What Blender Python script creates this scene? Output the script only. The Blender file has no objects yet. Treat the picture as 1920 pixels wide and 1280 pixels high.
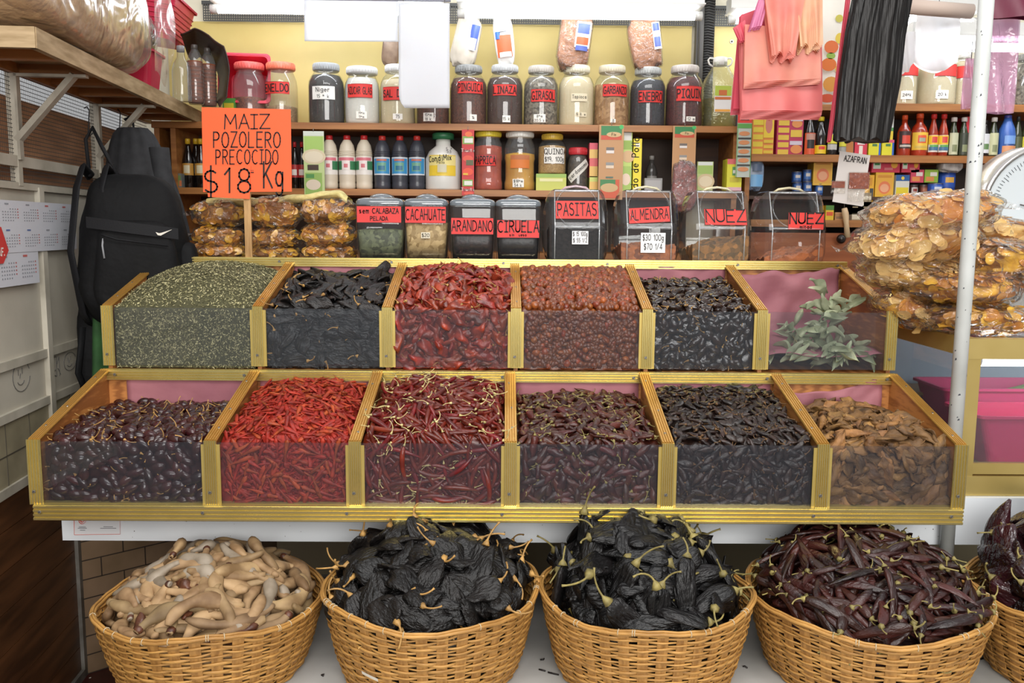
import bpy, math, random
import numpy as np
from math import sin, cos, pi, radians, sqrt, tan, atan2
from mathutils import Matrix, Vector
SC = bpy.context.scene
COL = SC.collection
# ---------------------------------------------------------------- camera
F = 1650.0
CAM_MAT = Matrix.Rotation(radians(-.5), 4, 'Z') @ Matrix.Rotation(radians(90 - 7.26), 4, 'X') @ Matrix.Rotation(radians(.45), 4, 'Z')
EYE = Vector((0, 0, 1.55))
cd = bpy.data.cameras.new('camera')
cam = bpy.data.objects.new('camera', cd); COL.objects.link(cam)
cam.matrix_world = Matrix.Translation(EYE) @ CAM_MAT
cd.sensor_width = 36.0; cd.lens = 36.0 * F / 1920.0
cd.clip_start = .05; cd.clip_end = 60
SC.camera = cam
# ---------------------------------------------------------------- light and exposure
vs = SC.view_settings
vs.view_transform = 'Standard'; vs.look = 'None'; vs.gamma = 1.0; vs.use_curve_mapping = False
vs.exposure = 0.0
SC.cycles.transparent_max_bounces = 24
w = bpy.data.worlds.new('market_hall'); SC.world = w; w.use_nodes = True
nt = w.node_tree; nt.nodes.clear()
wo = nt.nodes.new('ShaderNodeOutputWorld'); bg = nt.nodes.new('ShaderNodeBackground')
tc = nt.nodes.new('ShaderNodeTexCoord'); sx = nt.nodes.new('ShaderNodeSeparateXYZ'); rp = nt.nodes.new('ShaderNodeValToRGB')
mr = nt.nodes.new('ShaderNodeMapRange'); mr.inputs[1].default_value = -1; mr.inputs[2].default_value = 1
nt.links.new(tc.outputs['Generated'], sx.inputs[0]); nt.links.new(sx.outputs['Z'], mr.inputs[0]); nt.links.new(mr.outputs[0], rp.inputs[0])
e = rp.color_ramp.elements
e[0].position = .30; e[0].color = (.10, .095, .09, 1); e[1].position = .95; e[1].color = (.95, .97, 1, 1)
q = e.new(.5); q.color = (.38, .38, .38, 1)
nt.links.new(rp.outputs[0], bg.inputs[0]); bg.inputs[1].default_value = .95
nt.links.new(bg.outputs[0], wo.inputs[0])

def area(name, loc, target, sx_, sy_, power, col=(1, 1, 1)):
    l = bpy.data.lights.new(name, 'AREA'); l.shape = 'RECTANGLE'; l.size = sx_; l.size_y = sy_; l.energy = power; l.color = col
    o = bpy.data.objects.new(name, l); COL.objects.link(o); o.location = loc
    o.rotation_euler = (Vector(target) - Vector(loc)).to_track_quat('-Z', 'Y').to_euler()
    return o
area('hall_lamp', (.2, .2, 3.9), (.1, 2.5, .8), 3.2, 1.2, 95, (1, .985, .96))
area('hall_fill_near', (.5, -2.0, 2.25), (.2, 2.4, .8), 3.0, 1.2, 150, (1, .97, .93))  # soft fill added low in front to brighten counter and bin fronts

# ---------------------------------------------------------------- pixel helpers (photo 1920x1280 -> point on the plane Y)
R3 = CAM_MAT.to_3x3()
def at(px, py, Y):
    d = R3 @ Vector(((px - 960) / F, (640 - py) / F, -1))
    return EYE + d * (Y / d.y)
def on_z(px, py, z):
    d = R3 @ Vector(((px - 960) / F, (640 - py) / F, -1))
    return EYE + d * ((z - EYE.z) / d.z)
def pxm(Y):      # metres per pixel at depth Y
    return Y / F
RNG = random.Random(7)
def rnd(a, b): return RNG.uniform(a, b)
# ---------------------------------------------------------------- materials
def lin(c):
    if isinstance(c, str):
        c = c.lstrip('#'); c = tuple(int(c[i:i + 2], 16) for i in (0, 2, 4))
    return tuple((x / 255 / 12.92) if x / 255 <= .04045 else ((x / 255 + .055) / 1.055) ** 2.4 for x in c) + (1,)
MC = {}
def newmat(key):
    m = bpy.data.materials.new(key); m.use_nodes = True; m.node_tree.nodes.clear(); return m, m.node_tree
def mat(key, c=None, c2=None, rough=.5, metal=0, scale=30, detail=3, bump=0, bscale=None, var=0, hue=0, spec=.5, coat=0, stretch=None, kind='noise', ramp=(.35, .65), bdist=.002, tl=0):
    if key in MC: return MC[key]
    m, t = newmat(key); N = t.nodes.new; L = t.links.new
    out = N('ShaderNodeOutputMaterial'); p = N('ShaderNodeBsdfPrincipled')
    L(p.outputs[0], out.inputs[0])
    p.inputs['Roughness'].default_value = rough; p.inputs['Metallic'].default_value = metal
    p.inputs['Specular IOR Level'].default_value = spec; p.inputs['Coat Weight'].default_value = coat; p.inputs['Coat Roughness'].default_value = .15
    p.inputs['Base Color'].default_value = lin(c)
    if c2 is not None or bump:
        co = N('ShaderNodeTexCoord'); mp = N('ShaderNodeMapping'); L(co.outputs['Object'], mp.inputs[0])
        if stretch: mp.inputs['Scale'].default_value = stretch
        oi = N('ShaderNodeObjectInfo'); off = N('ShaderNodeVectorMath'); off.operation = 'ADD'
        k = N('ShaderNodeMath'); k.operation = 'MULTIPLY'; k.inputs[1].default_value = 37.0
        L(oi.outputs['Random'], k.inputs[0]); L(mp.outputs[0], off.inputs[0]); L(k.outputs[0], off.inputs[1])
        vec = off.outputs[0]
    src = None
    if c2 is not None:
        if kind == 'voronoi':
            n = N('ShaderNodeTexVoronoi'); n.inputs['Scale'].default_value = scale; L(vec, n.inputs['Vector'])
            sep = N('ShaderNodeSeparateColor'); L(n.outputs['Color'], sep.inputs[0]); f = sep.outputs[0]
        elif kind == 'wave':
            n = N('ShaderNodeTexWave'); n.inputs['Scale'].default_value = scale; n.inputs['Distortion'].default_value = 6; n.inputs['Detail'].default_value = detail
            n.inputs['Detail Scale'].default_value = 1.5
            L(vec, n.inputs['Vector']); f = n.outputs['Fac']
        else:
            n = N('ShaderNodeTexNoise'); n.inputs['Scale'].default_value = scale; n.inputs['Detail'].default_value = detail; L(vec, n.inputs['Vector']); f = n.outputs['Fac']
        r = N('ShaderNodeValToRGB'); r.color_ramp.elements[0].position = ramp[0]; r.color_ramp.elements[1].position = ramp[1]
        r.color_ramp.elements[0].color = lin(c); r.color_ramp.elements[1].color = lin(c2)
        L(f, r.inputs[0]); src = r.outputs[0]
    if var or hue:
        h = N('ShaderNodeHueSaturation'); o2 = N('ShaderNodeObjectInfo')
        a = N('ShaderNodeMapRange'); a.inputs[3].default_value = 1 - var; a.inputs[4].default_value = 1 + var; L(o2.outputs['Random'], a.inputs[0]); L(a.outputs[0], h.inputs['Value'])
        if hue:
            mm = N('ShaderNodeMath'); mm.operation = 'MULTIPLY'; mm.inputs[1].default_value = 7.31; fr = N('ShaderNodeMath'); fr.operation = 'FRACT'
            L(o2.outputs['Random'], mm.inputs[0]); L(mm.outputs[0], fr.inputs[0])
            b = N('ShaderNodeMapRange'); b.inputs[3].default_value = .5 - hue * .25; b.inputs[4].default_value = .5 + hue; L(fr.outputs[0], b.inputs[0]); L(b.outputs[0], h.inputs['Hue'])
        if src is None: h.inputs['Color'].default_value = lin(c)
        else: L(src, h.inputs['Color'])
        src = h.outputs[0]
    if src is not None: L(src, p.inputs['Base Color'])
    if bump:
        b = N('ShaderNodeBump'); b.inputs['Strength'].default_value = bump; b.inputs['Distance'].default_value = bdist
        n2 = N('ShaderNodeTexNoise'); n2.inputs['Scale'].default_value = bscale or scale * 2; n2.inputs['Detail'].default_value = 3; L(vec, n2.inputs['Vector'])
        L(n2.outputs['Fac'], b.inputs['Height']); L(b.outputs[0], p.inputs['Normal'])
    if tl:
        tr = N('ShaderNodeBsdfTranslucent'); tr.inputs[0].default_value = lin(c); mx = N('ShaderNodeMixShader'); mx.inputs[0].default_value = tl
        L(p.outputs[0], mx.inputs[1]); L(tr.outputs[0], mx.inputs[2]); L(mx.outputs[0], out.inputs[0])
    MC[key] = m; return m
def film(key, tint='#ffffff', haze=.04, hazecol='#ffffff', gloss=1.0, rough=.05, bump=0, bscale=30, bdist=.01, ior=1.45):
    """clear film or glass: transparent, a little haze, mirror reflection by Fresnel"""
    if key in MC: return MC[key]
    m, t = newmat(key); N = t.nodes.new; L = t.links.new
    out = N('ShaderNodeOutputMaterial'); tr = N('ShaderNodeBsdfTransparent'); tr.inputs[0].default_value = lin(tint)
    df = N('ShaderNodeBsdfDiffuse'); df.inputs[0].default_value = lin(hazecol)
    gl = N('ShaderNodeBsdfGlossy'); gl.inputs['Roughness'].default_value = rough
    lw = N('ShaderNodeLayerWeight'); lw.inputs[0].default_value = .5; pw = N('ShaderNodeMath'); pw.operation = 'POWER'; pw.inputs[1].default_value = 5; L(lw.outputs['Facing'], pw.inputs[0])
    fr = N('ShaderNodeMath'); fr.operation = 'MULTIPLY_ADD'; fr.inputs[1].default_value = .96; fr.inputs[2].default_value = .04; L(pw.outputs[0], fr.inputs[0])
    k = N('ShaderNodeMath'); k.operation = 'MULTIPLY'; k.use_clamp = True; k.inputs[1].default_value = gloss; L(fr.outputs[0], k.inputs[0])
    m1 = N('ShaderNodeMixShader'); m1.inputs[0].default_value = haze; L(tr.outputs[0], m1.inputs[1]); L(df.outputs[0], m1.inputs[2])
    m2 = N('ShaderNodeMixShader'); L(k.outputs[0], m2.inputs[0]); L(m1.outputs[0], m2.inputs[1]); L(gl.outputs[0], m2.inputs[2]); L(m2.outputs[0], out.inputs[0])
    if bump:
        co = N('ShaderNodeTexCoord'); n2 = N('ShaderNodeTexNoise'); n2.inputs['Scale'].default_value = bscale; n2.inputs['Detail'].default_value = 2; n2.inputs['Distortion'].default_value = 1.2
        L(co.outputs['Object'], n2.inputs['Vector'])
        b = N('ShaderNodeBump'); b.inputs['Strength'].default_value = bump; b.inputs['Distance'].default_value = bdist
        L(n2.outputs['Fac'], b.inputs['Height']); L(b.outputs[0], gl.inputs['Normal']); L(b.outputs[0], lw.inputs['Normal'])
    MC[key] = m; return m
def glow(key, col, strength):
    if key in MC: return MC[key]
    m, t = newmat(key); out = t.nodes.new('ShaderNodeOutputMaterial'); em = t.nodes.new('ShaderNodeEmission')
    em.inputs[0].default_value = lin(col); em.inputs[1].default_value = strength; t.links.new(em.outputs[0], out.inputs[0]); MC[key] = m; return m
def flat(c, rough=.55):
    return mat('paint_' + c.lstrip('#') + '_%d' % int(rough * 100), c, rough=rough)
# ---------------------------------------------------------------- mesh builder
class MB:
    def __init__(s): s.v = []; s.f = []; s.m = []; s.s = []
    def add(s, vs, fs, mi=0, smooth=False):
        b = len(s.v); s.v.extend(tuple(x) for x in vs)
        for f in fs: s.f.append(tuple(b + i for i in f)); s.m.append(mi); s.s.append(smooth)
        return s
    def box(s, lo, hi, mi=0, M=None):
        x0, y0, z0 = lo; x1, y1, z1 = hi
        vs = [(x0, y0, z0), (x1, y0, z0), (x1, y1, z0), (x0, y1, z0), (x0, y0, z1), (x1, y0, z1), (x1, y1, z1), (x0, y1, z1)]
        if M is not None: vs = [M @ Vector(v) for v in vs]
        return s.add(vs, [(3, 2, 1, 0), (4, 5, 6, 7), (0, 1, 5, 4), (1, 2, 6, 5), (2, 3, 7, 6), (3, 0, 4, 7)], mi)
    def hexa(s, p, mi=0, smooth=False):
        return s.add(p, [(3, 2, 1, 0), (4, 5, 6, 7), (0, 1, 5, 4), (1, 2, 6, 5), (2, 3, 7, 6), (3, 0, 4, 7)], mi, smooth)
    def loft(s, rings, mi=0, smooth=True, closed=True, cap0=True, cap1=True):
        n = len(rings[0]); vs = [p for r in rings for p in r]; fs = []
        for i in range(len(rings) - 1):
            for j in range(n if closed else n - 1):
                k = (j + 1) % n; fs.append((i * n + j, i * n + k, (i + 1) * n + k, (i + 1) * n + j))
        if closed and cap0: fs.append(tuple(range(n - 1, -1, -1)))
        if closed and cap1: fs.append(tuple((len(rings) - 1) * n + j for j in range(n)))
        return s.add(vs, fs, mi, smooth)
    def lathe(s, prof, seg=24, mi=0, c=(0, 0, 0), smooth=True, cap0=True, cap1=True, sq=None):
        rings = []
        for r, z in prof:
            ring = []
            for j in range(seg):
                a = 2 * pi * j / seg
                k = 1.0
                if sq: k = (abs(cos(a)) ** sq + abs(sin(a)) ** sq) ** (-1 / sq)
                ring.append((c[0] + r * k * cos(a), c[1] + r * k * sin(a), c[2] + z))
            rings.append(ring)
        return s.loft(rings, mi, smooth, True, cap0, cap1)
    def tube(s, pts, rad, seg=8, mi=0, flat_=1.0, smooth=True):
        pts = [Vector(p) for p in pts]; n = len(pts)
        rad = [rad] * n if isinstance(rad, (int, float)) else rad
        T = [(pts[min(i + 1, n - 1)] - pts[max(i - 1, 0)]).normalized() for i in range(n)]
        u = T[0].orthogonal().normalized(); rings = []
        for i in range(n):
            u = (u - T[i] * u.dot(T[i])); u = u.normalized() if u.length > 1e-9 else T[i].orthogonal().normalized()
            w_ = T[i].cross(u)
            rings.append([pts[i] + (u * cos(2 * pi * j / seg) + w_ * sin(2 * pi * j / seg) * flat_) * rad[i] for j in range(seg)])
        return s.loft(rings, mi, smooth)
    def sphere(s, c, r, mi=0, seg=10, rings=6, sc=(1, 1, 1)):
        pr = [(max(1e-4, r * sin(pi * i / rings)), -r * cos(pi * i / rings)) for i in range(rings + 1)]
        R = [[(c[0] + a * cos(2 * pi * j / seg) * sc[0], c[1] + a * sin(2 * pi * j / seg) * sc[1], c[2] + z * sc[2]) for j in range(seg)] for a, z in pr]
        return s.loft(R, mi, True)
    def grid(s, fn, nu, nv, mi=0, smooth=True):
        vs = [fn(i / nu, j / nv) for j in range(nv + 1) for i in range(nu + 1)]
        fs = [(j * (nu + 1) + i, j * (nu + 1) + i + 1, (j + 1) * (nu + 1) + i + 1, (j + 1) * (nu + 1) + i) for j in range(nv) for i in range(nu)]
        return s.add(vs, fs, mi, smooth)
    def mesh(s, name, mats):
        me = bpy.data.meshes.new(name); me.from_pydata(s.v, [], s.f)
        for m in (mats if isinstance(mats, (list, tuple)) else [mats]): me.materials.append(m)
        me.polygons.foreach_set('material_index', s.m); me.polygons.foreach_set('use_smooth', s.s); me.update(); return me
    def build(s, name, mats, parent=None, loc=None):
        o = bpy.data.objects.new(name, s.mesh(name, mats)); COL.objects.link(o)
        if parent is not None: o.parent = parent
        if loc is not None: o.location = loc
        return o
def tag(o, label, cat, group=None, kind=None):
    o['label'] = label
    o['category'] = cat
    if group: o['group'] = group
    if kind: o['kind'] = kind
    return o
def thing(name, label, cat, loc=(0, 0, 0), rz=0, group=None):
    o = bpy.data.objects.new(name, None); COL.objects.link(o); o.location = loc; o.rotation_euler = (0, 0, rz); o.empty_display_size = .05
    return tag(o, label, cat, group)
def struct(o, label=None):
    o['kind'] = 'structure'
    if label: o['label'] = label; o['category'] = 'building part'
    return o
# ---------------------------------------------------------------- hand lettering
def arc(cx, cy, rx, ry, a0, a1, n=8): return [(cx + rx * cos(radians(a0 + (a1 - a0) * i / n)), cy + ry * sin(radians(a0 + (a1 - a0) * i / n))) for i in range(n + 1)]
O_ = [arc(.32, .5, .32, .5, 90, 450, 14)]
GL = {'A': [[(0, 0), (.3, 1), (.6, 0)], [(.12, .36), (.48, .36)]], 'B': [[(0, 0), (0, 1)], [(0, 1)] + arc(.28, .76, .24, .24, 90, -90, 6) + [(0, .52)], [(0, .52)] + arc(.3, .26, .28, .26, 90, -90, 6) + [(0, 0)]],
      'C': [arc(.36, .5, .36, .5, 55, 305, 10)], 'D': [[(0, 0), (0, 1)], [(0, 1)] + arc(.15, .5, .45, .5, 90, -90, 9) + [(0, 0)]],
      'E': [[(.5, 1), (0, 1), (0, 0), (.5, 0)], [(0, .52), (.42, .52)]], 'F': [[(.5, 1), (0, 1), (0, 0)], [(0, .52), (.4, .52)]],
      'G': [arc(.36, .5, .36, .5, 55, 330, 10) + [(.68, .45), (.4, .45)]], 'H': [[(0, 0), (0, 1)], [(.55, 0), (.55, 1)], [(0, .5), (.55, .5)]],
      'I': [[(.2, 0), (.2, 1)], [(0, 1), (.4, 1)], [(0, 0), (.4, 0)]], 'J': [[(.45, 1), (.45, .25)] + arc(.22, .22, .23, .22, 0, -160, 6)],
      'K': [[(0, 0), (0, 1)], [(.55, 1), (0, .42)], [(.15, .55), (.6, 0)]], 'L': [[(0, 1), (0, 0), (.48, 0)]],
      'M': [[(0, 0), (.05, 1), (.35, .35), (.65, 1), (.72, 0)]], 'N': [[(0, 0), (0, 1), (.55, 0), (.55, 1)]], 'O': O_,
      'P': [[(0, 0), (0, 1)], [(0, 1)] + arc(.24, .74, .28, .26, 90, -90, 7) + [(0, .48)]], 'Q': O_ + [[(.4, .25), (.68, -.08)]],
      'R': [[(0, 0), (0, 1)], [(0, 1)] + arc(.24, .75, .28, .25, 90, -90, 7) + [(0, .5)], [(.2, .5), (.56, 0)]],
      'S': [arc(.27, .76, .25, .24, 40, 270, 8) + arc(.27, .26, .27, .26, 90, -145, 8)], 'T': [[(.3, 0), (.3, 1)], [(0, 1), (.6, 1)]],
      'U': [[(0, 1), (0, .3)] + arc(.27, .28, .27, .28, 180, 360, 8) + [(.54, 1)]], 'V': [[(0, 1), (.3, 0), (.6, 1)]], 'W': [[(0, 1), (.18, 0), (.38, .7), (.58, 0), (.76, 1)]],
      'X': [[(0, 0), (.55, 1)], [(0, 1), (.55, 0)]], 'Y': [[(0, 1), (.28, .5), (.56, 1)], [(.28, .5), (.28, 0)]], 'Z': [[(0, 1), (.55, 1), (0, 0), (.6, 0)]],
      '0': O_, '1': [[(0, .75), (.2, 1), (.2, 0)]], '2': [arc(.26, .74, .25, .26, 170, -20, 7) + [(0, 0), (.55, 0)]],
      '3': [arc(.24, .76, .24, .24, 150, -90, 7) + arc(.24, .26, .27, .26, 90, -150, 7)], '4': [[(.42, 0), (.42, 1), (0, .3), (.58, .3)]],
      '5': [[(.5, 1), (.06, 1), (.03, .55)] + arc(.25, .3, .27, .3, 110, -140, 8)], '7': [[(0, 1), (.52, 1), (.18, 0)]],
      '8': [arc(.27, .75, .22, .25, -90, 270, 10), arc(.27, .25, .27, .25, 90, 450, 10)], '9': [arc(.26, .7, .25, .3, 0, 360, 10) + [(.48, 0)]],
      '$': [arc(.27, .7, .25, .22, 40, 270, 8) + arc(.27, .25, .27, .23, 90, -145, 8), [(.27, -.15), (.27, 1.12)]], '.': [[(.05, 0), (.1, .06)]], '-': [[(0, .45), (.4, .45)]], '/': [[(0, 0), (.45, 1)]],
      'g': [arc(.25, .35, .24, .28, 0, 360, 10) , [(.49, .6), (.49, -.1)] + arc(.25, -.1, .24, .2, 0, -150, 6)], 'k': [[(0, 0), (0, .95)], [(.4, .6), (0, .28), (.42, 0)]],
      'r': [[(0, .6), (0, 0)], [(0, .4), (.15, .6), (.35, .58)]], 'i': [[(.1, 0), (.1, .55)], [(.1, .75), (.13, .8)]], 'e': [[(.02, .32), (.46, .34)] + arc(.24, .3, .23, .3, 10, 310, 9)],
      'a': [arc(.22, .3, .22, .3, 0, 360, 9), [(.44, .6), (.46, 0)]], 'o': [arc(.24, .3, .24, .3, 90, 450, 10)], 'd': [arc(.22, .3, .22, .3, 0, 360, 9), [(.44, 1), (.44, 0)]],
      'm': [[(0, 0), (0, .6)], [(0, .4), (.15, .6), (.28, .5), (.28, 0)], [(.28, .4), (.45, .6), (.56, .5), (.56, 0)]], 'n': [[(0, 0), (0, .6)], [(0, .4), (.2, .6), (.38, .5), (.4, 0)]],
      't': [[(.16, .9), (.16, .1), (.34, 0)], [(0, .6), (.35, .6)]], 'l': [[(.08, 1), (.08, 0)]], 'c': [arc(.24, .3, .24, .3, 50, 310, 8)], 's': [arc(.18, .45, .17, .15, 40, 270, 6) + arc(.18, .15, .18, .15, 90, -145, 6)],
      'p': [[(0, .6), (0, -.3)], arc(.23, .3, .22, .3, 180, 540, 9)], 'x': [[(0, 0), (.4, .6)], [(0, .6), (.4, 0)]], '=': [[(0, .85), (.1, .85)], [(.25, .85), (.35, .85)], [(0, .6), (.4, .6)], [(0, .5), (.4, .5)]], 'u': [[(0, .6), (0, .15), (.2, 0), (.4, .15)], [(.42, .6), (.42, 0)]], '(': [arc(.5, .5, .4, .7, 120, 240, 6)]}
def glyph_w(ch): return {' ': .45, 'I': .4, 'M': .72, 'W': .76, '.': .15, 'l': .16, 'i': .2, '1': .25, 'm': .58, 'O': .64, '0': .64, 'Q': .68, 'C': .64, 'G': .68}.get(ch, .56)
def strokes(text, h, w=.13, gap=.22, xs=1.0, jit=.03, seed=1):
    """list of 2-D quads for a hand-written line of height h, centred on x = 0, base line at 0"""
    r = random.Random(seed * 31 + len(text)); x = 0; quads = []; ww = w * h
    for ch in text:
        gs = GL.get(ch)
        dy = r.uniform(-jit, jit)
        for pl in gs or []:
            P = [((x + a * xs) * h, (b + dy) * h) for a, b in pl]
            for (a, b), (c, d) in zip(P[:-1], P[1:]):
                dx, dz = c - a, d - b; l = sqrt(dx * dx + dz * dz) or 1e-6; tx, tz = dx / l, dz / l; e_ = ww * .45
                quads.append([(a - tx * e_ + tz * ww / 2, b - tz * e_ - tx * ww / 2), (c + tx * e_ + tz * ww / 2, d + tz * e_ - tx * ww / 2), (c + tx * e_ - tz * ww / 2, d + tz * e_ + tx * ww / 2), (a - tx * e_ - tz * ww / 2, b - tz * e_ + tx * ww / 2)])
        x += (glyph_w(ch)) * xs + gap
    tot = (x - gap) * h
    return [[(a - tot / 2, b) for a, b in qd] for qd in quads], tot
def letters(lines, mapfn, material, parent, name='lettering'):
    """lines: (text, height, u, v, options)"""
    mb = MB()
    for i, ln in enumerate(lines):
        t, h, u, v = ln[:4]; op = ln[4] if len(ln) > 4 else {}
        op = dict(op); fit = op.pop('fit', None); rot = op.pop('rot', 0)
        qs, tot = strokes(t, h, seed=i + 3, **op)
        k = min(1.0, fit / tot) if fit else 1.0
        for qd in qs:
            if rot: qd = [(a * cos(rot) - b * sin(rot), a * sin(rot) + b * cos(rot)) for a, b in qd]
            mb.add([mapfn(u + a * k, v + b) for a, b in qd], [(0, 1, 2, 3)])
    if not mb.f: return None
    return mb.build(name, material, parent)
def flat_map(o, r, u, off):
    o, r, u = Vector(o), Vector(r).normalized(), Vector(u).normalized(); n = r.cross(u)
    return lambda a, b: o + r * a + u * b + n * off
def cyl_map(R, z, a0=0.0, c=(0, 0)):
    return lambda off: (lambda a, b: Vector((c[0] + (R + off) * sin(a / R + a0), c[1] - (R + off) * cos(a / R + a0), z + b)))
INK = mat('ink', '#17120f', rough=.6)
def patch(mb, mf, u0, v0, u1, v1, mi=0, nu=8):
    mb.grid(lambda a, b: mf(u0 + (u1 - u0) * a, v0 + (v1 - v0) * b), nu, 1, mi, nu > 1)
def sticker(parent, mk, w_, h_, col, lines, name='label', off=.0012, nu=10, border=None):
    """paper label with lettering as its own sub-part; mk(off) gives the surface map"""
    mb = MB(); patch(mb, mk(off), -w_ / 2, -h_ / 2, w_ / 2, h_ / 2, 0, nu); ms = [flat(col, .6)]
    if border:
        m2 = mk(off + .0006); b = border[1]
        for a in ((-w_ / 2, -h_ / 2, w_ / 2, -h_ / 2 + b), (-w_ / 2, h_ / 2 - b, w_ / 2, h_ / 2), (-w_ / 2, -h_ / 2, -w_ / 2 + b, h_ / 2), (w_ / 2 - b, -h_ / 2, w_ / 2, h_ / 2)): patch(mb, m2, *a, 1, nu)
        ms.append(flat(border[0], .6))
    p = mb.build(name, ms, parent)
    if lines: letters(lines, mk(off + .0014), INK, p)
    return p
# ================================================================ setting
WHITE_PAINT = mat('white_paint', '#cfcabb', '#b4ad9b', rough=.55, scale=4, bump=.15, bscale=60)
WALL_PAINT = mat('wall_paint', '#b9b3a4', '#a09a8c', rough=.5, scale=3, detail=5, bump=.1, bscale=40)
GOLD = mat('gold_trim', '#e6d590', '#dccb84', rough=.24, metal=.88, scale=9, spec=.6)
GOLD_FLAT = mat('gold_flat', '#bfa962', '#b29b55', rough=.38, metal=.6, scale=6)
WOOD_PLY = mat('plywood', '#b8793f', '#8d5528', rough=.5, scale=7, kind='wave', stretch=(1, 1, 6), detail=3, ramp=(.1, .9))
WOOD_SHELF = mat('shelf_wood', '#a8703a', '#8a5527', rough=.45, scale=3, stretch=(1, 8, 14), detail=4)
WOOD_DARK = mat('dark_wood', '#4a2c14', '#331d0d', rough=.5, scale=4, stretch=(1, 1, 9), detail=4)
WOOD_PALE = mat('pale_wood', '#b39a76', '#8f7752', rough=.6, scale=5, stretch=(2, 2, 12))
def wl(D, z, off=0.0):          # a point on the side wall, which runs slightly askew
    return Vector((-1.54 + .085 * (3.9 - D) + off * .9964, D + off * .0847, z))
def wbox(mb, D0, D1, z0, z1, o0, o1, mi=0):
    mb.hexa([wl(D0, z0, o0), wl(D0, z0, o1), wl(D1, z0, o1), wl(D1, z0, o0), wl(D0, z1, o0), wl(D0, z1, o1), wl(D1, z1, o1), wl(D1, z1, o0)], mi)
m = MB(); m.box((-4, -3, -.1), (5, 6, 0))
FLOOR_M = mat('red_floor', '#4a1512', '#2c0f0d', rough=.35, scale=6, detail=6)
struct(m.build('floor', FLOOR_M))
m = MB(); RNG.seed(3)
for i in range(70):
    p = on_z(rnd(100, 330), rnd(1150, 1290), .001); r = rnd(.002, .006)
    m.add([(p.x + r * cos(a) * rnd(.6, 1.3), p.y + r * sin(a) * rnd(.6, 1.6), .0012) for a in np.linspace(0, 2 * pi, 7)[:-1]], [(0, 1, 2, 3, 4, 5)])
tag(m.build('floor_crumbs', flat('#c9c2b6')), 'pale crumbs scattered on the dark red floor', 'crumbs', kind='stuff')
# back wall: yellow panel, white above, mesh strip between
m = MB(); m.box((-1.75, 4.12, 0), (4.6, 4.3, 3.3))
struct(m.build('wall_back', mat('back_paint', '#d9d3bd', rough=.6)))
YEL = mat('yellow_panel', '#dcc982', '#cdb86c', rough=.5, scale=2, detail=4)
m = MB(); m.box((-1.52, 4.10, 1.99), (.835, 4.12, 2.462)); m.box((.93, 4.10, 1.99), (1.35, 4.12, 2.462))
for px, py in ((1304, 78), (1372, 78)):
    c = at(px, py, 4.098); m.tube([(c.x, 4.1, c.z), (c.x, 4.096, c.z)], .009, 10, 1, smooth=False); m.tube([(c.x, 4.1, c.z), (c.x, 4.094, c.z)], .004, 8, 2)
struct(m.build('wall_back_panel', [YEL, flat('#cfcfc8'), flat('#55504a')]))
WIRE = mat('mesh_wire', '#4c4d4c', rough=.5, metal=.4)
def wire_net(mb, org, U, V, nu, nv, r, sag=0):
    U, V = Vector(U), Vector(V); n = U.cross(V).normalized() * r; org = Vector(org); u_, v_ = U.normalized() * r, V.normalized() * r
    for i in range(nu + 1):
        p = org + U * (i / nu); mb.add([p - u_ + n, p + u_ + n, p + V + u_ + n, p + V - u_ + n], [(0, 1, 2, 3)])
    for j in range(nv + 1):
        p = org + V * (j / nv); mb.add([p - v_ + n * 1.4, p + U - v_ + n * 1.4, p + U + v_ + n * 1.4, p + v_ + n * 1.4], [(0, 1, 2, 3)])
m = MB(); wire_net(m, (-1.35, 4.085, 2.462), (2.65, 0, 0), (0, 0, .075), 260, 7, .0022)
m.box((-1.36, 4.09, 2.535), (1.3, 4.11, 2.55))
struct(m.build('trim_1', WIRE), )
# dark lattice post behind the oil bottle
m = MB(); m.box((.845, 4.05, 1.99), (.865, 4.09, 2.7)); m.box((.868, 4.07, 1.99), (.93, 4.09, 2.7), 1); RNG.seed(5)
for i in range(60):
    z = 2.0 + i * .0115; a = rnd(-.004, .004)
    m.tube([(.87, 4.065, z), (.898, 4.058 + a, z + .006), (.928, 4.065, z)], .0032, 5, 2)
m.tube([(.862, 4.03, 2.0), (.862, 4.03, 2.7)], .012, 8, 0)
struct(m.build('trim_2', [flat('#5b5a58'), flat('#242322'), WIRE]))
# ---- side wall
m = MB(); wbox(m, 1.3, 4.12, .79, 1.665, -.05, 0)
struct(m.build('wall_left', WALL_PAINT))
m = MB()                                  # painted rails and stiles on the side wall
for z0, z1 in ((1.72, 1.752), (1.655, 1.675), (1.142, 1.168), (.995, 1.02), (.785, .812)): wbox(m, 1.3, 3.7, z0, z1, -.004, .012)
for D in (1.95, 2.755, 3.45): wbox(m, D - .016, D + .016, .79, 1.665, -.004, .016)
wbox(m, 2.615, 2.64, 1.665, 2.05, -.01, .014); wbox(m, 3.25, 3.27, 1.665, 2.05, -.01, .014)
struct(m.build('trim_3', mat('rail_paint', '#b7b1a2', '#9b9586', rough=.5, scale=8)))
m = MB(); wbox(m, 1.3, 3.75, 1.66, 1.93, -.05, -.04)
struct(m.build('wall_left_board', mat('brown_board', '#c8946a', '#a37552', rough=.7, scale=5, stretch=(1, 1, 6))))
m = MB(); wire_net(m, wl(1.6, 1.665, .002), wl(3.85, 1.665, .002) - wl(1.6, 1.665, .002), (0, 0, .39), 190, 33, .0010)
struct(m.build('trim_4', WIRE))
m = MB()                                  # white tiled course under the rails
m2 = MB(); wbox(m, 1.3, 3.7, .8, 1.0, .0, .004)
for i in range(16): wbox(m2, 1.4 + i * .15, 1.402 + i * .15, .8, 1.0, .004, .0055)
wbox(m2, 1.3, 3.7, .898, .901, .004, .0055)
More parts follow.
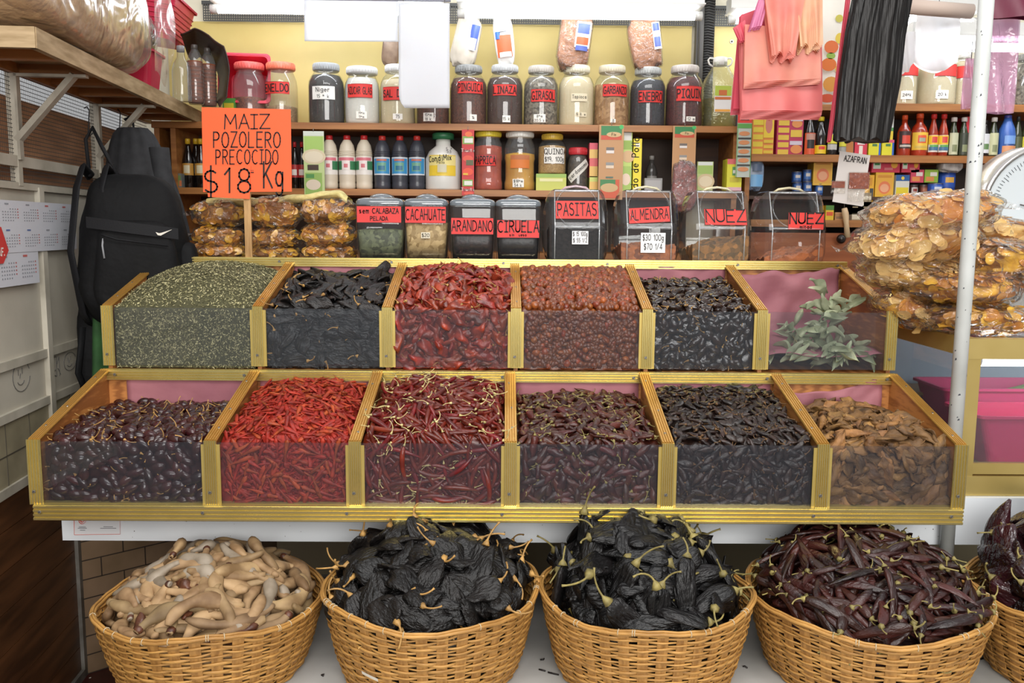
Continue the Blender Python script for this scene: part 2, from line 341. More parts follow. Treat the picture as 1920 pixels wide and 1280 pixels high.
for v, f in (): pass
m.add(m2.v, m2.f, 1)
struct(m.build('wall_left_course', [mat('course_paint', '#958c72', '#7e765f', rough=.5, scale=9), flat('#4a453a')]))
m = MB(); g = MB()
for i in range(7): wbox(m, 1.3, 2.9, .115 * i, .115 * i + .112, -.03, 0)
wbox(g, 1.3, 2.9, 0, .79, -.05, -.006)
m.add(g.v, g.f, 1)
struct(m.build('wall_left_wainscot', [mat('wainscot_wood', '#694226', '#432917', rough=.4, scale=5, stretch=(.6, .6, 5), detail=5), flat('#8a6a48')]))
m = MB(); wbox(m, 2.885, 2.91, 0, .72, -.03, .012); wbox(m, 1.3, 2.9, 0, .03, -.002, .012)
struct(m.build('trim_5', mat('steel_edge', '#8f8b84', '#6b665e', rough=.45, metal=.5, scale=12)))
# brown tile wall under the counter
A = wl(2.9, 0, 0); B = Vector((-.88, 3.42, 0)); d = (B - A); n = Vector((d.y, -d.x, 0)).normalized()
m = MB(); up = Vector((0, 0, .74))
m.hexa([A, B, B - n * .05, A - n * .05, A + up, B + up, B - n * .05 + up, A - n * .05 + up])
dn = d.normalized()
for j in range(11):
    z = j * .068; q0 = A + n * .001
    m.add([q0 + Vector((0, 0, z)), q0 + d + Vector((0, 0, z)), q0 + d + Vector((0, 0, z + .004)), q0 + Vector((0, 0, z + .004))], [(0, 1, 2, 3)], 1)
    k = 0
    while k * .15 + (.075 if j % 2 else 0) < d.length:
        p = q0 + dn * (k * .15 + (.075 if j % 2 else 0)); m.add([p + Vector((0, 0, z)), p + dn * .004 + Vector((0, 0, z)), p + dn * .004 + Vector((0, 0, z + .068)), p + Vector((0, 0, z + .068))], [(0, 1, 2, 3)], 1); k += 1
struct(m.build('wall_under_counter', [mat('brown_tile', '#7d6650', '#69553f', rough=.4, scale=6), flat('#2a2018')]))
m = MB(); m.box((-.9, 3.38, 0), (3.4, 3.45, .7)); struct(m.build('wall_under_counter_pale', mat('cream_tile', '#b5a98a', rough=.4)))
# platform the baskets stand on
m = MB(); m.box((-.80, 1.35, 0), (3.2, 2.62, .485))
for i, x in enumerate((-.2, .45, 1.1, 1.8)): m.box((x, 1.349, 0), (x + .003, 2.62, .4856), 1)
o = m.build('platform', [mat('platform_paint', '#b9b8b4', '#a2a19c', rough=.5, scale=5, bump=.05), flat('#77756f')]); struct(o)
m = MB(); RNG.seed(9)
for px, py in ((1022, 1258), (1035, 1262), (1148, 1290), (1393, 1250), (1812, 1275), (605, 1268), (1840, 1236), (1020, 1235), (1800, 1225)):
    p = on_z(px, py, .486)
    m.tube([(p.x, p.y, .487), (p.x + rnd(-.01, .01), p.y + rnd(-.01, .01), .489), (p.x + rnd(-.02, .02), p.y + rnd(-.01, .01), .487)], .002, 5)
tag(m.build('chile_crumbs', flat('#1d1512')), 'dark chile crumbs fallen on the grey platform', 'crumbs', kind='stuff')
# white counter slab
t = thing('market_counter', 'long white painted counter slab under the gold trimmed bins', 'counter', (0, 2.32, .70))
m = MB(); m.box((-1.2, 0, 0), (3.3, 1.0, .133))
for x in (-.05, 1.02): m.box((x, -.0006, 0), (x + .003, 0, .133), 1)
RNG.seed(4)
for i in range(60):
    x, z = rnd(-1.15, 1.2), rnd(.004, .1); r = rnd(.001, .0025); m.box((x, -.0008, z), (x + r, 0, z + r), 2)
m.build('slab', [mat('counter_white', '#e3e7ea', '#d3d8dc', rough=.4, scale=3), flat('#8a8f94'), flat('#5c5650')], t)
m = MB(); m.box((-.85, .85, -.7), (3.3, .98, 0)) if 0 else None; m.box((-1.0, .65, .1335), (1.12, 1.0, .72), 1)
m.build('carcass', [flat('#3a332c'), flat('#3c2c20')], t)
# ================================================================ tiered bins
XL, XR = -1.145, 1.125
LOW = dict(Yf=2.11, z0=.872, zt=1.03, Yb=2.51, zb=1.138); UPP = dict(Yf=2.54, z0=1.150, zt=1.32, Yb=2.936, zb=1.432)
LOW['x'] = [XL] + [at(px, 890, 2.11).x for px in (398, 667, 957, 1250, 1539)] + [XR]
UPP['x'] = [XL] + [at(px, 640, 2.54).x for px in (486, 727, 967, 1212, 1426)] + [XR]
def trim(mb, A, B, wv, nv, W, T=.006, ribs=4, mi=0, g=.0028):
    A, B, wv, nv = Vector(A), Vector(B), Vector(wv).normalized(), Vector(nv).normalized()
    pr = [(-W / 2, 0)]; p = W / ribs
    for i in range(ribs):
        x = -W / 2 + i * p
        pr += [(x, T - g), (x + .22 * p, T), (x + .72 * p, T), (x + .86 * p, T - g)]
    pr += [(W / 2, T - g), (W / 2, 0)]
    rings = [[P + wv * a + nv * b for a, b in pr] for P in (A, B)]
    if (B - A).dot(wv.cross(nv)) < 0: rings.reverse()
    mb.loft(rings, mi, False)
def screw(mb, p, nv, r=.0045, mi=1):
    p, nv = Vector(p), Vector(nv).normalized(); mb.tube([p, p + nv * .0015], [r, r * .8], 8, mi, smooth=False)
    u = nv.orthogonal().normalized(); v = nv.cross(u); q = p + nv * .0016
    mb.add([q - u * r * .7 - v * .0006, q + u * r * .7 - v * .0006, q + u * r * .7 + v * .0006, q - u * r * .7 + v * .0006], [(0, 1, 2, 3)], 2)
STEEL = mat('screw_steel', '#8d8a86', rough=.35, metal=.8); SLOT = flat('#2b2826')
PANE = film('bin_glass', tint='#f3f4f5', haze=.02, hazecol='#aab6c4', gloss=1.0, rough=.02)
PINK = mat('pink_paper', '#9f656c', '#8c545e', rough=.7, scale=5, bump=.3, bscale=14, bdist=.01)
def rack(D, name, label, bar_lo, bar_hi, base_bar):
    Yf, z0, zt, Yb, zb, xs = (D[k] for k in ('Yf', 'z0', 'zt', 'Yb', 'zb', 'x'))
    t = thing(name, label, 'display bins', (0, Yf, z0)); o = Vector((0, -Yf, -z0))
    def part(mb, nm, ms): return mb.build(nm, ms, t, o)
    sl = Vector((0, Yb - Yf, zb - zt)).normalized(); sn = Vector((0, -sl.z, sl.y))
    for i, x in enumerate(xs):
        m = MB(); hw = .006
        m.hexa([(x - hw, Yf, z0 - .02), (x + hw, Yf, z0 - .02), (x + hw, Yb, z0 - .02), (x - hw, Yb, z0 - .02), (x - hw, Yf, zt), (x + hw, Yf, zt), (x + hw, Yb, zb), (x - hw, Yb, zb)])
        part(m, 'divider_board', WOOD_PLY)
        m = MB(); W = .031 if 0 < i < 6 else .027
        trim(m, (x, Yf - .004, zt + .001), (x, Yb - .004, zb + .001), (1, 0, 0), sn, W, .006, 5)
        for k in (.14, .42, .82): screw(m, Vector((x + rnd(-.004, .004), Yf, zt)) + Vector((0, Yb - Yf, zb - zt)) * (k + rnd(-.05, .05)) + sn * .0066, sn, .004)
        part(m, 'sloping_trim', [mat('gold_warm_reflect', '#c99c50', '#bd9046', rough=.35, metal=.6, scale=9), STEEL, SLOT])  # orange tint puts a warm reflection into the trim colour
        m = MB()
        if 0 < i < 6: m.box((x - .023, Yf - .008, z0), (x + .023, Yf - .005, zt - .006), 3); trim(m, (x, Yf - .008, z0), (x, Yf - .008, zt + .004), (1, 0, 0), (0, -1, 0), .031, .005, 6)
        else: trim(m, (x, Yf - .006, z0), (x, Yf - .006, zt + .004), (1, 0, 0), (0, -1, 0), .034, .006, 5)
        screw(m, (x - .003, Yf - .0135, z0 + .033), (0, -1, 0))
        part(m, 'post_trim', [GOLD, STEEL, SLOT, GOLD_FLAT])
    for a, b in zip(xs[:-1], xs[1:]):
        m = MB(); m.box((a + .012, Yf - .0035, z0), (b - .012, Yf + .0005, zt - .002)); part(m, 'glass_pane', PANE)
    m = MB(); trim(m, (xs[0] - .012, Yb - .006, (bar_lo + bar_hi) / 2), (xs[-1] + .012, Yb - .006, (bar_lo + bar_hi) / 2), (0, 0, 1), (0, -1, 0), bar_hi - bar_lo, .009, 4, g=.004)
    for x in np.linspace(xs[0] + .03, xs[-1] - .02, 7): screw(m, (x + rnd(-.05, .05) * (0 < x < 1), Yb - .0155, (bar_lo + bar_hi) / 2 + .002), (0, -1, 0))
    m.box((xs[0] - .012, Yb - .006, bar_lo), (xs[-1] + .012, Yb + .012, bar_hi), 3)
    part(m, 'top_rail', [GOLD, STEEL, SLOT, GOLD_FLAT])
    m = MB(); m.box((xs[0], Yb, z0 - .02), (xs[-1], Yb + .008, zb)); part(m, 'back_board', WOOD_PLY)
    m = MB(); m.box((xs[0], Yf, z0 - .022), (xs[-1], Yb, z0 - .012)); part(m, 'floor_board', WOOD_PLY)
    if base_bar:
        m = MB(); trim(m, (xs[0] - .004, Yf - .012, .8535), (xs[-1] + .01, Yf - .012, .8535), (0, 0, 1), (0, -1, 0), .040, .009, 4, g=.004)
        for x in (xs[0] + .012, *[v - .02 for v in xs[1:]]): screw(m, (x, Yf - .0215, .856), (0, -1, 0))
        m.box((xs[0] - .004, Yf - .012, .8335), (xs[-1] + .01, Yf + .02, .8735), 3)
        part(m, 'bottom_rail', [GOLD, STEEL, SLOT, GOLD_FLAT])
    return t
RNG.seed(21)
rack(LOW, 'display_bins', 'lower tier of six glass-fronted bins in gold trim, resting on the white counter', 1.112, 1.143, True)
rack(UPP, 'display_bins', 'upper tier of six glass-fronted bins in gold trim, set behind the lower tier', 1.422, 1.452, False)
# ================================================================ dried chiles and what fills the bins
def pod_rings(L, R, prof, flat_=1.0, bend=0, twist=0, wr=.1, seed=0, seg=10, nr=14, crumple=0, zbend=0):
    r = random.Random(seed); ph = [r.uniform(0, 6.3) for _ in range(12)]; rings = []
    x = y = z = 0; a = -bend / 2; b = -zbend / 2; pts = []
    for i in range(nr + 1):
        t = i / nr; pts.append((x, y, z, a, b)); a += bend / nr; b += zbend / nr
        x += cos(a) * cos(b) * L / nr; y += sin(a) * L / nr; z += sin(b) * L / nr
    cx, cy, cz = x / 2, y / 2, (z / 2)
    for i, (px, py, pz, a, b) in enumerate(pts):
        t = i / nr; rr = R * prof(t); ring = []
        for j in range(seg):
            th = 2 * pi * j / seg + twist * t
            k = 1 + wr * (.5 * sin(3 * th + ph[0] + 2.5 * sin(4 * t + ph[1])) + .35 * sin(5 * th + ph[2] + 5 * t) + .35 * sin(9 * t * (1 + .2 * sin(th)) + ph[3] + 2 * sin(th + ph[4])))
            if crumple: k += crumple * (.6 * sin(2 * th + ph[5] + 7 * t) * sin(6 * t + ph[6]) + .4 * sin(11 * t + ph[7] + 3 * th))
            u, v = rr * k * cos(th), rr * k * flat_ * sin(th)
            if crumple: v += R * crumple * .9 * sin(5 * t + ph[8] + 1.5 * cos(th))
            ring.append((px - cx - sin(a) * u, py - cy + cos(a) * u, pz - cz + v))
        rings.append(ring)
    base = Vector((-cx, -cy, -cz)); dr = Vector((cos(-bend / 2), sin(-bend / 2), 0))
    return rings, base, dr
def tip(p): return lambda t: max(.04, (min(1, (t / .12) ** .6) if t < .12 else 1) * (1 - max(0, (t - p[0]) / (1 - p[0])) ** p[1]))
PROF = {'needle': tip((.15, 1.4)), 'long': tip((.45, 1.8)), 'wide': lambda t: max(.04, sin(pi * min(1, t * .92 + .10)) ** .75 * (1.08 - .35 * t)), 'oval': lambda t: max(.05, sin(pi * (.04 + .95 * t)) ** .55),
        'pod': lambda t: max(.08, (sin(pi * (.05 + .9 * t)) ** .5) * (1 + .2 * sin(13 * t)))}
def stem_mesh(mb, base, dr, Ls, r, seed, cap=1.0, mi=0):
    rr = random.Random(seed + 99); d = -dr; side = Vector((d.y * -1, d.x, 0)) * rr.choice((-1, 1)) + Vector((0, 0, rr.uniform(-.3, .8))); side.normalize()
    k = rr.uniform(.3, 1.5); pts = []; rad = []; p = base - d * r * 1.2; n = 8
    for i in range(n + 1):
        t = i / n; pts.append(p.copy()); rad.append(r * (2.6 * cap if i == 0 else 1.7 * cap if i == 1 else 1.0 - .25 * t + (.35 if i == n else 0)))
        dd = (d * cos(k * t * 1.3) + side * sin(k * t * 1.3)).normalized(); p = p + dd * Ls / n
    mb.tube(pts, rad, 6, mi)
def make_kind(name, n, body, stem, Ls=0, rs=0, cap=1.0, **kw):
    """n different bodies (with their stems as child meshes) that the piles then copy"""
    prot = []
    for i in range(n):
        k = dict(kw); sd = k.pop('seed', 0) * 50 + i; r = random.Random(sd)
        L = k.pop('L') * r.uniform(.78, 1.2); R = k.pop('R') * r.uniform(.85, 1.15); bend = k.pop('bend', .4) * r.uniform(-1, 1); zb = k.pop('zbend', .2) * r.uniform(-1, 1)
        pr = PROF[k.pop('prof')]
        rings, base, dr = pod_rings(L, R, pr, bend=bend, zbend=zb, seed=sd, **k)
        m = MB(); m.loft(rings, 0, True); me = m.mesh(name, body); sm = None
        if Ls:
            s = MB(); stem_mesh(s, base, dr, Ls * r.uniform(.5, 1.2), rs, sd, cap); sm = s.mesh('stem', stem)
        prot.append((me, sm, m, L, R))
    return prot
def orient(nrm, ang, tilt=(0, 0), flip=0):
    n = Vector(nrm).normalized(); a = n.orthogonal().normalized(); a = (Vector((1, 0, 0)) - n * n.x); a = a.normalized() if a.length > .1 else n.orthogonal().normalized()
    b = n.cross(a); x = a * cos(ang) + b * sin(ang); x = (x + n * tilt[0]).normalized(); y = n.cross(x).normalized(); z = x.cross(y)
    y = (y * cos(tilt[1]) + z * sin(tilt[1])).normalized(); z = x.cross(y)
    return Matrix((x, y, z)).transposed().to_4x4()
def spread(n, pts_fn, tries=7, cell=None):
    out = []
    for _ in range(n):
        best, bd = None, -1
        for _ in range(tries):
            p, nn = pts_fn(); d = min(((p - q[0]).length_squared for q in out[-400:]), default=9)
            if d > bd: best, bd = (p, nn), d
        out.append(best)
    return out
def drop(name, prot, spots, label, cat, group, sink=.3, tilt=.25, ang=(0, 2 * pi), scale=(.9, 1.1), stems=1.0, behind=None, inside=None, pull=None):
    for i, (p, nn) in enumerate(spots):
        me, sm, _, L, R = prot[RNG.randrange(len(prot))]
        o = bpy.data.objects.new(name, me); COL.objects.link(o)
        s = rnd(*scale); p = p - Vector(nn) * R * (behind * rnd(.9, 1.5) if behind else rnd(-.3, 1) * sink * 2)
        for k in range(60 if pull is not None else 14):
            if pull is not None and k % 5 == 4: p = p + Vector((pull.x - p.x, pull.y - p.y, 0)) * .07
            M = orient(nn, rnd(*ang), (rnd(-tilt, tilt), rnd(-.5, .5))); x = M.col[0].xyz * (L * s * .47)
            if inside is None or all(inside(p + x * e, R) for e in (-1, 1)): break
        o.matrix_world = Matrix.Translation(p) @ M @ Matrix.Scale(s, 4)
        tag(o, label, cat, group)
        if sm is not None and RNG.random() < stems:
            c = bpy.data.objects.new('stem', sm); COL.objects.link(c); c.parent = o
def heap_obj(name, fn, nu, nv, prot, n_under, mats, label, cat, under_fn=None, sink=.012, extra=None, inside=None):
    """the packed rest of a pile as one stuff object: a lumpy core with more pieces pressed into it"""
    m = MB(); m.grid(fn, nu, nv)
    if prot:
        for p, nn in [under_fn() for _ in range(n_under)]:
            _, _, src, L, R = prot[RNG.randrange(len(prot))]
            ok = inside is None
            for _ in range(10):
                M = Matrix.Translation(p - Vector(nn) * sink) @ orient(nn, rnd(0, 6.28), (rnd(-.3, .3), rnd(-.5, .5)))
                if ok or all(inside(M @ Vector((e * L * .5, 0, 0)), R * 1.1) for e in (-1, 1)): ok = True; break
            if not ok: continue
            m.add([M @ Vector(v) for v in src.v], src.f, 0, True)
    if extra: extra(m)
    return tag(m.build(name, mats), label, cat, kind='stuff')
class Fill:
    """shape of what lies in a bin: pressed to the glass in front, heaped towards the back"""
    def __init__(s, D, i, zback, bulge=.0, zfront=None, back=None, hump=.5, edge=0.0):
        s.D = D; s.x0 = D['x'][i] + .012; s.x1 = D['x'][i + 1] - .012; s.yf = D['Yf'] + .006; s.yb = back or D['Yb'] - .008; s.z0 = D['z0'] - .008; s.zt = zfront or D['zt'] - .002; s.zb = zback; s.bu = bulge; s.hump = hump; s.edge = edge; s.mid = Vector(((s.x0 + s.x1) / 2, (s.yf + s.yb) / 2, 0))
    def top(s, u, v):
        z = s.zt + (s.zb - s.zt) * v + s.bu * (sin(pi * min(1, max(0, v)) ** s.hump) if v < 1 else 0) * (max(0, sin(pi * u)) ** .6) + s.edge * (sin(pi * u) ** .5 - 1) * v
        return Vector((s.x0 + (s.x1 - s.x0) * u, s.yf + (s.yb - s.yf) * v, z))
    def nrm(s, u, v):
        e = .02; a = s.top(min(1, u + e), v) - s.top(max(0, u - e), v); b = s.top(u, min(.999, v + e)) - s.top(u, max(0, v - e)); return a.cross(b).normalized()
    def rtop(s, m=.04):
        u, v = rnd(m, 1 - m), rnd(.02, .95); return s.top(u, v), s.nrm(u, v)
    def rfront(s, m=.06):
        u = rnd(m, 1 - m); return Vector((s.x0 + (s.x1 - s.x0) * u, s.yf, rnd(s.z0 + .012, s.zt - .004))), Vector((0, -1, 0))
    def rback(s):
        p, n = s.rfront(); p.y += .008; return p, n
    def inside(s, q, R=0):
        return s.x0 + R * .9 < q.x < s.x1 - R * .9 and s.yf + R * .6 < q.y < s.yb - R * .5 and q.z > s.z0 + R * .5
    def core(s, inset=.010, lump=.006):
        ph = rnd(0, 6)
        def fn(u, v):
            l = lump * (sin(37 * u + ph + 9 * v) * sin(29 * v + 3 * ph) + .6 * sin(71 * u - 43 * v + ph))
            if v < .35: k = v / .35; return Vector((s.x0 + .002 + (s.x1 - s.x0 - .004) * u, s.yf + inset + abs(l), s.z0 + (s.zt - inset - s.z0) * k))
            k = min(1, (v - .35) / .6); p = s.top(u, k); p.z += l - inset; p.x = s.x0 + .002 + (s.x1 - s.x0 - .004) * u; p.y = min(p.y, s.yb - .014); p.y = max(p.y, s.yf + inset)
            if v > .97: p.z = s.z0
            return p
        return fn
def fill_bin(F_, name, prot, nt_, nf, label, cat, group, mats, stuff_name, stuff_label, under=140, stems=1.0, tilt=.25, scale=(.9, 1.1), inset=.012, sink=.3, fscale=None, behind=.7):
    heap_obj(stuff_name, F_.core(inset), 40, 40, prot, under, mats, stuff_label, cat, lambda: F_.rtop() if RNG.random() < .6 else F_.rback(), sink=inset * .45, inside=F_.inside)
    drop(name, prot, spread(nt_, F_.rtop), label, cat, group, stems=stems, tilt=tilt, scale=scale, sink=sink, inside=F_.inside, pull=F_.mid)
    drop(name, prot, spread(nf, F_.rfront), label, cat, group, stems=stems, tilt=.12, scale=fscale or scale, behind=behind, inside=lambda q, R: F_.x0 + R * .8 < q.x < F_.x1 - R * .8 and q.z > F_.z0 + R * .6 and q.z < F_.zt + .03)
STEM = mat('stem_tan', '#b48a4c', '#8c6a3a', rough=.6, scale=60, var=.2)
STEM_G = mat('stem_olive', '#8f8149', '#6d6238', rough=.6, scale=60, var=.2)
STEM_P = mat('stem_pale', '#cdbd84', '#ab9a60', rough=.6, scale=60, var=.15)
C_ROUND = mat('chile_maroon', '#3a1416', '#250c0f', rough=.24, scale=40, bump=.25, bscale=90, var=.45, hue=.02, spec=.6)
C_RED = mat('chile_red', '#a2331f', '#742014', spec=.3, rough=.5, scale=60, bump=.4, bscale=180, var=.3, hue=.015)
C_ARBOL = mat('chile_crimson', '#701815', '#4f0f11', rough=.30, scale=40, bump=.3, bscale=140, var=.35, hue=.015, spec=.45)
C_BROWN = mat('chile_brownred', '#4c1712', '#2c0d0c', rough=.36, scale=50, bump=.6, bscale=150, var=.5, hue=.02, ramp=(.3, .7))
C_SMOKE = mat('chile_smoky', '#2c1a14', '#150c0a', rough=.38, scale=60, bump=.8, bscale=160, var=.5, hue=.015)
C_TAN = mat('chile_tan', '#8c6236', '#4f3319', rough=.65, scale=40, bump=1.0, bscale=110, var=.38, bdist=.004, stretch=(.5, 1, 1), hue=.012)
C_GUAJ = mat('chile_orange_red', '#9c3120', '#5d1511', rough=.36, scale=30, bump=.9, bscale=110, var=.3, hue=.012, spec=.6)
C_BLACK = mat('chile_black', '#1c1613', '#0d0a09', rough=.42, scale=60, bump=1.0, bscale=150, var=.4, bdist=.006, stretch=(.35, 1, 1))
C_BALL = mat('chile_ball', '#94431f', '#6a2814', rough=.34, scale=80, bump=.3, bscale=150, var=.4, hue=.02, spec=.6)
C_JET = mat('chile_jet', '#1c1412', '#2f1c12', rough=.18, scale=70, bump=.5, bscale=150, var=.4, spec=.7)
RNG.seed(101)
# --- lower tier
K = make_kind('round_chile', 8, C_ROUND, STEM, .035, .0014, 1.3, L=.042, R=.0135, prof='oval', bend=.15, wr=.06, seed=1, seg=12, nr=10)
fill_bin(Fill(LOW, 0, 1.052, .012), 'round_chile', K, 150, 80, 'small round maroon dried chile with tan stem in the lower bin by the wall', 'chile', 'maroon round chiles of the lower bin by the wall', C_ROUND, 'round_chile_heap', 'bulk of maroon round chiles under the ones on top, lower bin by the wall', tilt=.3)
K = make_kind('short_red_chile', 9, C_RED, STEM, 0, 0, L=.058, R=.0058, prof='needle', bend=.5, wr=.16, flat_=.55, seed=2, seg=7, nr=9, zbend=.4, twist=1)
fill_bin(Fill(LOW, 1, 1.125, .042, hump=.6, edge=.03), 'short_red_chile', K, 220, 80, 'bright red stemless dried chile in the second lower bin from the side wall', 'chile', 'bright red stemless chiles of the lower tier', C_RED, 'short_red_chile_heap', 'bulk of bright red stemless chiles packed below the top ones', under=900, tilt=.5, sink=.2)
K = make_kind('tree_chile', 9, C_ARBOL, STEM_P, .036, .0011, 1.3, L=.098, R=.0058, prof='long', bend=1.1, wr=.08, seed=3, seg=8, nr=14, zbend=.5)
fill_bin(Fill(LOW, 2, 1.125, .046, hump=.6, edge=.03), 'tree_chile', K, 210, 85, 'long thin crimson dried chile with pale stem in the third lower bin', 'chile', 'long crimson chiles with pale stems', C_ARBOL, 'tree_chile_heap', 'bulk of long crimson chiles packed below the top ones', under=420, tilt=.4, sink=.2)
K = make_kind('wrinkled_chile', 8, C_BROWN, STEM_G, .024, .0013, 1.4, L=.058, R=.0098, prof='long', bend=.7, wr=.2, flat_=.6, seed=4, seg=10, nr=12, crumple=.12)
fill_bin(Fill(LOW, 3, 1.092, .014, edge=.01), 'wrinkled_chile', K, 170, 75, 'wrinkled dark red dried chile in the lower bin beside long crimson ones', 'chile', 'wrinkled dark red chiles of the fourth lower bin', C_BROWN, 'wrinkled_chile_heap', 'bulk of wrinkled dark red chiles in the fourth lower bin', under=220, tilt=.4)
K = make_kind('smoked_chile', 8, C_SMOKE, mat('stem_brown', '#6e4f2c', '#4c341c', rough=.6, scale=60), .02, .0013, 1.3, L=.046, R=.0088, prof='long', bend=.8, wr=.25, flat_=.6, seed=5, seg=9, nr=10, crumple=.2)
fill_bin(Fill(LOW, 4, 1.112, .012, edge=.01), 'smoked_chile', K, 190, 75, 'blackish brown shrivelled dried chile in the fifth lower bin, beside the tan ones', 'chile', 'shrivelled blackish brown chiles of the fifth lower bin', C_SMOKE, 'smoked_chile_heap', 'bulk of shrivelled blackish brown chiles in the fifth lower bin', under=240, tilt=.4)
K = make_kind('tan_chile', 8, C_TAN, C_TAN, .018, .0015, 1.2, L=.092, R=.018, prof='long', bend=.9, wr=.26, flat_=.36, seed=6, seg=14, nr=18, crumple=.5, zbend=.6)
fill_bin(Fill(LOW, 5, 1.06, .03, edge=.04), 'tan_chile', K, 70, 40, 'leathery tan brown smoked chile in the lower bin beside the glass display case', 'chile', 'leathery tan chiles of the lower bin by the display case', C_TAN, 'tan_chile_heap', 'bulk of leathery tan smoked chiles below the top ones', under=60, tilt=.4)
# --- upper tier
K = make_kind('broad_black_chile', 7, C_BLACK, STEM, .04, .0019, 1.4, L=.105, R=.026, prof='wide', bend=.5, wr=.14, flat_=.35, seed=7, seg=14, nr=16, crumple=.22, zbend=.7)
fill_bin(Fill(UPP, 1, 1.418, .012), 'broad_black_chile', K, 44, 24, 'broad black wrinkled chile in the upper bin beside the dried green herb', 'chile', 'broad black chiles of the upper tier', C_BLACK, 'broad_black_chile_heap', 'bulk of broad black chiles in the upper bin beside the green herb', under=50, tilt=.35)
K = make_kind('torn_red_chile', 9, C_GUAJ, STEM, .03, .0014, 1.4, L=.076, R=.0155, prof='long', bend=1.1, wr=.28, flat_=.38, seed=8, seg=14, nr=18, crumple=.6, zbend=.9)
fill_bin(Fill(UPP, 2, 1.425, .04, hump=.7, edge=.02), 'torn_red_chile', K, 140, 45, 'glossy torn orange red dried chile in the third upper bin from the side wall', 'chile', 'torn orange red chiles of the upper tier', C_GUAJ, 'torn_red_chile_heap', 'bulk of torn orange red chiles in the third upper bin', under=110, tilt=.6)
K = make_kind('ball_chile', 6, C_BALL, C_BALL, 0, 0, L=.022, R=.0113, prof='oval', bend=.0, wr=.10, seed=9, seg=10, nr=8, zbend=0)
fill_bin(Fill(UPP, 3, 1.428, .022, hump=.7), 'ball_chile', K, 200, 98, 'tiny ball-shaped reddish brown dried chile in the fourth upper bin', 'chile', 'ball chiles of the upper tier', C_BALL, 'ball_chile_heap', 'bulk of ball-shaped reddish brown chiles in the fourth upper bin', under=1300, inset=.006, tilt=.6, scale=(.75, 1.15), sink=-.15, fscale=(.8, 1.15))
K = make_kind('glossy_black_chile', 8, C_JET, STEM, .022, .0012, 1.3, L=.04, R=.0115, prof='wide', bend=.5, wr=.2, flat_=.7, seed=10, seg=10, nr=10, crumple=.15)
fill_bin(Fill(UPP, 4, 1.395, .012, zfront=1.312), 'glossy_black_chile', K, 110, 60, 'small glossy black dried chile in the upper bin beside the leafy green sprigs', 'chile', 'glossy black chiles of the upper tier', C_JET, 'glossy_black_chile_heap', 'bulk of small glossy black chiles in the fifth upper bin', under=90, tilt=.5)
# --- dried herb, too fine to count
Fh = Fill(UPP, 0, 1.44, .055, hump=.65, edge=.05)
HERB = [mat('herb_a', '#9a9468', rough=.8), mat('herb_b', '#75714d', rough=.8), mat('herb_c', '#bfb78a', rough=.8), mat('herb_d', '#47452b', rough=.8)]
def flakes(m):
    for k in range(14000):
        uu, vv = rnd(.012, .988), rnd(0, .97); p, nn = (Fh.top(uu, vv), Fh.nrm(uu, vv)) if k % 5 < 3 else (Vector((Fh.x0 + (Fh.x1 - Fh.x0) * uu, Fh.yf, Fh.z0 + (Fh.zt - Fh.z0) * vv)), Vector((0, -1, 0)))
        p = p - nn * rnd(-.002, .002) if k % 5 < 3 else Vector((p.x, Fh.yf + rnd(.001, .004), p.z)); a = Vector((rnd(-1, 1), rnd(-1, 1), rnd(-1, 1))); a = (a - nn * a.dot(nn) * .7).normalized(); b = a.cross(nn + Vector((rnd(-.7, .7), rnd(-.7, .7), rnd(-.7, .7)))).normalized()
        L, w_ = rnd(.0025, .0062), rnd(.0007, .0016); m.add([p - a * L, p + b * w_, p + a * L, p - b * w_], [(0, 1, 2, 3)], RNG.choice((0, 0, 1, 1, 2, 2, 3)))
heap_obj('dried_herb', Fh.core(.003, .0005), 40, 40, None, 0, HERB[::-1], 'heap of crumbled grey green dried herb in the upper bin beside the side wall', 'herb', extra=flakes)
# --- leafy sprigs and pink paper lining
def paper(name, fn, label, nu=24, nv=16, m_=None):
    m = MB(); m.grid(fn, nu, nv); o = m.build(name, m_ or PINK); md = o.modifiers.new('thickness', 'SOLIDIFY'); md.thickness = .0006; return tag(o, label, 'paper')
x0, x1 = UPP['x'][5] + .014, UPP['x'][6] - .014; RNG.seed(33)
ph = [rnd(0, 6) for _ in range(8)]
def lining(x0, x1, D, zlow, ztop, amp, drop_=.0, floor=False):
    def fn(u, v):
        x = x0 + (x1 - x0) * u
        if not floor: v = .3 + .7 * v; zlow_ = zlow + .09
        else: zlow_ = zlow
        if v < .3: k = v / .3; y, z = D['Yf'] + .012 + (D['Yb'] - .02 - D['Yf'] - .012) * k, zlow + .03 * k
        else: k = (v - .3) / .7; y, z = D['Yb'] - (.012 if floor else .006), zlow_ + .03 + (ztop - zlow_ - .03) * k - drop_ * k * abs(sin(2.2 * u + 1))
        w_ = amp * (sin(7 * u + 5 * v + ph[0]) * cos(6 * v + ph[1]) + .5 * sin(17 * u - 9 * v + ph[2]) + .6 * abs(sin(9 * (u + v) + ph[3])))
        return Vector((x, max(D['Yf'] + .008, y - abs(w_) * .8), z + abs(w_) * .5))
    return fn
paper('paper_liner', lining(x0, x1, UPP, UPP['z0'] + .035, 1.425, .018, .02, True), 'crumpled pink paper lining the upper bin of leafy green sprigs')
paper('paper_liner', lining(LOW['x'][0] + .06, LOW['x'][1] - .014, LOW, LOW['z0'], 1.125, .002), 'smooth pink paper lining the back of the lower bin of round maroon chiles')
paper('paper_liner', lining(LOW['x'][5] + .014, LOW['x'][6] - .03, LOW, LOW['z0'], 1.13, .008, .045), 'folded pink paper behind the tan chiles in the lower bin')
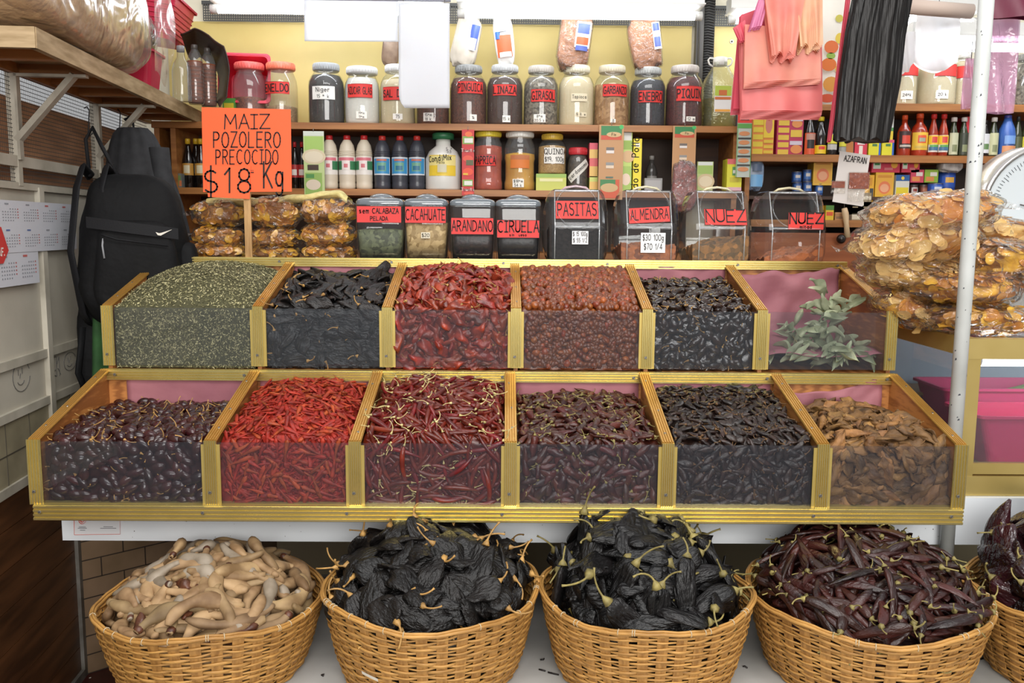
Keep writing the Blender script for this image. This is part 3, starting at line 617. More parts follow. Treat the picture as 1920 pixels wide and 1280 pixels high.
paper('paper_liner', lining(UPP['x'][4] + .014, UPP['x'][5] - .014, UPP, UPP['z0'], 1.425, .006), 'dark creased pink paper behind the glossy black chiles in the upper bin')
for i in (1, 2, 3):
    paper('paper_liner', lining(UPP['x'][i] + .014, UPP['x'][i + 1] - .014, UPP, UPP['z0'] - .01, 1.425, .003), ['', 'pink paper peeping out behind the broad black chiles', 'pink paper backing the bin of torn orange red chiles', 'pink paper backing the bin of tiny ball chiles'][i], 12, 8)
for i in (1, 2, 3, 4):
    paper('paper_liner', lining(LOW['x'][i] + .014, LOW['x'][i + 1] - .014, LOW, LOW['z0'] - .01, 1.125, .003), ['', 'pink paper behind the heap of bright red stemless chiles', 'pink paper behind the heap of long crimson chiles', 'pink paper showing above the wrinkled dark red chiles', 'pink paper behind the blackish brown shrivelled chiles'][i], 12, 8)
LEAF = mat('dry_leaf', '#b2b698', '#8d9677', rough=.6, scale=30, var=.25, hue=.01, tl=.15)
def leaf_mesh(L, W, curl, seed):
    r = random.Random(seed); a = r.uniform(-1, 1)
    m = MB(); m.grid(lambda u, v: Vector(((u - .5) * L, (v - .5) * 2 * W * max(.03, sin(pi * min(1, u * .95 + .03)) ** .8), curl * L * (.9 * (u - .5) ** 2 * 2 * a + (v - .5) ** 2 * 2.2 * sin(pi * u) + .08 * sin(9 * u + 4 * v + seed)))), 10, 4); return m.mesh('herb_leaf', LEAF)
LV = [leaf_mesh(rnd(.05, .085), rnd(.008, .0125), rnd(.3, .8), i) for i in range(7)]
sprigs = [((1513, 655), (1545, 545), 13), ((1530, 660), (1600, 560), 12), ((1500, 650), (1490, 610), 8), ((1545, 640), (1560, 575), 10), ((1520, 690), (1580, 640), 9)]
for q, (a, b, n) in enumerate(sprigs):
    pa, pb = at(*a, 2.66 - .01 * q), at(*b, 2.72 + .02 * (q % 2))
    t = thing('herb_sprig', ['tall upright sprig of grey green leaves against the pink paper', 'sprig of grey green leaves leaning to the bin side', 'small low sprig of leaves beside the black chile bin', 'sprig tangled in the middle of the leafy heap', 'sprig lying lowest against the glass of the leafy bin'][q], 'herb', pa, 0, 'sprigs of dried leaves')
    s = MB(); mid = (pb - pa) * .5 + Vector((rnd(-.02, .02), rnd(-.02, .02), .01)); s.tube([Vector(), mid, pb - pa], [.0018, .0014, .0007], 6); s.build('stalk', STEM_G, t)
    for i in range(n):
        k = (i + .6) / n; p = (mid * 2 * k if k < .5 else mid + (pb - pa - mid) * (2 * k - 1)); me = LV[i % 7]
        o = bpy.data.objects.new('leaf', me); COL.objects.link(o); o.parent = t
        d = Vector((rnd(-1, 1), rnd(-.9, .3), rnd(-.3, .9))).normalized()
        o.matrix_local = Matrix.Translation(p + d * .028) @ d.to_track_quat('X', 'Z').to_matrix().to_4x4() @ Matrix.Rotation(rnd(-1.2, 1.2), 4, 'X')
F6 = Fill(UPP, 5, 1.24, .0, zfront=1.205)
for i in range(34):
    p = Vector((rnd(x0 + .02, x1 - .02), UPP['Yf'] + rnd(.008, .06), UPP['z0'] + rnd(.02, .05))) if i < 24 else F6.rtop()[0] - Vector((0, .0, .01))
    o = bpy.data.objects.new('herb_leaf', LV[i % 7]); COL.objects.link(o); o.matrix_world = Matrix.Translation(p) @ orient((rnd(-.4, .4), -.6, .8), rnd(0, 6.28), (rnd(-.3, .3), rnd(-.5, .5)))
    tag(o, 'loose grey green dried leaf lying low in the pink lined upper bin', 'leaf', 'loose leaves in the pink lined bin')
# ================================================================ woven baskets and their chiles
STRAW = mat('straw', '#bc8c49', '#966b33', rough=.55, scale=14, detail=5, bump=.4, bscale=120, var=.06, stretch=(1, 1, 5))
STRAW2 = mat('straw_stake', '#b08144', '#8c622f', rough=.55, scale=18, detail=4, stretch=(6, 6, 1))
def basket(label, px, Y, R, zr, seed, holes=0, rb=.80):
    x = at(px, 1100, Y).x; z0 = .4865; H = zr - z0; r_ = random.Random(seed)
    t = thing('woven_basket', label, 'basket', (x, Y, z0))
    ns = 36; rows = int(H / .0082); seg = ns * 6
    ph = [r_.uniform(0, 6.3) for _ in range(6)]
    def rad(k, a): return R * (rb + (1 - rb) * (k ** .75)) * (1 + .012 * sin(2 * a + ph[0]) + .008 * sin(3 * a + ph[1]))
    def top(a): return .007 * sin(2 * a + ph[2]) + .005 * sin(5 * a + ph[3])
    m = MB()
    for i in range(rows):
        rings = []; jz = r_.uniform(-.001, .001); hh = r_.uniform(.0026, .0040); pr = [r_.uniform(0, 6.3) for _ in range(3)]; ro = r_.uniform(-.001, .001)
        for j in range(seg):
            a = 2 * pi * j / seg; k = (i + .6) / rows
            z = k * (H + top(a) * k) + jz + .0014 * sin(7 * a + pr[0]) + .001 * sin(17 * a + pr[1]); r = rad(k, a) + .0034 * cos(ns / 2 * a + pi * i) + ro; h = hh * (1 + .2 * sin(11 * a + pr[2]))
            rings.append([(r_2 * cos(a), r_2 * sin(a), zz) for r_2, zz in ((r - .0015, z - h), (r + .0012, z - h * .7), (r + .0016, z + h * .6), (r - .0012, z + h))])
        rings.append(rings[0]); m.loft(rings, 0, True, True, False, False)
    m.build('weave', STRAW, t)
    m = MB()
    for i in range(ns):
        a = 2 * pi * (i + .0) / ns
        for e in (-1, 0, 1):
            aa = a + e * .034 * .9; w_ = .0046; tx, ty = -sin(aa), cos(aa); pts = []
            for q in range(13):
                k = q / 12; rr = rad(k, aa) + .0002 * e - .0004; zz = k * (H + top(aa)) + (.004 * r_.random() if q == 12 else 0)
                pts.append((rr, zz))
            rg = [[(rr2 * cos(aa) + tx * s_ * w_, rr2 * sin(aa) + ty * s_ * w_, zz) for rr2, s_ in ((rr - .0012, -1), (rr + .0012, -1), (rr + .0012, 1), (rr - .0012, 1))] for rr, zz in pts]
            m.loft(rg, 0, False)
    m.build('stakes_weave', STRAW2, t)
    m = MB()
    for dz, dr, rr in ((.001, .0035, .0042), (.0, -.0035, .0042), (.006, 0, .003)):
        pts = [((rad(1, a) + dr) * cos(a), (rad(1, a) + dr) * sin(a), H + top(a) + dz + .001 * sin(23 * a)) for a in np.linspace(0, 2 * pi, 97)]
        m.tube(pts, rr, 6, 0)
    for i in range(14):
        a = r_.uniform(3.4, 6.2); m.tube([((rad(1, a) + .007 * cos(b)) * cos(a), (rad(1, a) + .007 * cos(b)) * sin(a), H + top(a) + .002 + .007 * sin(b)) for b in np.linspace(0, 6.28, 9)], .0012, 5, 1)
    m.build('rim', [STRAW, flat('#b9a88a')], t)
    m = MB(); m.lathe([(.001, .002), (R * rb - .006, .002), (R * rb - .004, .006), (.001, .006)], 36); m.build('base', STRAW2, t)
    return t, Vector((x, Y, zr)), rad
class Dome:
    def __init__(s, c, R, h, skew=(0, 0), pw=.85):
        s.c, s.R, s.h, s.k, s.pw = c, R, h, skew, pw
    def pt(s, r, a):
        x, y = r * cos(a), r * sin(a)
        return Vector((s.c.x + x * s.R, s.c.y + y * s.R, s.c.z - .03 + s.h * max(0, 1 - r * r) ** s.pw * (1 + s.k[0] * x + s.k[1] * y)))
    def rnd_(s, rmax=.92):
        r, a = sqrt(rnd(.0, rmax)), rnd(0, 2 * pi)
        if sin(a) > .55 and RNG.random() < .35: a = -a
        p = s.pt(r, a); e = .04; q1 = s.pt(r, a + e / max(r, .15)) - p; q2 = s.pt(min(.99, r + e), a) - s.pt(max(0, r - e), a); n = q2.cross(q1); n = n.normalized() if n.length > 1e-9 else Vector((0, 0, 1))
        return p, (n if n.z > 0 else -n)
    def core(s, inset=.02, zb=.5):
        def fn(u, v):
            a = 2 * pi * u
            if v < .2: k = v / .2; rr = s.R * (.76 + .18 * k); return Vector((s.c.x + rr * cos(a), s.c.y + rr * sin(a), zb + (s.c.z - .03 - zb) * k))
            r = 1 - (v - .2) / .8; p = s.pt(r, a); p.z -= inset + .016 * r * r + .008 * sin(9 * a + 14 * r) * sin(5 * a - 23 * r); p.x = s.c.x + (p.x - s.c.x) * .93; p.y = s.c.y + (p.y - s.c.y) * .93; return p
        return fn
    def inside(s, q, R=0): return (q.x - s.c.x) ** 2 + (q.y - s.c.y) ** 2 < (s.R + .012 - R * .4 - (0 if q.z > s.c.z + .004 else .022)) ** 2
def fill_basket(D, name, prot, n, under, label, cat, group, mats, hn, hl, tilt=.3, scale=(.9, 1.1), inset=.02, sink=.2, stems=1.0):
    heap_obj(hn, D.core(inset), 48, 16, prot, under, mats, hl, cat, lambda: D.rnd_(.8), sink=inset * .5, inside=D.inside)
    drop(name, prot, spread(n, D.rnd_, 9), label, cat, group, tilt=tilt, scale=scale, sink=sink, stems=stems, inside=D.inside, pull=D.c)
RNG.seed(55)
# tamarind
POD = [mat('tamarind_shell', '#9c7f5c', '#6b5034', rough=.7, scale=16, bump=.5, bscale=60, var=.26, hue=.012), mat('tamarind_grey', '#978a79', '#766856', rough=.6, scale=20, bump=.3, bscale=60, var=.12), mat('tamarind_pulp', '#5a3320', '#3c2015', rough=.45, scale=40, bump=.8, bscale=70, var=.2)]
t, c, rad = basket('woven straw basket full of curved tan tamarind pods', 398, 2.05, .262, .662, 1)
D = Dome(c, .25, .115, (0, .3))
K = make_kind('tamarind_pod', 9, POD[0], None, L=.172, R=.0165, prof='pod', bend=2.9, wr=.09, flat_=.75, seed=20, seg=12, nr=20, zbend=.5)
K2 = make_kind('tamarind_pod', 5, POD[1], None, L=.135, R=.015, prof='pod', bend=2.0, wr=.05, flat_=.8, seed=21, seg=12, nr=18, zbend=.4)
K3 = make_kind('tamarind_pod', 4, POD[2], None, L=.075, R=.0115, prof='pod', bend=1.0, wr=.25, flat_=.8, seed=22, seg=12, nr=14, crumple=.2)
# broken shell ends: dark pulp caps at one tip
for k_, (me, sm, mb_, L, R) in enumerate(K + K2):
    if k_ % 3 == 0:
        s = MB(); n = 12; ring = mb_.v[-2 * n:-n]; cc = Vector(np.mean(ring, axis=0)); s.sphere(cc, R * .62, 0, 9, 6, (1, 1, .8)); K_ = (K + K2)[k_]
        tgt = K if k_ < len(K) else K2; tgt[k_ if k_ < len(K) else k_ - len(K)] = (me, s.mesh('pulp', POD[2]), mb_, L, R)
heap_obj('tamarind_heap', D.core(.024), 48, 16, K, 70, POD[0], 'bulk of tan tamarind pods below the top ones', 'tamarind', lambda: D.rnd_(.8), sink=.012, inside=D.inside)
S = spread(84, lambda: D.rnd_(.80), 9)
drop('tamarind_pod', K, S[:52], 'curved tan tamarind pod with smooth shell heaped in the straw basket', 'tamarind', 'tan tamarind pods', tilt=.22, sink=-.1, inside=D.inside, pull=D.c)
drop('tamarind_pod', K2, S[52:72], 'short greyish tamarind pod lying among the tan ones', 'tamarind', 'greyish tamarind pods', tilt=.22, sink=-.15, inside=D.inside, pull=D.c)
drop('tamarind_pod', K3, S[72:], 'shelled dark brown tamarind pulp lying among tan pods', 'tamarind', 'dark shelled tamarinds', tilt=.3, sink=.1, inside=D.inside, pull=D.c)
# broad black chiles
t, c, rad = basket('woven straw basket with patched wall, full of broad black chiles', 809, 2.05, .258, .69, 2)
m = MB(); cyl = lambda u, v: Vector(((.245 + .02 * v) * sin(u), -(.245 + .02 * v) * cos(u), .05 + .08 * v))
for u0, v0 in ((-.55, .55), (-.25, .35), (.28, .22)): m.grid(lambda a, b: cyl(u0 + .16 * a, v0 + .1 * b - .12 * a) * 1.0 + Vector((0, -.006, 0)), 6, 2)
m.build('tape_patch', mat('tape', '#c9c2b4', rough=.3), t)
BLK = mat('chile_basket_black', '#14100e', '#0b0908', spec=.4, rough=.45, scale=30, bump=1.0, bscale=130, var=.45, bdist=.007, stretch=(.4, 1, 1))
K = make_kind('wide_black_chile', 9, BLK, STEM, .055, .0024, 1.5, L=.125, R=.036, prof='wide', bend=.5, wr=.12, flat_=.3, seed=30, seg=18, nr=22, crumple=.2, zbend=.8)
D = Dome(c, .245, .155, (0, .3), .68)
fill_basket(D, 'wide_black_chile', K, 84, 60, 'wide wrinkled black chile with tan stem in the basket beside the tamarind', 'chile', 'wide black chiles of the second basket', BLK, 'wide_black_chile_heap', 'bulk of wide black chiles below the top ones', tilt=.75, inset=.03, sink=.0)
# long black chiles
t, c, rad = basket('open-weave straw basket full of long black chiles with curly stems', 1210, 2.05, .252, .685, 3)
BLK2 = mat('chile_basket_long', '#131010', '#090808', spec=.4, rough=.42, scale=26, bump=1.0, bscale=120, var=.4, bdist=.008, stretch=(.25, 1, 1))
K = make_kind('long_black_chile', 9, BLK2, STEM_G, .075, .0026, 1.9, L=.165, R=.026, prof='long', bend=.9, wr=.16, flat_=.42, seed=31, seg=18, nr=24, crumple=.16, zbend=.9)
D = Dome(c, .24, .185, (-.25, .25), .8)
fill_basket(D, 'long_black_chile', K, 76, 50, 'long wrinkled black chile with curly olive stem in the third basket', 'chile', 'long black chiles of the third basket', BLK2, 'long_black_chile_heap', 'bulk of long black chiles below the top ones', tilt=.7, inset=.03, sink=.0)
# dark red chiles
t, c, rad = basket('wide straw basket full of slim dark red chiles, nearest the white pole', 1624, 2.05, .276, .675, 4)
WINE = mat('chile_wine', '#3d1a15', '#1a0b0a', spec=.45, rough=.36, scale=26, bump=.9, bscale=110, var=.45, hue=.02, bdist=.005, stretch=(.3, 1, 1))
K = make_kind('slim_red_chile', 9, WINE, STEM_G, .035, .0018, 1.7, L=.14, R=.0108, prof='long', bend=1.2, wr=.16, flat_=.6, seed=32, seg=12, nr=20, zbend=.8, crumple=.14)
D = Dome(c, .264, .155, (-.05, .3), .68)
fill_basket(D, 'slim_red_chile', K, 200, 140, 'slim glossy dark red chile in the wide basket by the pole', 'chile', 'slim dark red chiles of the wide basket', WINE, 'slim_red_chile_heap', 'bulk of slim dark red chiles below the top ones', tilt=.5, inset=.02, sink=.1)
# last basket, cut by the frame
t, c, rad = basket('straw basket of big shiny chiles, cut off by the picture edge', 2048, 2.03, .272, .69, 5)
SHN = mat('chile_shiny', '#331318', '#1c0a0e', rough=.2, scale=14, bump=1, bscale=60, var=.35, spec=.7, bdist=.012, stretch=(.35, 1, 1))
K = make_kind('big_shiny_chile', 6, SHN, STEM_G, .04, .0026, 1.6, L=.19, R=.037, prof='long', bend=.8, wr=.14, flat_=.5, seed=33, seg=18, nr=22, crumple=.16, zbend=.7)
D = Dome(c, .258, .22, (-.3, .2), .8)
fill_basket(D, 'big_shiny_chile', K, 40, 20, 'big shiny wine dark chile in the basket behind the pole', 'chile', 'big shiny chiles of the last basket', SHN, 'big_shiny_chile_heap', 'bulk of big shiny chiles below the top ones', tilt=.5, inset=.024, sink=.1)
# ================================================================ shelves behind the stall
def sh(px, Y=3.87, py=240): return at(px, py, Y).x
SHELF_Z, SHELF2_Z = 1.987, 1.7145
GLASS = film('jar_glass', tint='#f6f8f7', haze=.03, hazecol='#dfe6e4', gloss=1.3, rough=.03)
PLAST = film('clear_plastic', tint='#f3f4f3', haze=.06, hazecol='#e4e6e6', gloss=1.4, rough=.06)
X0, X1 = sh(300), sh(1376)
t = thing('wall_shelf_unit', 'long brown wooden shelf unit of jars and bottles against the yellow panel', 'shelf', (X0, 3.79, 1.40))
o_ = Vector((-X0, -3.79, -1.40))
for nm, z in (('upper_board', SHELF_Z), ('middle_board', SHELF2_Z), ('lower_board', 1.45)):
    m = MB(); m.box((X0, 3.775, z - .027), (X1, 4.095, z)); m.build(nm, WOOD_SHELF, t, o_)
for x in (X0 + .005, X1 - .02, sh(332)):
    m = MB(); m.box((x, 3.79, 1.40), (x + .022, 4.095, 1.96)); m.build('upright', WOOD_SHELF, t, o_)
m = MB(); m.box((X0, 4.075, 1.40), (sh(1310), 4.095, 1.96)); m.build('back_board', mat('shelf_back', '#3e2a1b', '#2a1c12', rough=.6, scale=3), t, o_)
# right-hand unit
X2, X3 = sh(1400), 4.3
t = thing('wall_shelf_unit', 'brown wooden shelf unit of sauces and boxes behind the white pole', 'shelf', (X2, 3.79, .9)); o_ = Vector((-X2, -3.79, -.9))
RZ1, RZ2, RZ3 = 2.086, 1.873, 1.60
for nm, z in (('upper_board', RZ1), ('middle_board', RZ2), ('lower_board', RZ3)):
    m = MB(); m.box((X2 if z < 2 else sh(1500), 3.775, z - .03), (X3, 4.095, z)); m.build(nm, WOOD_SHELF, t, o_)
m = MB(); z_ = at(1660, 369, 3.83).z; m.box((X2, 3.81, z_ - .014), (sh(1815), 4.07, z_ - .0005)); m.build('inner_board', WOOD_DARK, t, o_)
m = MB(); m.box((X2 - .02, 3.79, .9), (X2, 4.095, 1.873)); m.build('upright', WOOD_SHELF, t, o_)
m = MB(); m.box((X2, 4.07, .9), (X3, 4.095, 2.09)); m.build('back_board', mat('shelf_back2', '#3a2619', '#241812', rough=.6, scale=3), t, o_)
m = MB(); m.box((X2 + .02, 3.80, .9), (X3, 3.82, 1.545)); m.box((X2 + .1, 3.797, 1.0), (X2 + .9, 3.80, 1.50)); m.build('cupboard_front', mat('cupboard_wood', '#a85f35', '#8d4c28', rough=.45, scale=3, stretch=(1, 6, 10)), t, o_)
m = MB(); m.box((sh(1318) , 4.05, 1.70), (sh(1385), 4.06, 1.96)); m.build('side_infill', WOOD_DARK, t, o_)
# ---- jars
def content(key, c, c2, scale=160, kind='voronoi', **k): return mat('content_' + key, c, c2, scale=scale, kind=kind, rough=.6, ramp=(.1, .9), **k)
RED_L = '#d5352f'
def jar(name, label, px0, px1, ptop, zb, lidc, cm, fill, lab=None, price=None, Y=3.87, py=240, shape='gallon', lidh=.12, glassm=None, sq=None, tint=None):
    x = sh((px0 + px1) / 2, Y, py); dp = Y * .992 + (1.55 - zb) * .126; R = (px1 - px0) / 2 * dp / F; H = at((px0 + px1) / 2, ptop, Y - R * .5).z - zb
    t = thing(name, label, 'jar', (x, Y, zb))
    nr = .70 if shape == 'gallon' else .84
    pr = {'gallon': [(R * .9, 0), (R * .98, .015 * H), (R, .05 * H), (R, .62 * H), (R * .97, .70 * H), (R * .86, .78 * H), (R * .72, .83 * H), (R * .68, .86 * H), (R * .68, .95 * H)],
          'round': [(R * .86, 0), (R * .97, .03 * H), (R, .12 * H), (R, .60 * H), (R * .94, .72 * H), (R * .80, .82 * H), (R * .74, .86 * H), (R * .74, .95 * H)],
          'ridged': [(R * .9, 0), (R, .03 * H), (R, .14 * H), (R * .95, .17 * H), (R * .95, .5 * H), (R, .54 * H), (R * .97, .64 * H), (R * .99, .68 * H), (R * .94, .78 * H), (R * .80, .86 * H), (R * .80, .95 * H)]}[shape]
    def rz(z):
        for (a, b), (c, d) in zip(pr[:-1], pr[1:]):
            if b <= z <= d: return a + (c - a) * (z - b) / max(1e-6, d - b)
        return pr[-1][0]
    m = MB(); m.lathe(pr, 32, 0, sq=sq, cap1=False); m.build('glass_body' if glassm is None else 'plastic_body', glassm or GLASS, t)
    if cm is not None:
        m = MB(); zs = [.006 * H, .03 * H] + list(np.linspace(.06 * H, fill * H, 9)); m.lathe([(rz(z) - .0035, z) for z in zs] + [((rz(fill * H)) * .5, fill * H + .006), (.001, fill * H + .009)], 28, 0, sq=sq); m.build('contents', cm, t)
    if lidc:
        m = MB(); r = R * nr * 1.04; z = H * (1 - lidh); m.lathe([(r * .97, z), (r, z + .004), (r, H - .006), (r * .96, H - .001), (r * .6, H), (.001, H)], 32)
        for k in range(32): a = 2 * pi * k / 32; m.tube([(r * cos(a), r * sin(a), z + .004), (r * cos(a), r * sin(a), H - .006)], .0012, 4)
        m.build('lid', mat('lid_' + lidc.lstrip('#'), lidc, rough=.35), t)
    for L_ in (lab or []):
        col, w_, h_, v, lines = L_[:5]; a0 = L_[5] if len(L_) > 5 else 0; bd = L_[6] if len(L_) > 6 else None
        sticker(t, cyl_map(rz(v) if not sq else R * 1.0, v, a0) if not sq else (lambda off, v=v: flat_map((0, -R - .001, v), (1, 0, 0), (0, 0, 1), off)), w_, h_, col, lines, 'label' if col.startswith('#d') or col == RED_L else 'price_tag', border=bd)
    return t, R, H
def red(w_, h_, v, txt, th, a0=0, fit=None): return (RED_L, w_, h_, v, [(txt, th, 0, -th / 2, dict(fit=(fit or w_ * .92), w=.16))], a0, ('#8c1c1a', .0014))
def tagp(w_, h_, v, l1, l2=None, a0=0, th=.012): return ('#ece8df', w_, h_, v, [(l1, th, 0, (.003 if l2 else -th / 2), dict(fit=w_ * .85, w=.14))] + ([(l2, th, 0, -th - .003, dict(fit=w_ * .85, w=.14))] if l2 else []), a0)
SEED_D = content('seed_dark', '#2b2625', '#3d3735', 260); SEED_B = content('seed_brown', '#4b2a1e', '#6b3d2a', 160); SEED_L = content('seed_brown2', '#4a3026', '#38241c', 300)
SUGAR = content('sugar', '#ddd9d2', '#d2cdc4', 90, 'noise'); CREAM = content('cream', '#d9c9a8', '#cdbb96', 120, 'noise'); SUNF = content('sunflower', '#8d8272', '#4e453c', 110)
CHICK = content('chickpea', '#b58a5c', '#8f6438', 75); BLK_B = content('juniper', '#211f22', '#34313a', 160); PIQ = content('tiny_red', '#5e1f1a', '#3d1311', 200); REDS = content('red_flake', '#8a4526', '#5e2d1b', 240); DILL = content('dill', '#a3835a', '#80643f', 260)
FOODS = []
jar('seed_jar', 'pink-lidded clear jar half full of reddish seeds, beside the dill jar', 440, 501, 116, SHELF_Z, '#e0635c', REDS, .42, shape='round', glassm=PLAST)
jar('seed_jar', 'orange-lidded clear jar with a red ENELDO label', 499, 559, 116, SHELF_Z, '#f07e63', DILL, .28, [red(.115, .05, .145, 'ENELDO', .03, -.1)], shape='round', glassm=PLAST)
jar('seed_jar', 'grey-lidded jar of dark seeds with a white Niger label', 580, 647, 117, SHELF_Z, '#a9adb0', SEED_D, .80, [('#e4e2dc', .10, .054, .125, [('Niger', .018, 0, .004, dict(w=.13)), ('15 = k', .013, 0, -.021, dict(w=.14))])])
jar('sugar_jar', 'white-lidded jar of white sugar with a red AZUCAR GLAS label', 647, 713, 124, SHELF_Z, '#dfe0df', SUGAR, .8, [red(.112, .056, .135, 'AZUCAR GLAS', .027), tagp(.045, .03, .035, '19=m', '11=m', .1, .009)], shape='round')
jar('salt_jar', 'jar of cream salt with a red SAL label, partly behind a hanging white sheet', 714, 779, 120, SHELF_Z, '#d9dad8', CREAM, .74, [red(.10, .055, .125, 'SAL DE', .028, -.15), tagp(.04, .024, .03, '75', None, .1)])
jar('seed_jar', 'jar of dark brown seeds whose top is hidden behind a hanging white sheet', 781, 843, 122, SHELF_Z, '#b9bab8', SEED_B, .8, [tagp(.045, .035, .03, '15=m', '18 k', -.2, .011)])
jar('seed_jar', 'jar of brown seeds with a red PINGUICA label', 844, 913, 121, SHELF_Z, '#8d8f8e', SEED_B, .78, [red(.115, .05, .152, 'PINGUICA', .03, .15), tagp(.03, .026, .028, '1k', None, .3)])
jar('seed_jar', 'jar of linseed with a red LINAZA label', 912, 980, 120, SHELF_Z, '#b8babb', SEED_L, .78, [red(.105, .046, .143, 'LINAZA', .028, 0), tagp(.033, .028, .024, '15 k', None, .1)])
jar('seed_jar', 'jar of grey striped seeds with a red GIRASOL label', 981, 1046, 122, SHELF_Z, '#b9b3aa', SUNF, .8, [red(.11, .052, .122, 'GIRASOL', .032, .12), tagp(.05, .034, .028, '8=m', '20.5 k', -.1, .011)])
jar('grain_jar', 'jar of cream coloured tapioca with a small handwritten tag', 1046, 1113, 121, SHELF_Z, '#d8d3bd', CREAM, .80, [('#d9cdb0', .07, .032, .115, [('Tapioca', .014, 0, -.004, dict(fit=.06))], .1), ('#d9cdb0', .05, .018, .045, [('$ 8. m', .01, 0, -.004, dict(w=.12))], .2)])
jar('chickpea_jar', 'half filled jar of tan chickpeas with a red GARBANZO label', 1112, 1179, 121, SHELF_Z, '#c9c0a8', CHICK, .68, [red(.11, .05, .146, 'GARBANZO', .028, .1), tagp(.02, .015, .02, '8', None)])
jar('berry_jar', 'jar of black juniper berries with a red ENEBRO label', 1179, 1246, 125, SHELF_Z, '#a7a9a6', BLK_B, .78, [red(.11, .05, .122, 'ENEBRO', .033, .05)])
jar('chile_jar', 'jar of tiny red chiles with a red PIQUIN label', 1246, 1316, 121, SHELF_Z, '#bfb7b0', PIQ, .80, [red(.118, .062, .135, 'PIQUIN', .034, .12), tagp(.04, .02, .03, '12 m', None, .2)])
# oil bottle with loop handles
x = sh(1346); t = thing('oil_bottle', 'big clear cooking oil bottle with a white cap and green label', 'bottle', (x, 3.87, SHELF_Z)); R = .069; H = .295
m = MB(); m.lathe([(R * .92, 0), (R, .01), (R, .05), (R * .97, .06), (R, .07), (R, .17), (R * .95, .20), (R * .55, .25), (R * .42, .262), (R * .42, .275)], 28, sq=3.2, cap1=False); m.build('plastic_body', film('oil_plastic', tint='#eef0e4', haze=.10, hazecol='#c9cdb8', gloss=1.6, rough=.05, bump=.4, bscale=60), t)
m = MB(); m.lathe([(R * .88, .004), (R * .94, .012), (R * .94, .12), (.001, .121)], 24, sq=3.2); m.build('contents', film('oil', tint='#d9d39a', haze=.12, hazecol='#a9a14e', gloss=.3), t)
m = MB(); m.lathe([(R * .44, .262), (R * .44, .294), (R * .3, .298), (.001, .298)], 20)
for s_ in (-1, 1): m.tube([(s_ * .028, 0, .292), (s_ * .045, 0, .294), (s_ * .052, 0, .285), (s_ * .046, 0, .268), (s_ * .03, 0, .258)], .004, 6)
m.build('cap', flat('#dcd9d2', .4), t)
m = MB(); mp = flat_map((0, -R * 1.03, .115), (1, 0, 0), (0, 0, 1), 0); patch(m, mp, -.036, -.055, .036, .055, 0, 1); mp = flat_map((0, -R * 1.03, .115), (1, 0, 0), (0, 0, 1), .0006)
patch(m, mp, -.035, .012, .035, .054, 1, 1); mp = flat_map((0, -R * 1.03, .115), (1, 0, 0), (0, 0, 1), .0012); patch(m, mp, -.018, .014, .016, .036, 2, 1); patch(m, mp, -.034, -.003, .034, .008, 2, 1); patch(m, mp, -.032, -.053, .032, -.043, 3, 1)
m.build('label', [flat('#d9d4cf'), flat('#a6b43a'), flat('#b9602a'), flat('#dd9a3a')], t)
# ---- bags standing or leaning on the jars
def pillow(name, label, cat, c, sx_, sy_, sz_, rot, matf, contents=None, cc=None, seed=1, amp=.12, pinch=.0, group=None, mats2=None, extra=None, nu=36, nv=24, pw=.55, base=True):
    """stuffed bag: rounded box with crumples"""
    r = random.Random(seed); ph = [r.uniform(0, 6.3) for _ in range(10)]
    t = thing(name, label, cat, c, 0, group); t.rotation_euler = rot
    def f(k, a_=amp):
        def fn(u, v):
            a, b = 2 * pi * u, pi * (v - .5); sg = lambda q, e: (abs(q) ** e) * (1 if q >= 0 else -1)
            x, y, z = sg(cos(b), pw) * sg(cos(a), pw), sg(cos(b), pw) * sg(sin(a), pw), sg(sin(b), pw)
            n = 1 + a_ * (.5 * sin(3 * a + ph[0] + 4 * b) + .4 * sin(7 * b + ph[1] + 2 * sin(2 * a + ph[2])) + .35 * sin(11 * a + 5 * b + ph[3]))
            p = abs(x) ** 4 * pinch
            return Vector((x * sx_ * k * (1 + .3 * a_ * sin(5 * b + ph[4])), y * sy_ * k * n * (1 - p), z * sz_ * k * n * (1 - p)))
        return fn
    if contents: m = MB(); m.grid(f(.93, amp * 1.3), nu, nv); m.build('contents', contents, t)
    m = MB(); m.grid(f(1.0), nu, nv); m.build('plastic_film', matf, t)
    if extra: extra(t)
    return t
BAGF = film('bag_film', tint='#f4f2ef', haze=.05, hazecol='#ffffff', gloss=1.3, rough=.12, bump=.8, bscale=38, bdist=.02)
SOY = mat('brown_grain', '#b4784c', '#95603a', scale=120, kind='voronoi', rough=.6, bump=.3, bscale=90)
WHITE_BAG = mat('white_flour', '#d3cbbd', '#bfb6a6', scale=15, rough=.6, bump=.4, bscale=25)
def decal(cells):
    def ex(t):
        m = MB(); ms = []
        for i, (x, y, z, w_, h_, c) in enumerate(cells):
            m.grid(lambda a, b: Vector((x + (a - .5) * w_, y - .006 * sin(pi * a), z + (b - .5) * h_)), 6, 2, i); ms.append(flat(c, .4))
        m.build('printed_label', ms, t)
    return ex
pz = SHELF_Z + .262
pillow('food_bag', 'bulging cream flour bag leaning on the PINGUICA jar', 'bag', (sh(874), 3.86, pz + .085), .056, .04, .105, (0, .22, 0), WHITE_BAG, seed=3, extra=decal([(.03, -.038, .02, .035, .10, '#3d56a3'), (.03, -.040, -.01, .03, .05, '#c9cbd6')]))
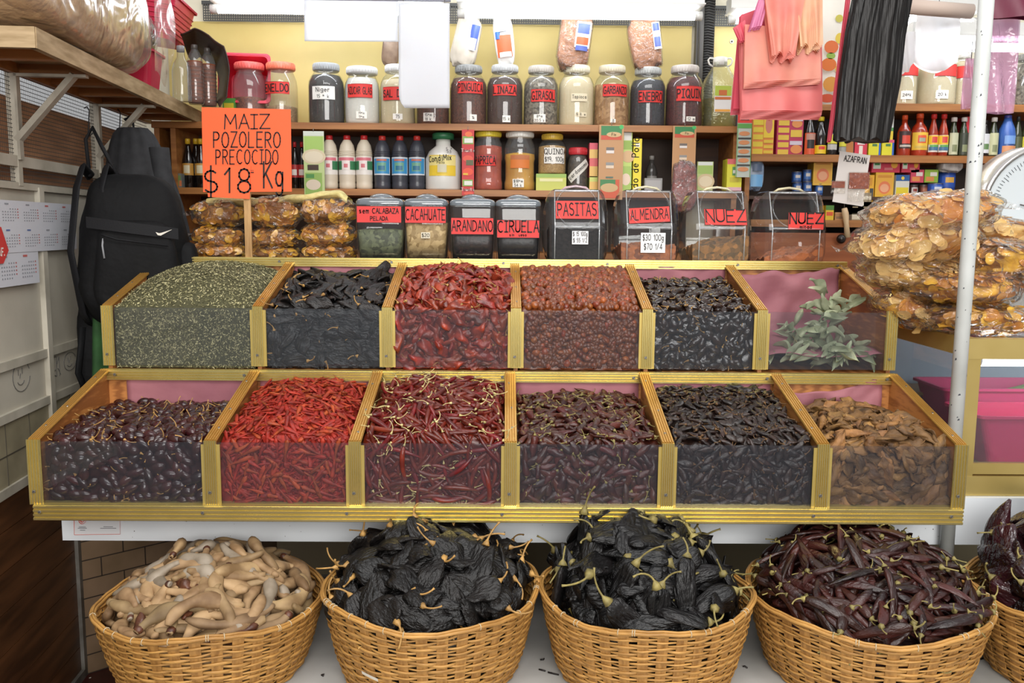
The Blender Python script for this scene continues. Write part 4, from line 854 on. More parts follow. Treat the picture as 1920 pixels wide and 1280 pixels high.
pillow('food_bag', 'upright white and orange printed bag on the LINAZA jar', 'bag', (sh(944), 3.87, pz + .098), .042, .022, .105, (0, -.12, 0), mat('bag_white', '#d9d6d2', rough=.3), seed=4, amp=.06, extra=decal([(-.002, -.024, -.03, .062, .09, '#d8572a'), (-.01, -.0245, .05, .05, .04, '#b9c4d9'), (-.025, -.025, .015, .02, .03, '#2f62b0'), (.0, -.027, -.065, .05, .02, '#e9e4dc')]))
pillow('food_bag', 'clear bag of brown grains leaning on the tapioca jar', 'bag', (sh(1074), 3.85, pz + .092), .073, .04, .125, (0, .12, 0), BAGF, SOY, seed=5, amp=.1, extra=decal([(.03, -.044, .02, .062, .105, '#d8d2cf'), (.03, -.046, .045, .05, .04, '#3c4fa0'), (.03, -.046, -.005, .05, .03, '#c9562f'), (.03, -.046, -.035, .05, .02, '#4a5a9e')]))
pillow('food_bag', 'clear bag of brown grains leaning on the ENEBRO jar', 'bag', (sh(1204), 3.85, pz + .088), .07, .038, .115, (0, -.15, 0), BAGF, SOY, seed=6, amp=.12, extra=decal([(.045, -.04, .015, .032, .11, '#d8d2cf'), (.045, -.042, .05, .026, .03, '#3c4fa0'), (.045, -.042, -.01, .026, .04, '#5b6aa9')]))
pillow('food_bag', 'brown printed snack bag on the SAL jar beside the hanging sheet', 'bag', (sh(733), 3.88, pz + .05), .036, .02, .06, (0, .08, 0), mat('bag_brown', '#6a5240', '#8c7560', scale=20, rough=.4), seed=7, amp=.1)
# ---- pink tubs and the paper heap at the shelf corner
def tub(name, label, c, w_, d_, h_, rot, col, tl=.0, taper=.82, ribs=0, rim=.008):
    t = thing(name, label, 'tub', c); t.rotation_euler = rot
    def rr(a, b, z, rad=.02, n=5):
        P = []
        for sx_, sy_, a0 in ((1, 1, 0), (-1, 1, 90), (-1, -1, 180), (1, -1, 270)):
            for i in range(n + 1): q = radians(a0 + 90 * i / n); P.append((sx_ * (a - rad) + rad * cos(q), sy_ * (b - rad) + rad * sin(q), z))
        return P
    k = taper; m = MB()
    R_ = [rr(w_ / 2 * k, d_ / 2 * k, 0), rr(w_ / 2, d_ / 2, h_), rr(w_ / 2 + rim, d_ / 2 + rim, h_), rr(w_ / 2 + rim, d_ / 2 + rim, h_ - .008), rr(w_ / 2 + rim - .002, d_ / 2 + rim - .002, h_ - .008), rr(w_ / 2 + rim - .002, d_ / 2 + rim - .002, h_ - .002), rr(w_ / 2 - .004, d_ / 2 - .004, h_ - .002), rr(w_ / 2 * k - .004, d_ / 2 * k - .004, .004)]
    m.loft(R_, 0, False)
    m.build('shell', mat('tub_' + col.lstrip('#'), col, rough=.35, tl=tl), t)
    if ribs:
        m = MB()
        for i in range(ribs):
            z = h_ * (.12 + .76 * i / ribs); kk = k + (1 - k) * z / h_; q = rr(w_ / 2 * kk + .002, d_ / 2 * kk + .002, z); q.append(q[0]); m.tube(q, .0022, 5)
        m.build('ribs', mat('tub_' + col.lstrip('#'), col, rough=.35, tl=tl), t)
    return t
tub('plastic_tub', 'bright pink plastic tub lying open on its side behind the dill jar', (sh(455), 4.0, 2.14), .20, .20, .17, (radians(78), 0, radians(8)), '#e0314f', .25)
# ---- second shelf
def bottle(name, label, px, pw_, ptop, zb, body, capc, lab=None, prof='soda', Y=3.85, py=300, group=None, rings=0, cont=None, capw=None):
    x = sh(px, Y, py); dp = Y * .992 + (1.55 - zb) * .126; R = pw_ / 2 * dp / F; H = at(px, ptop, Y).z - zb
    t = thing(name, label, 'bottle', (x, Y, zb), 0, group)
    P = {'soda': [(.86, 0), (1, .04), (1, .10), (.96, .13), (1, .16), (1, .62), (.97, .66), (.94, .72), (.80, .82), (.5, .9), (.36, .93)],
         'sauce': [(.9, 0), (1, .03), (1, .48), (.92, .58), (.6, .74), (.40, .84), (.38, .93)], 'squat': [(.95, 0), (1, .03), (1, .55), (.8, .68), (.42, .78), (.4, .93)], 'dressing': [(.85, 0), (.95, .1), (.9, .3), (1, .5), (.85, .68), (.5, .85), (.42, .93)]}[prof]
    m = MB(); m.lathe([(r * R, z * H) for r, z in P], 20); 
    for k in range(rings): z = (.64 + .032 * k) * H; rr = R * (1.0 - .03 * k); m.tube([(rr * cos(a), rr * sin(a), z) for a in np.linspace(0, 2 * pi, 21)], .0022, 5)
    m.build('bottle_body', body, t)
    m = MB(); c = (capw or .42) * R; m.lathe([(c, .89 * H), (c, .985 * H), (c * .9, H), (.001, H)], 16); m.build('cap', flat(capc, .4), t)
    if lab:
        m = MB(); ms = []
        for i, (z0, z1, col, half) in enumerate(lab):
            mp = cyl_map(R, (z0 + z1) / 2 * H)(.0008 + .0004 * i); patch(m, mp, -half * R, -(z1 - z0) / 2 * H, half * R, (z1 - z0) / 2 * H, i, 8); ms.append(flat(col, .45))
        m.build('label', ms, t)
    return t, R, H
WH_PL = mat('cream_plastic', '#cfc4b0', rough=.45); DK_PL = mat('dark_plastic', '#3f4149', rough=.3); SOYB = mat('soy_dark', '#17100d', rough=.12, spec=.7)
for i, px in enumerate((618, 651, 683)):
    t, R, H = bottle('vinegar_bottle', ['first cream bottle of red capped vinegar, beside the green hanging card', 'middle one of three cream bottles with red caps', 'cream bottle with red cap standing next to the dark blue bottles'][i], px, 31, 254, SHELF2_Z, WH_PL, '#c2282c', [(.27, .60, '#dfd9d2', 1.35), (.36, .52, '#3d7a52', 1.35), (.36, .55, '#e3d6d2', .48), (.53, .585, '#d0707c', 1.0), (.40, .47, '#c86a72', .22)], rings=3, group='cream vinegar bottles')
for i, px in enumerate((717, 750, 782)):
    t, R, H = bottle('vinegar_bottle', ['dark bottle with blue label, standing next to the cream bottles', 'middle one of three dark bottles with blue labels', 'dark bottle with blue label, standing next to the white jar'][i], px, 31, 255, SHELF2_Z, DK_PL, '#c9362f', [(.27, .60, '#d6dade', 1.2), (.295, .575, '#3f8fc0', 1.05), (.34, .5, '#6aa08a', .55), (.36, .44, '#2e6d8a', .4), (.53, .565, '#c8705a', .6)], rings=3, group='dark vinegar bottles')
for i, (px, dy) in enumerate(((353, 0), (368, .03), (377, 0))):
    bottle('sauce_bottle', ['dark sauce bottle with yellow cap, nearest the shelf upright', 'dark sauce bottle with yellow cap set back between two others', 'dark sauce bottle with yellow cap partly behind the orange sign'][i], px, 22, 260, SHELF2_Z, SOYB, '#d0a82a', [(.26, .5, '#b98a3a', 1.2), (.3, .46, '#d8cfae', .5)], 'sauce', Y=3.86 + dy, group='dark sauce bottles')
for i, px in enumerate((553, 566)):
    bottle('sauce_bottle', ['slim dark bottle with red cap peeping out beside the orange sign', 'slim dark bottle with red cap beside the green hanging card'][i], px, 15, 266, SHELF2_Z, SOYB, '#b3262a', [(.25, .52, '#a12a2a', 1.2), (.3, .42, '#d8cfc8', .6)], 'sauce', Y=3.9)
t, R, H = bottle('mayonnaise_jar', 'big white plastic jar with green lid and yellow printed label', 831, 66, 250, SHELF2_Z, mat('white_plastic', '#dad7d0', rough=.35), '#2c6a45', [(.24, .60, '#e3c23c', .82), (.42, .585, '#e6d68a', .8), (.28, .42, '#d8b92f', .3), (.30, .44, '#c9c2a4', .25)], 'squat', capw=.62)
letters([('CondiMix', .022, -.008, .50 * H, dict(fit=.10, rot=.09, w=.16)), ('Pollo', .011, -.005, .45 * H, dict(w=.14)), ('5. =', .011, .03, .68 * H, dict(w=.13)), ('5.5', .011, .03, .64 * H, dict(w=.13))], (lambda f: lambda a, b: f(a, b))(cyl_map(R, 0)(.003)), INK, t)
PAP = mat('content_paprika', '#bd4a2a', '#a53c22', scale=40, rough=.7); YEL_O = mat('content_yellow', '#dca62a', '#c68a1a', scale=12, rough=.6); QUI = mat('content_quinoa', '#c09a62', '#a98350', scale=260, kind='voronoi', rough=.7); PEP = content('pepper', '#3a3230', '#5a4c40', 120)
jar('spice_jar', 'yellow-lidded ridged plastic jar of paprika with a red PAPRICA label', 888, 943, 245, SHELF2_Z, '#d8c23a', PAP, .74, [red(.10, .047, .125, 'PAPRICA', .03, -.25)], shape='ridged', glassm=PLAST, Y=3.85, py=300, lidh=.10)
jar('spice_jar', 'white-lidded ridged plastic jar of yellow powder', 945, 1004, 246, SHELF2_Z, '#d9d6ce', YEL_O, .62, [('#cf7432', .085, .055, .12, [], .0), tagp(.048, .034, .03, '$18=m', '54 k', -.1, .011)], shape='ridged', glassm=PLAST, Y=3.85, py=300, lidh=.10)
cz = SHELF2_Z + .072
def carton(name, label, cat, px0, px1, py0, py1, Y, depth, col, prints=(), text=(), group=None, zb=None, rz=0, tcol=INK):
    """printed box: prints are (u0, v0, u1, v1, colour) in 0..1 of the front; text (string, u, v, height01, opts)"""
    a, b = at(px0, py1, Y), at(px1, py0, Y); w_ = b.x - a.x; z0 = a.z if zb is None else zb; h_ = b.z - z0
    t = thing(name, label, cat, ((a.x + b.x) / 2, Y, z0), rz, group)
    m = MB(); m.box((-w_ / 2, 0, 0), (w_ / 2, depth, h_)); m.build('box_body', flat(col, .45), t)
    if prints:
        m = MB(); ms = []
        for i, (u0, v0, u1, v1, c) in enumerate(prints):
            y = -.0005 - .0002 * i; P = lambda u, v: ((u - .5) * w_, y, v * h_)
            if u0 < 0:                                  # ellipse (-1, cu, (ru, rv), cv, colour)
                ru, rv = u1; m.add([P(v0 + ru * cos(q), v1 + rv * sin(q)) for q in np.linspace(0, 2 * pi, 17)[:-1]], [tuple(range(16))], i)
            else: m.add([P(u0, v0), P(u1, v0), P(u1, v1), P(u0, v1)], [(0, 1, 2, 3)], i)
            ms.append(flat(c, .45))
        p = m.build('front_print', ms, t)
        if text: letters([(s_, h2 * h_, (u - .5) * w_, v * h_, o2) for s_, u, v, h2, o2 in text], flat_map((0, 0, 0), (1, 0, 0), (0, 0, 1), .0005 + .0002 * len(prints) + .0004), tcol, p)
    return t
def EL(cu, cv, ru, rv, c): return (-1, cu, (ru, rv), cv, c)
WTX = flat('#e8e2d8', .5)
carton('tea_box', 'small yellow green box under the QUINOA jar', 'box', 1005, 1062, 326, 356, 3.80, .10, '#b9bd52', [(0, .78, 1, 1, '#8fae4a'), (.12, .55, .88, .72, '#d8d29a')], [], zb=SHELF2_Z)
jar('grain_jar', 'jar of pale quinoa with a white QUINOA label, standing on a yellow green box', 1008, 1062, 250, cz, '#c9a73c', QUI, .68, [('#e6e2da', .095, .066, .075, [('QUINOA', .022, .004, .006, dict(w=.12)), ('$19. 100g', .018, .0, -.024, dict(w=.13, fit=.085))], .15)], Y=3.855, py=300, lidh=.15)
t, R, H = jar('spice_jar', 'small red-lidded jar of grey cardamom with a slanted paper label', 1064, 1103, 276, SHELF2_Z, '#c3333a', PEP, .8, None, shape='round', Y=3.85, py=300, lidh=.17)
m = MB(); mp = cyl_map(R, .085); f0 = mp(.002); cs, sn_ = cos(.75), sin(.75); fr = lambda a, b: f0(a * cs - b * sn_, a * sn_ + b * cs); m.grid(lambda a, b: fr((a - .5) * .115, (b - .5) * .033), 10, 2)
p = m.build('label', flat('#d9d4cb', .6), t); f1 = mp(.0034); letters([('cardamomo', .015, 0, -.005, dict(w=.13, fit=.10))], lambda a, b: f1(a * cs - b * sn_, a * sn_ + b * cs), INK, p)
def strip(name, label, px0, px1, py0, py1, Y, col, prints, text=(), tcol=INK, rz=0, curl=0):
    """hanging card of sachets or punched kraft display"""
    a, b = at(px0, py1, Y), at(px1, py0, Y); w_ = b.x - a.x; h_ = b.z - a.z
    t = thing(name, label, 'hanging card', ((a.x + b.x) / 2, Y, a.z), rz)
    m = MB(); m.box((-w_ / 2, 0, 0), (w_ / 2, .004, h_)); m.build('card', flat(col, .5), t)
    m = MB(); ms = []
    for i, q in enumerate(prints):
        u0, v0, u1, v1, c = q; y = -.0006 - .00025 * i; P = lambda u, v: ((u - .5) * w_, y, v * h_)
        if u0 < 0: ru, rv = u1; m.add([P(v0 + ru * cos(k), v1 + rv * sin(k)) for k in np.linspace(0, 2 * pi, 17)[:-1]], [tuple(range(16))], i)
        elif len(q) == 5: m.add([P(u0, v0), P(u1, v0), P(u1, v1), P(u0, v1)], [(0, 1, 2, 3)], i)
        ms.append(flat(c, .5))
    p = m.build('front_print', ms, t)
    if text: letters([(s_, h2 * h_, (u - .5) * w_, v * h_, o2) for s_, u, v, h2, o2 in text], flat_map((0, 0, 0), (1, 0, 0), (0, 0, 1), .0015 + .00025 * len(prints)), tcol, p)
    m = MB(); m.tube([(0, .002, h_ - .006), (0, -.003, h_ + .004), (0, .006, h_ + .012)], .0012, 5); m.build('hook', STEEL, t)
    return t
strip('sachet_card', 'green hanging card of soup sachets beside the cream bottles', 571, 607, 246, 371, 3.768, '#b9c98a', [(.0, .93, 1, 1, '#c9cfc4'), (.05, .72, .95, .92, '#9dbd62'), EL(.5, .62, .58, .115, '#cfc0a0'), EL(.5, .62, .45, .085, '#d9cdb4'), (.18, .42, .72, .5, '#3d2c22'), (.05, .05, .88, .38, '#8fae5a'), EL(.45, .2, .36, .08, '#d6c6b0'), (.1, .30, .5, .36, '#4f8a4a')], [])
strip('sachet_card', 'red hanging strip of Tomate bouillon cubes beside the PAPRICA jar', 866, 889, 243, 366, 3.768, '#c12f30', [(.05, .78, .95, .9, '#7fa045'), (.2, .80, .9, .87, '#d9d9cf'), EL(.55, .93, .3, .04, '#e06a3a'), EL(.5, .56, .42, .05, '#d8503a'), (.35, .46, .95, .54, '#5a5a3a'), EL(.5, .36, .42, .06, '#dc4a2c'), (.1, .31, .5, .34, '#d8b02f'), (.05, .14, .9, .24, '#7fa045'), (.2, .155, .85, .22, '#d9d9cf'), EL(.55, .03, .4, .025, '#d8503a')], [('Tomate', .5, .665, .045, dict(w=.16)), ('Tomate', .5, .07, .045, dict(w=.16))], WTX)
def kraft(label, px0, px1, py0, py1, low):
    t = strip('kraft_display', label, px0, px1, py0, py1, 3.76, '#b98a5c', [(.08, .80, .92, .985, '#c24a2e'), (.08, .86, .92, .985, '#2f7a44'), EL(.6, .87, .30, .035, '#c9a878'), EL(.9, .97, .09, .03, '#3fae5a'), (.3, .62, .62, .70, '#dcd2cb'), (.3, .66, .62, .70, '#6b625c'), (.3, .42, .62, .50, '#d8c2a8'), (.3, .46, .62, .50, '#8a8884'), (.08, .02, .86, .27, '#c4512f'), (.08, .14, .7, .27, '#3a7a44'), EL(.45, .16, .36, .06, '#c2a070'), (.3, .29, .6, .31, '#4f6a5c')], [('Fix', .6, .855, .035, {})])
    return t
kraft('brown kraft display strip with punched windows between QUINOA shelf and yellow box', 1121, 1170, 234, 374, 0)
kraft('brown kraft display strip hanging under the PIQUIN jar', 1259, 1306, 236, 345, 1)
for i, (y0, y1, c) in enumerate(((268, 298, '#d84f62'), (298, 332, '#d65a5a'), (330, 356, '#c9d06a'))):
    carton('bouillon_box', ['pink topped small box, uppermost of three beside the cardamom jar', 'middle small pink and yellow box beside the cardamom jar', 'lowest green yellow small box beside the cardamom jar'][i], 'box', 1105, 1121, y0, y1, 3.82, .08, c, [(0, .05, 1, .6, '#e0b45c')])
carton('soup_box', 'green soup box with a bowl picture standing behind the kraft strip', 'box', 1166, 1186, 246, 357, 3.80, .12, '#b9cf6a', [(.1, .85, .9, .98, '#d9d9d2'), (.0, .7, 1, .84, '#8fae45'), EL(.6, .58, .7, .1, '#cfa878'), (.0, .02, 1, .42, '#9dba55'), EL(.4, .2, .5, .1, '#e0c8b0')], zb=SHELF2_Z)
carton('bouillon_box', 'tall yellow box reading Caldo de Pollo', 'box', 1186, 1204, 260, 357, 3.80, .12, '#e6d21e', [(.25, .84, .75, .92, '#e9e6d0')], [('Caldo de Pollo', .62, .42, .13, dict(rot=pi / 2, w=.13, fit=.9))], zb=SHELF2_Z)
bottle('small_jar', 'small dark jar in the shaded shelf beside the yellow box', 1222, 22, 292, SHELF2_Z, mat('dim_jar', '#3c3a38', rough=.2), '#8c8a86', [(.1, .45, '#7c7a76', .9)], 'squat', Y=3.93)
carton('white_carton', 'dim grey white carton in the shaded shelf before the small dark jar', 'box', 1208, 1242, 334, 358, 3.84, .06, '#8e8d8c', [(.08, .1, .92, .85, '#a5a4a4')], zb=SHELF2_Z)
carton('soup_card', 'green soup card with a bowl picture beside the hanging red chile sachet', 'box', 1306, 1338, 303, 360, 3.80, .01, '#b5c27a', [(.05, .88, .95, .99, '#d5d8d0'), (.05, .6, .95, .86, '#9ab55c'), EL(.55, .35, .55, .25, '#cbb48c'), EL(.55, .35, .42, .18, '#d8c8a8')], zb=SHELF2_Z)
pillow('chile_sachet', 'clear hanging sachet of dark red chile pieces below the kraft strip', 'bag', at(1283, 350, 3.74), .055, .018, .10, (0, 0, 0), BAGF, mat('sachet_red', '#94413a', '#642a26', scale=60, rough=.4), seed=11, amp=.12)
carton('bouillon_box', 'yellow box with a pink zigzag top at the end of the shelf', 'box', 1362, 1392, 298, 357, 3.76, .08, '#d9d238', [(.0, .84, 1, 1, '#d66a6a'), (.35, .5, .8, .76, '#5f9a5a'), (.4, .56, .75, .66, '#e2e2d6'), (.2, .3, .8, .44, '#c9b93a'), (0, 0, 1, .14, '#d8a8b0')], zb=SHELF2_Z)
strip('sachet_card', 'long hanging strip of bread crumb sachets below the pink bags', 1379, 1411, 208, 332, 3.73, '#b7bdb2', [(0, .82, 1, 1, '#d8362e'), (.2, .86, .8, .95, '#35201c'), (0, .74, 1, .81, '#5c9a48')] + [EL(.5, .66 - .135 * i, .38, .035, '#d08a5a') for i in range(5)] + [(.02, .575 - .135 * i, .98, .60 - .135 * i, '#3d3d38') for i in range(4)] + [(.96, 0, 1.0, .74, '#5c9a48'), (0, 0, .06, .74, '#7ba866')])
pillow('detergent_bag', 'blue and silver plastic bag behind the hanging strip of sachets', 'bag', at(1416, 328, 3.82), .034, .022, .062, (0, 0, 0), mat('bag_silver', '#a9b6c8', '#7f8fa8', scale=30, rough=.25), seed=12, extra=decal([(0, -.024, -.025, .05, .05, '#6fa6d2'), (0, -.026, .03, .04, .03, '#55647c')]))
# grey green little box far along the shelf
carton('tea_box', 'small grey and green box beside the dark sauce bottles', 'box', 310, 340, 325, 352, 3.80, .06, '#6d7472', [(.55, .15, .95, .85, '#6d8a4a'), (.1, .3, .5, .6, '#8a918e'), (.85, .1, 1, .5, '#c9764a')], zb=SHELF2_Z)
# ================================================================ right-hand shelf goods
YR = 3.83
def rcart(name, label, px0, px1, py0, py1, zb, col, pr=(), tx=(), dep=.08, Y=YR, cat='box', tcol=INK, group=None): return carton(name, label, cat, px0, px1, py0, py1, Y, dep, col, pr, tx, group, zb, tcol=tcol)
rows = [(.04, .03 + .165 * i, .5, .145 + .165 * i, '#d9c13c') for i in range(6)]
rcart('bouillon_box', 'big yellow and orange box of bouillon with a figure of a hen', 1409, 1453, 209, 289, RZ2, '#d9863c', rows + [(.52, .40, .98, .98, '#e2c23a'), EL(.75, .7, .16, .2, '#c87a6a'), EL(.75, .84, .07, .06, '#b5563f')] + [(.54, .04 + .12 * i, .97, .11 + .12 * i, '#d8b83a') for i in range(3)])
rcart('bouillon_box', 'big crimson box with yellow panels beside the yellow hen box', 1455, 1508, 209, 289, RZ2, '#b32d52', [(.05, .02 + .165 * i, .46, .135 + .165 * i, '#d9b540') for i in range(6)] + [(.52, .42, .95, .58, '#d9b540'), EL(.75, .72, .2, .09, '#d88a4a'), EL(.75, .14, .22, .1, '#d88a4a'), (.5, .78, .96, .86, '#c9c0cc'), (.5, .24, .96, .33, '#c9c0cc')])
bottle('sauce_bottle', 'dark bottle with orange and black label beside the crimson box', 1516, 20, 211, RZ2, SOYB, '#1b1718', [(.02, .52, '#d2552e', 1.3), (.16, .42, '#2a2624', .7), (.36, .50, '#b58a7a', .9)], 'sauce', Y=YR)
bottle('sauce_bottle', 'dark seasoning bottle with yellow cap and yellow label', 1536, 23, 219, RZ2, SOYB, '#e0c72e', [(.04, .26, '#e6c22a', 1.2), (.15, .23, '#d0392f', .5)], 'sauce', Y=YR, capw=.5)
bottle('sauce_bottle', 'small dark bottle with a bright yellow shoulder, third of the seasoning bottles', 1557, 20, 240, RZ2, SOYB, '#26211f', [(.42, .75, '#d8cf3a', 1.0), (.2, .4, '#b9b7b0', 1.0)], 'squat', Y=YR - .01)
bottle('sauce_bottle', 'small bottle with yellow neck beside the tan carton', 1577, 15, 252, RZ2, SOYB, '#2b2624', [(.42, .8, '#cfc83c', 1.0), (.15, .4, '#9a9a94', 1.0)], 'squat', Y=YR - .01)
rcart('brown_carton', 'plain tan carton below the black bag bundle', 1585, 1602, 254, 289, RZ2, '#b5743a')
rcart('bouillon_box', 'red and white box below the black bag bundle', 1602, 1627, 254, 289, RZ2, '#c9364a', [(.2, .55, .8, .95, '#d8c9c4'), (.35, .05, .65, .5, '#e0d8cc')])
for i, x in enumerate((1628, 1653)):
    rcart('seasoning_box', ['yellow and blue box under the black bag bundle, next to the red box', 'yellow and blue box next to the orange capped sauce'][i], x, x + 24, 262, 289, RZ2, '#d2cc2e', [(0, .82, 1, 1, '#d05a72'), (.85, 0, 1, .82, '#2f62b8'), (.3, .6, .7, .75, '#4a7a4a')])
rcart('seasoning_packet', 'narrow yellow packet with a white top beside the black bags', 1669, 1677, 212, 262, RZ2 + .06, '#d9bf3a', [(0, .5, 1, 1, '#d2d5cf'), (0, .38, 1, .5, '#4f8a4a')], dep=.02)
HOT = mat('hot_sauce', '#a8371c', '#7d2414', scale=20, rough=.15, spec=.6)
bottle('hot_sauce_bottle', 'tall hot sauce bottle with dark label and orange cap', 1692, 25, 216, RZ2, HOT, '#e2572a', [(.18, .60, '#3a2422', 1.1), (.3, .5, '#c8402e', .6), (.22, .27, '#b9b0a4', .9)], 'squat', Y=YR)
bottle('hot_sauce_bottle', 'wide hot sauce bottle with yellow label and orange cap', 1720, 31, 213, RZ2, HOT, '#e2572a', [(.14, .55, '#e0b43a', 1.2), (.3, .48, '#d2502e', .5), (.33, .42, '#9a9f88', .35), (.18, .24, '#c9a84a', .8)], 'squat', Y=YR)
for i, x in enumerate((1746, 1765)):
    bottle('hot_sauce_bottle', ['slim red sauce bottle beside the wide yellow label bottle', 'slim red sauce bottle next to the white capped olive oil'][i], x, 19, 214, RZ2, HOT, '#cf2f2b', [(.10, .50, '#d8d0c4', 1.2), (.28, .49, '#e0b52e', 1.2), (.32, .46, '#c9413a', .5), (.14, .22, '#3f6a8a', 1.0), (.22, .27, '#5a9a4a', .8)], 'sauce', Y=YR, capw=.55, group='slim red sauce bottles')
OLIVE = mat('olive_glass', '#2d321c', rough=.1, spec=.7)
for i, x in enumerate((1784, 1803, 1859)):
    bottle('olive_oil_bottle', ['olive oil bottle with white cap next to the slim red sauces', 'dark olive oil bottle with white cap hard by the pole', 'olive oil bottle with white cap beyond the pole'][i], x, 18, 220, RZ2, OLIVE, '#d6cfc8', [(.05, .6, ['#b9b999', '#33382a', '#b5b58e'][i], 1.1), (.12, .3, '#7a7f5a', .5)], 'sauce', Y=YR, capw=.6, group='olive oil bottles')
rcart('red_box', 'tall red box half hidden behind the pole', 1807, 1838, 219, 296, RZ2, '#c02c38', [(0, .0, 1, .1, '#5a8a4a')])
bottle('sauce_bottle', 'dark bottle with white label just beyond the pole', 1843, 17, 225, RZ2, SOYB, '#2a2320', [(.1, .62, '#c6c6c8', 1.1), (.2, .35, '#5a7a4a', .6)], 'sauce', Y=YR)
bottle('dressing_bottle', 'blue dressing bottle above the weighing scale', 1884, 31, 216, RZ2, mat('blue_plastic', '#3a5fa8', rough=.3), '#3b3f88', [(.3, .5, '#6f93c9', .7), (.08, .26, '#c98a5e', .9)], 'dressing', Y=YR)
for i, x in enumerate((1904, 1919)):
    bottle('sauce_bottle', ['dark green bottle beside the blue dressing bottle', 'dark bottle with yellow label at the picture edge'][i], x, 16, 218, RZ2, OLIVE, '#2c2a2a', [(.1, .5, ['#4a5030', '#c9c040'][i], 1.0)], 'sauce', Y=YR)
for i, (x0, x1) in enumerate(((1634, 1688), (1690, 1725))):
    rcart('bouillon_box', ['wide red bouillon box on top of the yellow shrimp box', 'red bouillon box on top of the blue and yellow carton'][i], x0, x1, 301, 323, None, '#c8324a', [(.05, .3, .32, .85, '#d9e0cc'), (.1, .6, .28, .95, '#4a9a52'), EL(.8, .65, .12, .3, '#e2a22e'), (.45, .2, .75, .4, '#d87a7a')], Y=YR)
SHR = [(.06, .08, .94, .92, '#dba23c'), EL(.5, .38, .33, .26, '#d9764a'), EL(.5, .36, .24, .17, '#dfa07a'), (.12, .78, .88, .88, '#c8862c')]
rcart('shrimp_box', 'yellow box with an orange shrimp picture beside the blue and yellow carton', 1640, 1677, 323, 369, None, '#d9a92c', SHR)
rcart('shrimp_box', 'yellow box with an orange shrimp picture beside the blue cans', 1524, 1562, 298, 347, None, '#e0b03a', SHR)
rcart('shrimp_box', 'yellow box half hidden behind the white saffron card', 1618, 1640, 328, 378, None, '#dba32a', [(.6, .1, .95, .5, '#3a3c40'), (.1, .6, .8, .9, '#c98a2a')], dep=.05)
rcart('pasta_box', 'blue and yellow carton beside the yellow shrimp box', 1678, 1706, 328, 368, None, '#d2d0c4', [(0, .72, 1, 1, '#2c5a94'), EL(.5, .85, .12, .08, '#e0c04a'), (.05, .0, .95, .42, '#d8c12e')])
for i, (x0, x1, c) in enumerate(((1707, 1733, '#c8445a'), (1733, 1760, '#8fb03a'))):
    rcart('bouillon_box', ['small red soup box next to the green one', 'small green soup box beside the blue tin'][i], x0, x1, 318, 342, None, c, [(.1, .1, .7, .45, '#d98a4a'), (.4, .5, .9, .8, '#dcd2c8')])
def tin(label, px0, px1, py0, py1, col, lab, Y=YR, name='food_tin', group=None):
    a, b = at(px0, py1, Y), at(px1, py0, Y); R = (b.x - a.x) / 2; H = b.z - a.z; t = thing(name, label, 'tin', ((a.x + b.x) / 2, Y + R, a.z), 0, group)
    m = MB(); m.lathe([(R * .98, 0), (R, .002), (R, H - .002), (R * .97, H), (R * .93, H - .003), (.001, H - .003)], 22); m.build('tin_body', flat(col, .35), t)
    m = MB(); mp = cyl_map(R, H / 2)(.0006); patch(m, mp, -R * .9, -H * .3, R * .9, H * .3, 0); mp = cyl_map(R, H * .55)(.001); patch(m, mp, -R * .5, -H * .12, R * .5, H * .15, 1); m.build('label', [flat(lab[0], .4), flat(lab[1], .4)], t)
    for z in (.0, H): m = MB(); m.tube([(R * cos(q), R * sin(q), z) for q in np.linspace(0, 2 * pi, 23)], .0016, 5); m.build('rim', STEEL, t)
for i, (x0, x1, y0, y1) in enumerate(((1487, 1506, 322, 342), (1507, 1524, 318, 340), (1488, 1506, 342, 362), (1507, 1525, 341, 362), (1529, 1546, 345, 366))):
    tin(['small blue tin, topmost beside the dark gap', 'small blue tin, topmost beside the yellow shrimp box', 'small blue tin at the bottom beside the dark gap', 'small blue tin, middle of the bottom row', 'small blue tin under the yellow shrimp box'][i], x0, x1, y0, y1, '#2c4478', ('#3f6aa8', '#c9c2bc'), group='small blue tins')
tin('big blue coffee tin under the white plastic bag', 1764, 1799, 321, 358, '#27499a', ('#2f57b0', '#d9a64a'))
tin('low blue tin before the big blue coffee tin', 1745, 1774, 344, 364, '#2a4a98', ('#3a66c0', '#c9ccd8'), YR - .03)
tin('dark spice tin with white label above the chip bags', 1708, 1724, 347, 368, '#4a2c26', ('#c9c2bc', '#8a3a30')); tin('brown spice tin above the chip bags', 1726, 1743, 347, 368, '#5a3226', ('#8a4a34', '#a86a4a'))
pillow('plastic_bag', 'knotted grey white plastic bag on the big blue tin', 'bag', at(1780, 312, YR), .05, .03, .025, (0, 0, 0), mat('bag_grey', '#b0a8a2', '#8a827c', scale=30, rough=.35), seed=13)
for i, (x0, x1, y0, y1, c, c2) in enumerate(((1547, 1564, 385, 420, '#d8b52a', '#d0522a'), (1565, 1585, 398, 420, '#b98a5c', '#8a6a4a'))):
    rcart('spice_box', ['yellow and green spice box under the white saffron card', 'small brown spice box under the white saffron card'][i], x0, x1, y0, y1, None, c, [(0, .75, 1, 1, '#4a7a2e') if not i else (0, .6, 1, .9, '#a87a50'), (.1, .45, .9, .65, c2)], Y=3.79)
for i in range(5):
    rcart('filter_box', 'flat cream carton %s of the small pile under the saffron card' % ['lowest', 'second', 'middle', 'fourth', 'topmost'][i], 1597, 1632, 402, 414, RZ3 + .029 * i, '#c9bda6', [(.0, .0, 1, .15, '#8a7a5c'), (.3, .4, .6, .8, '#e0d8c8')], Y=3.79, group='flat cream cartons')
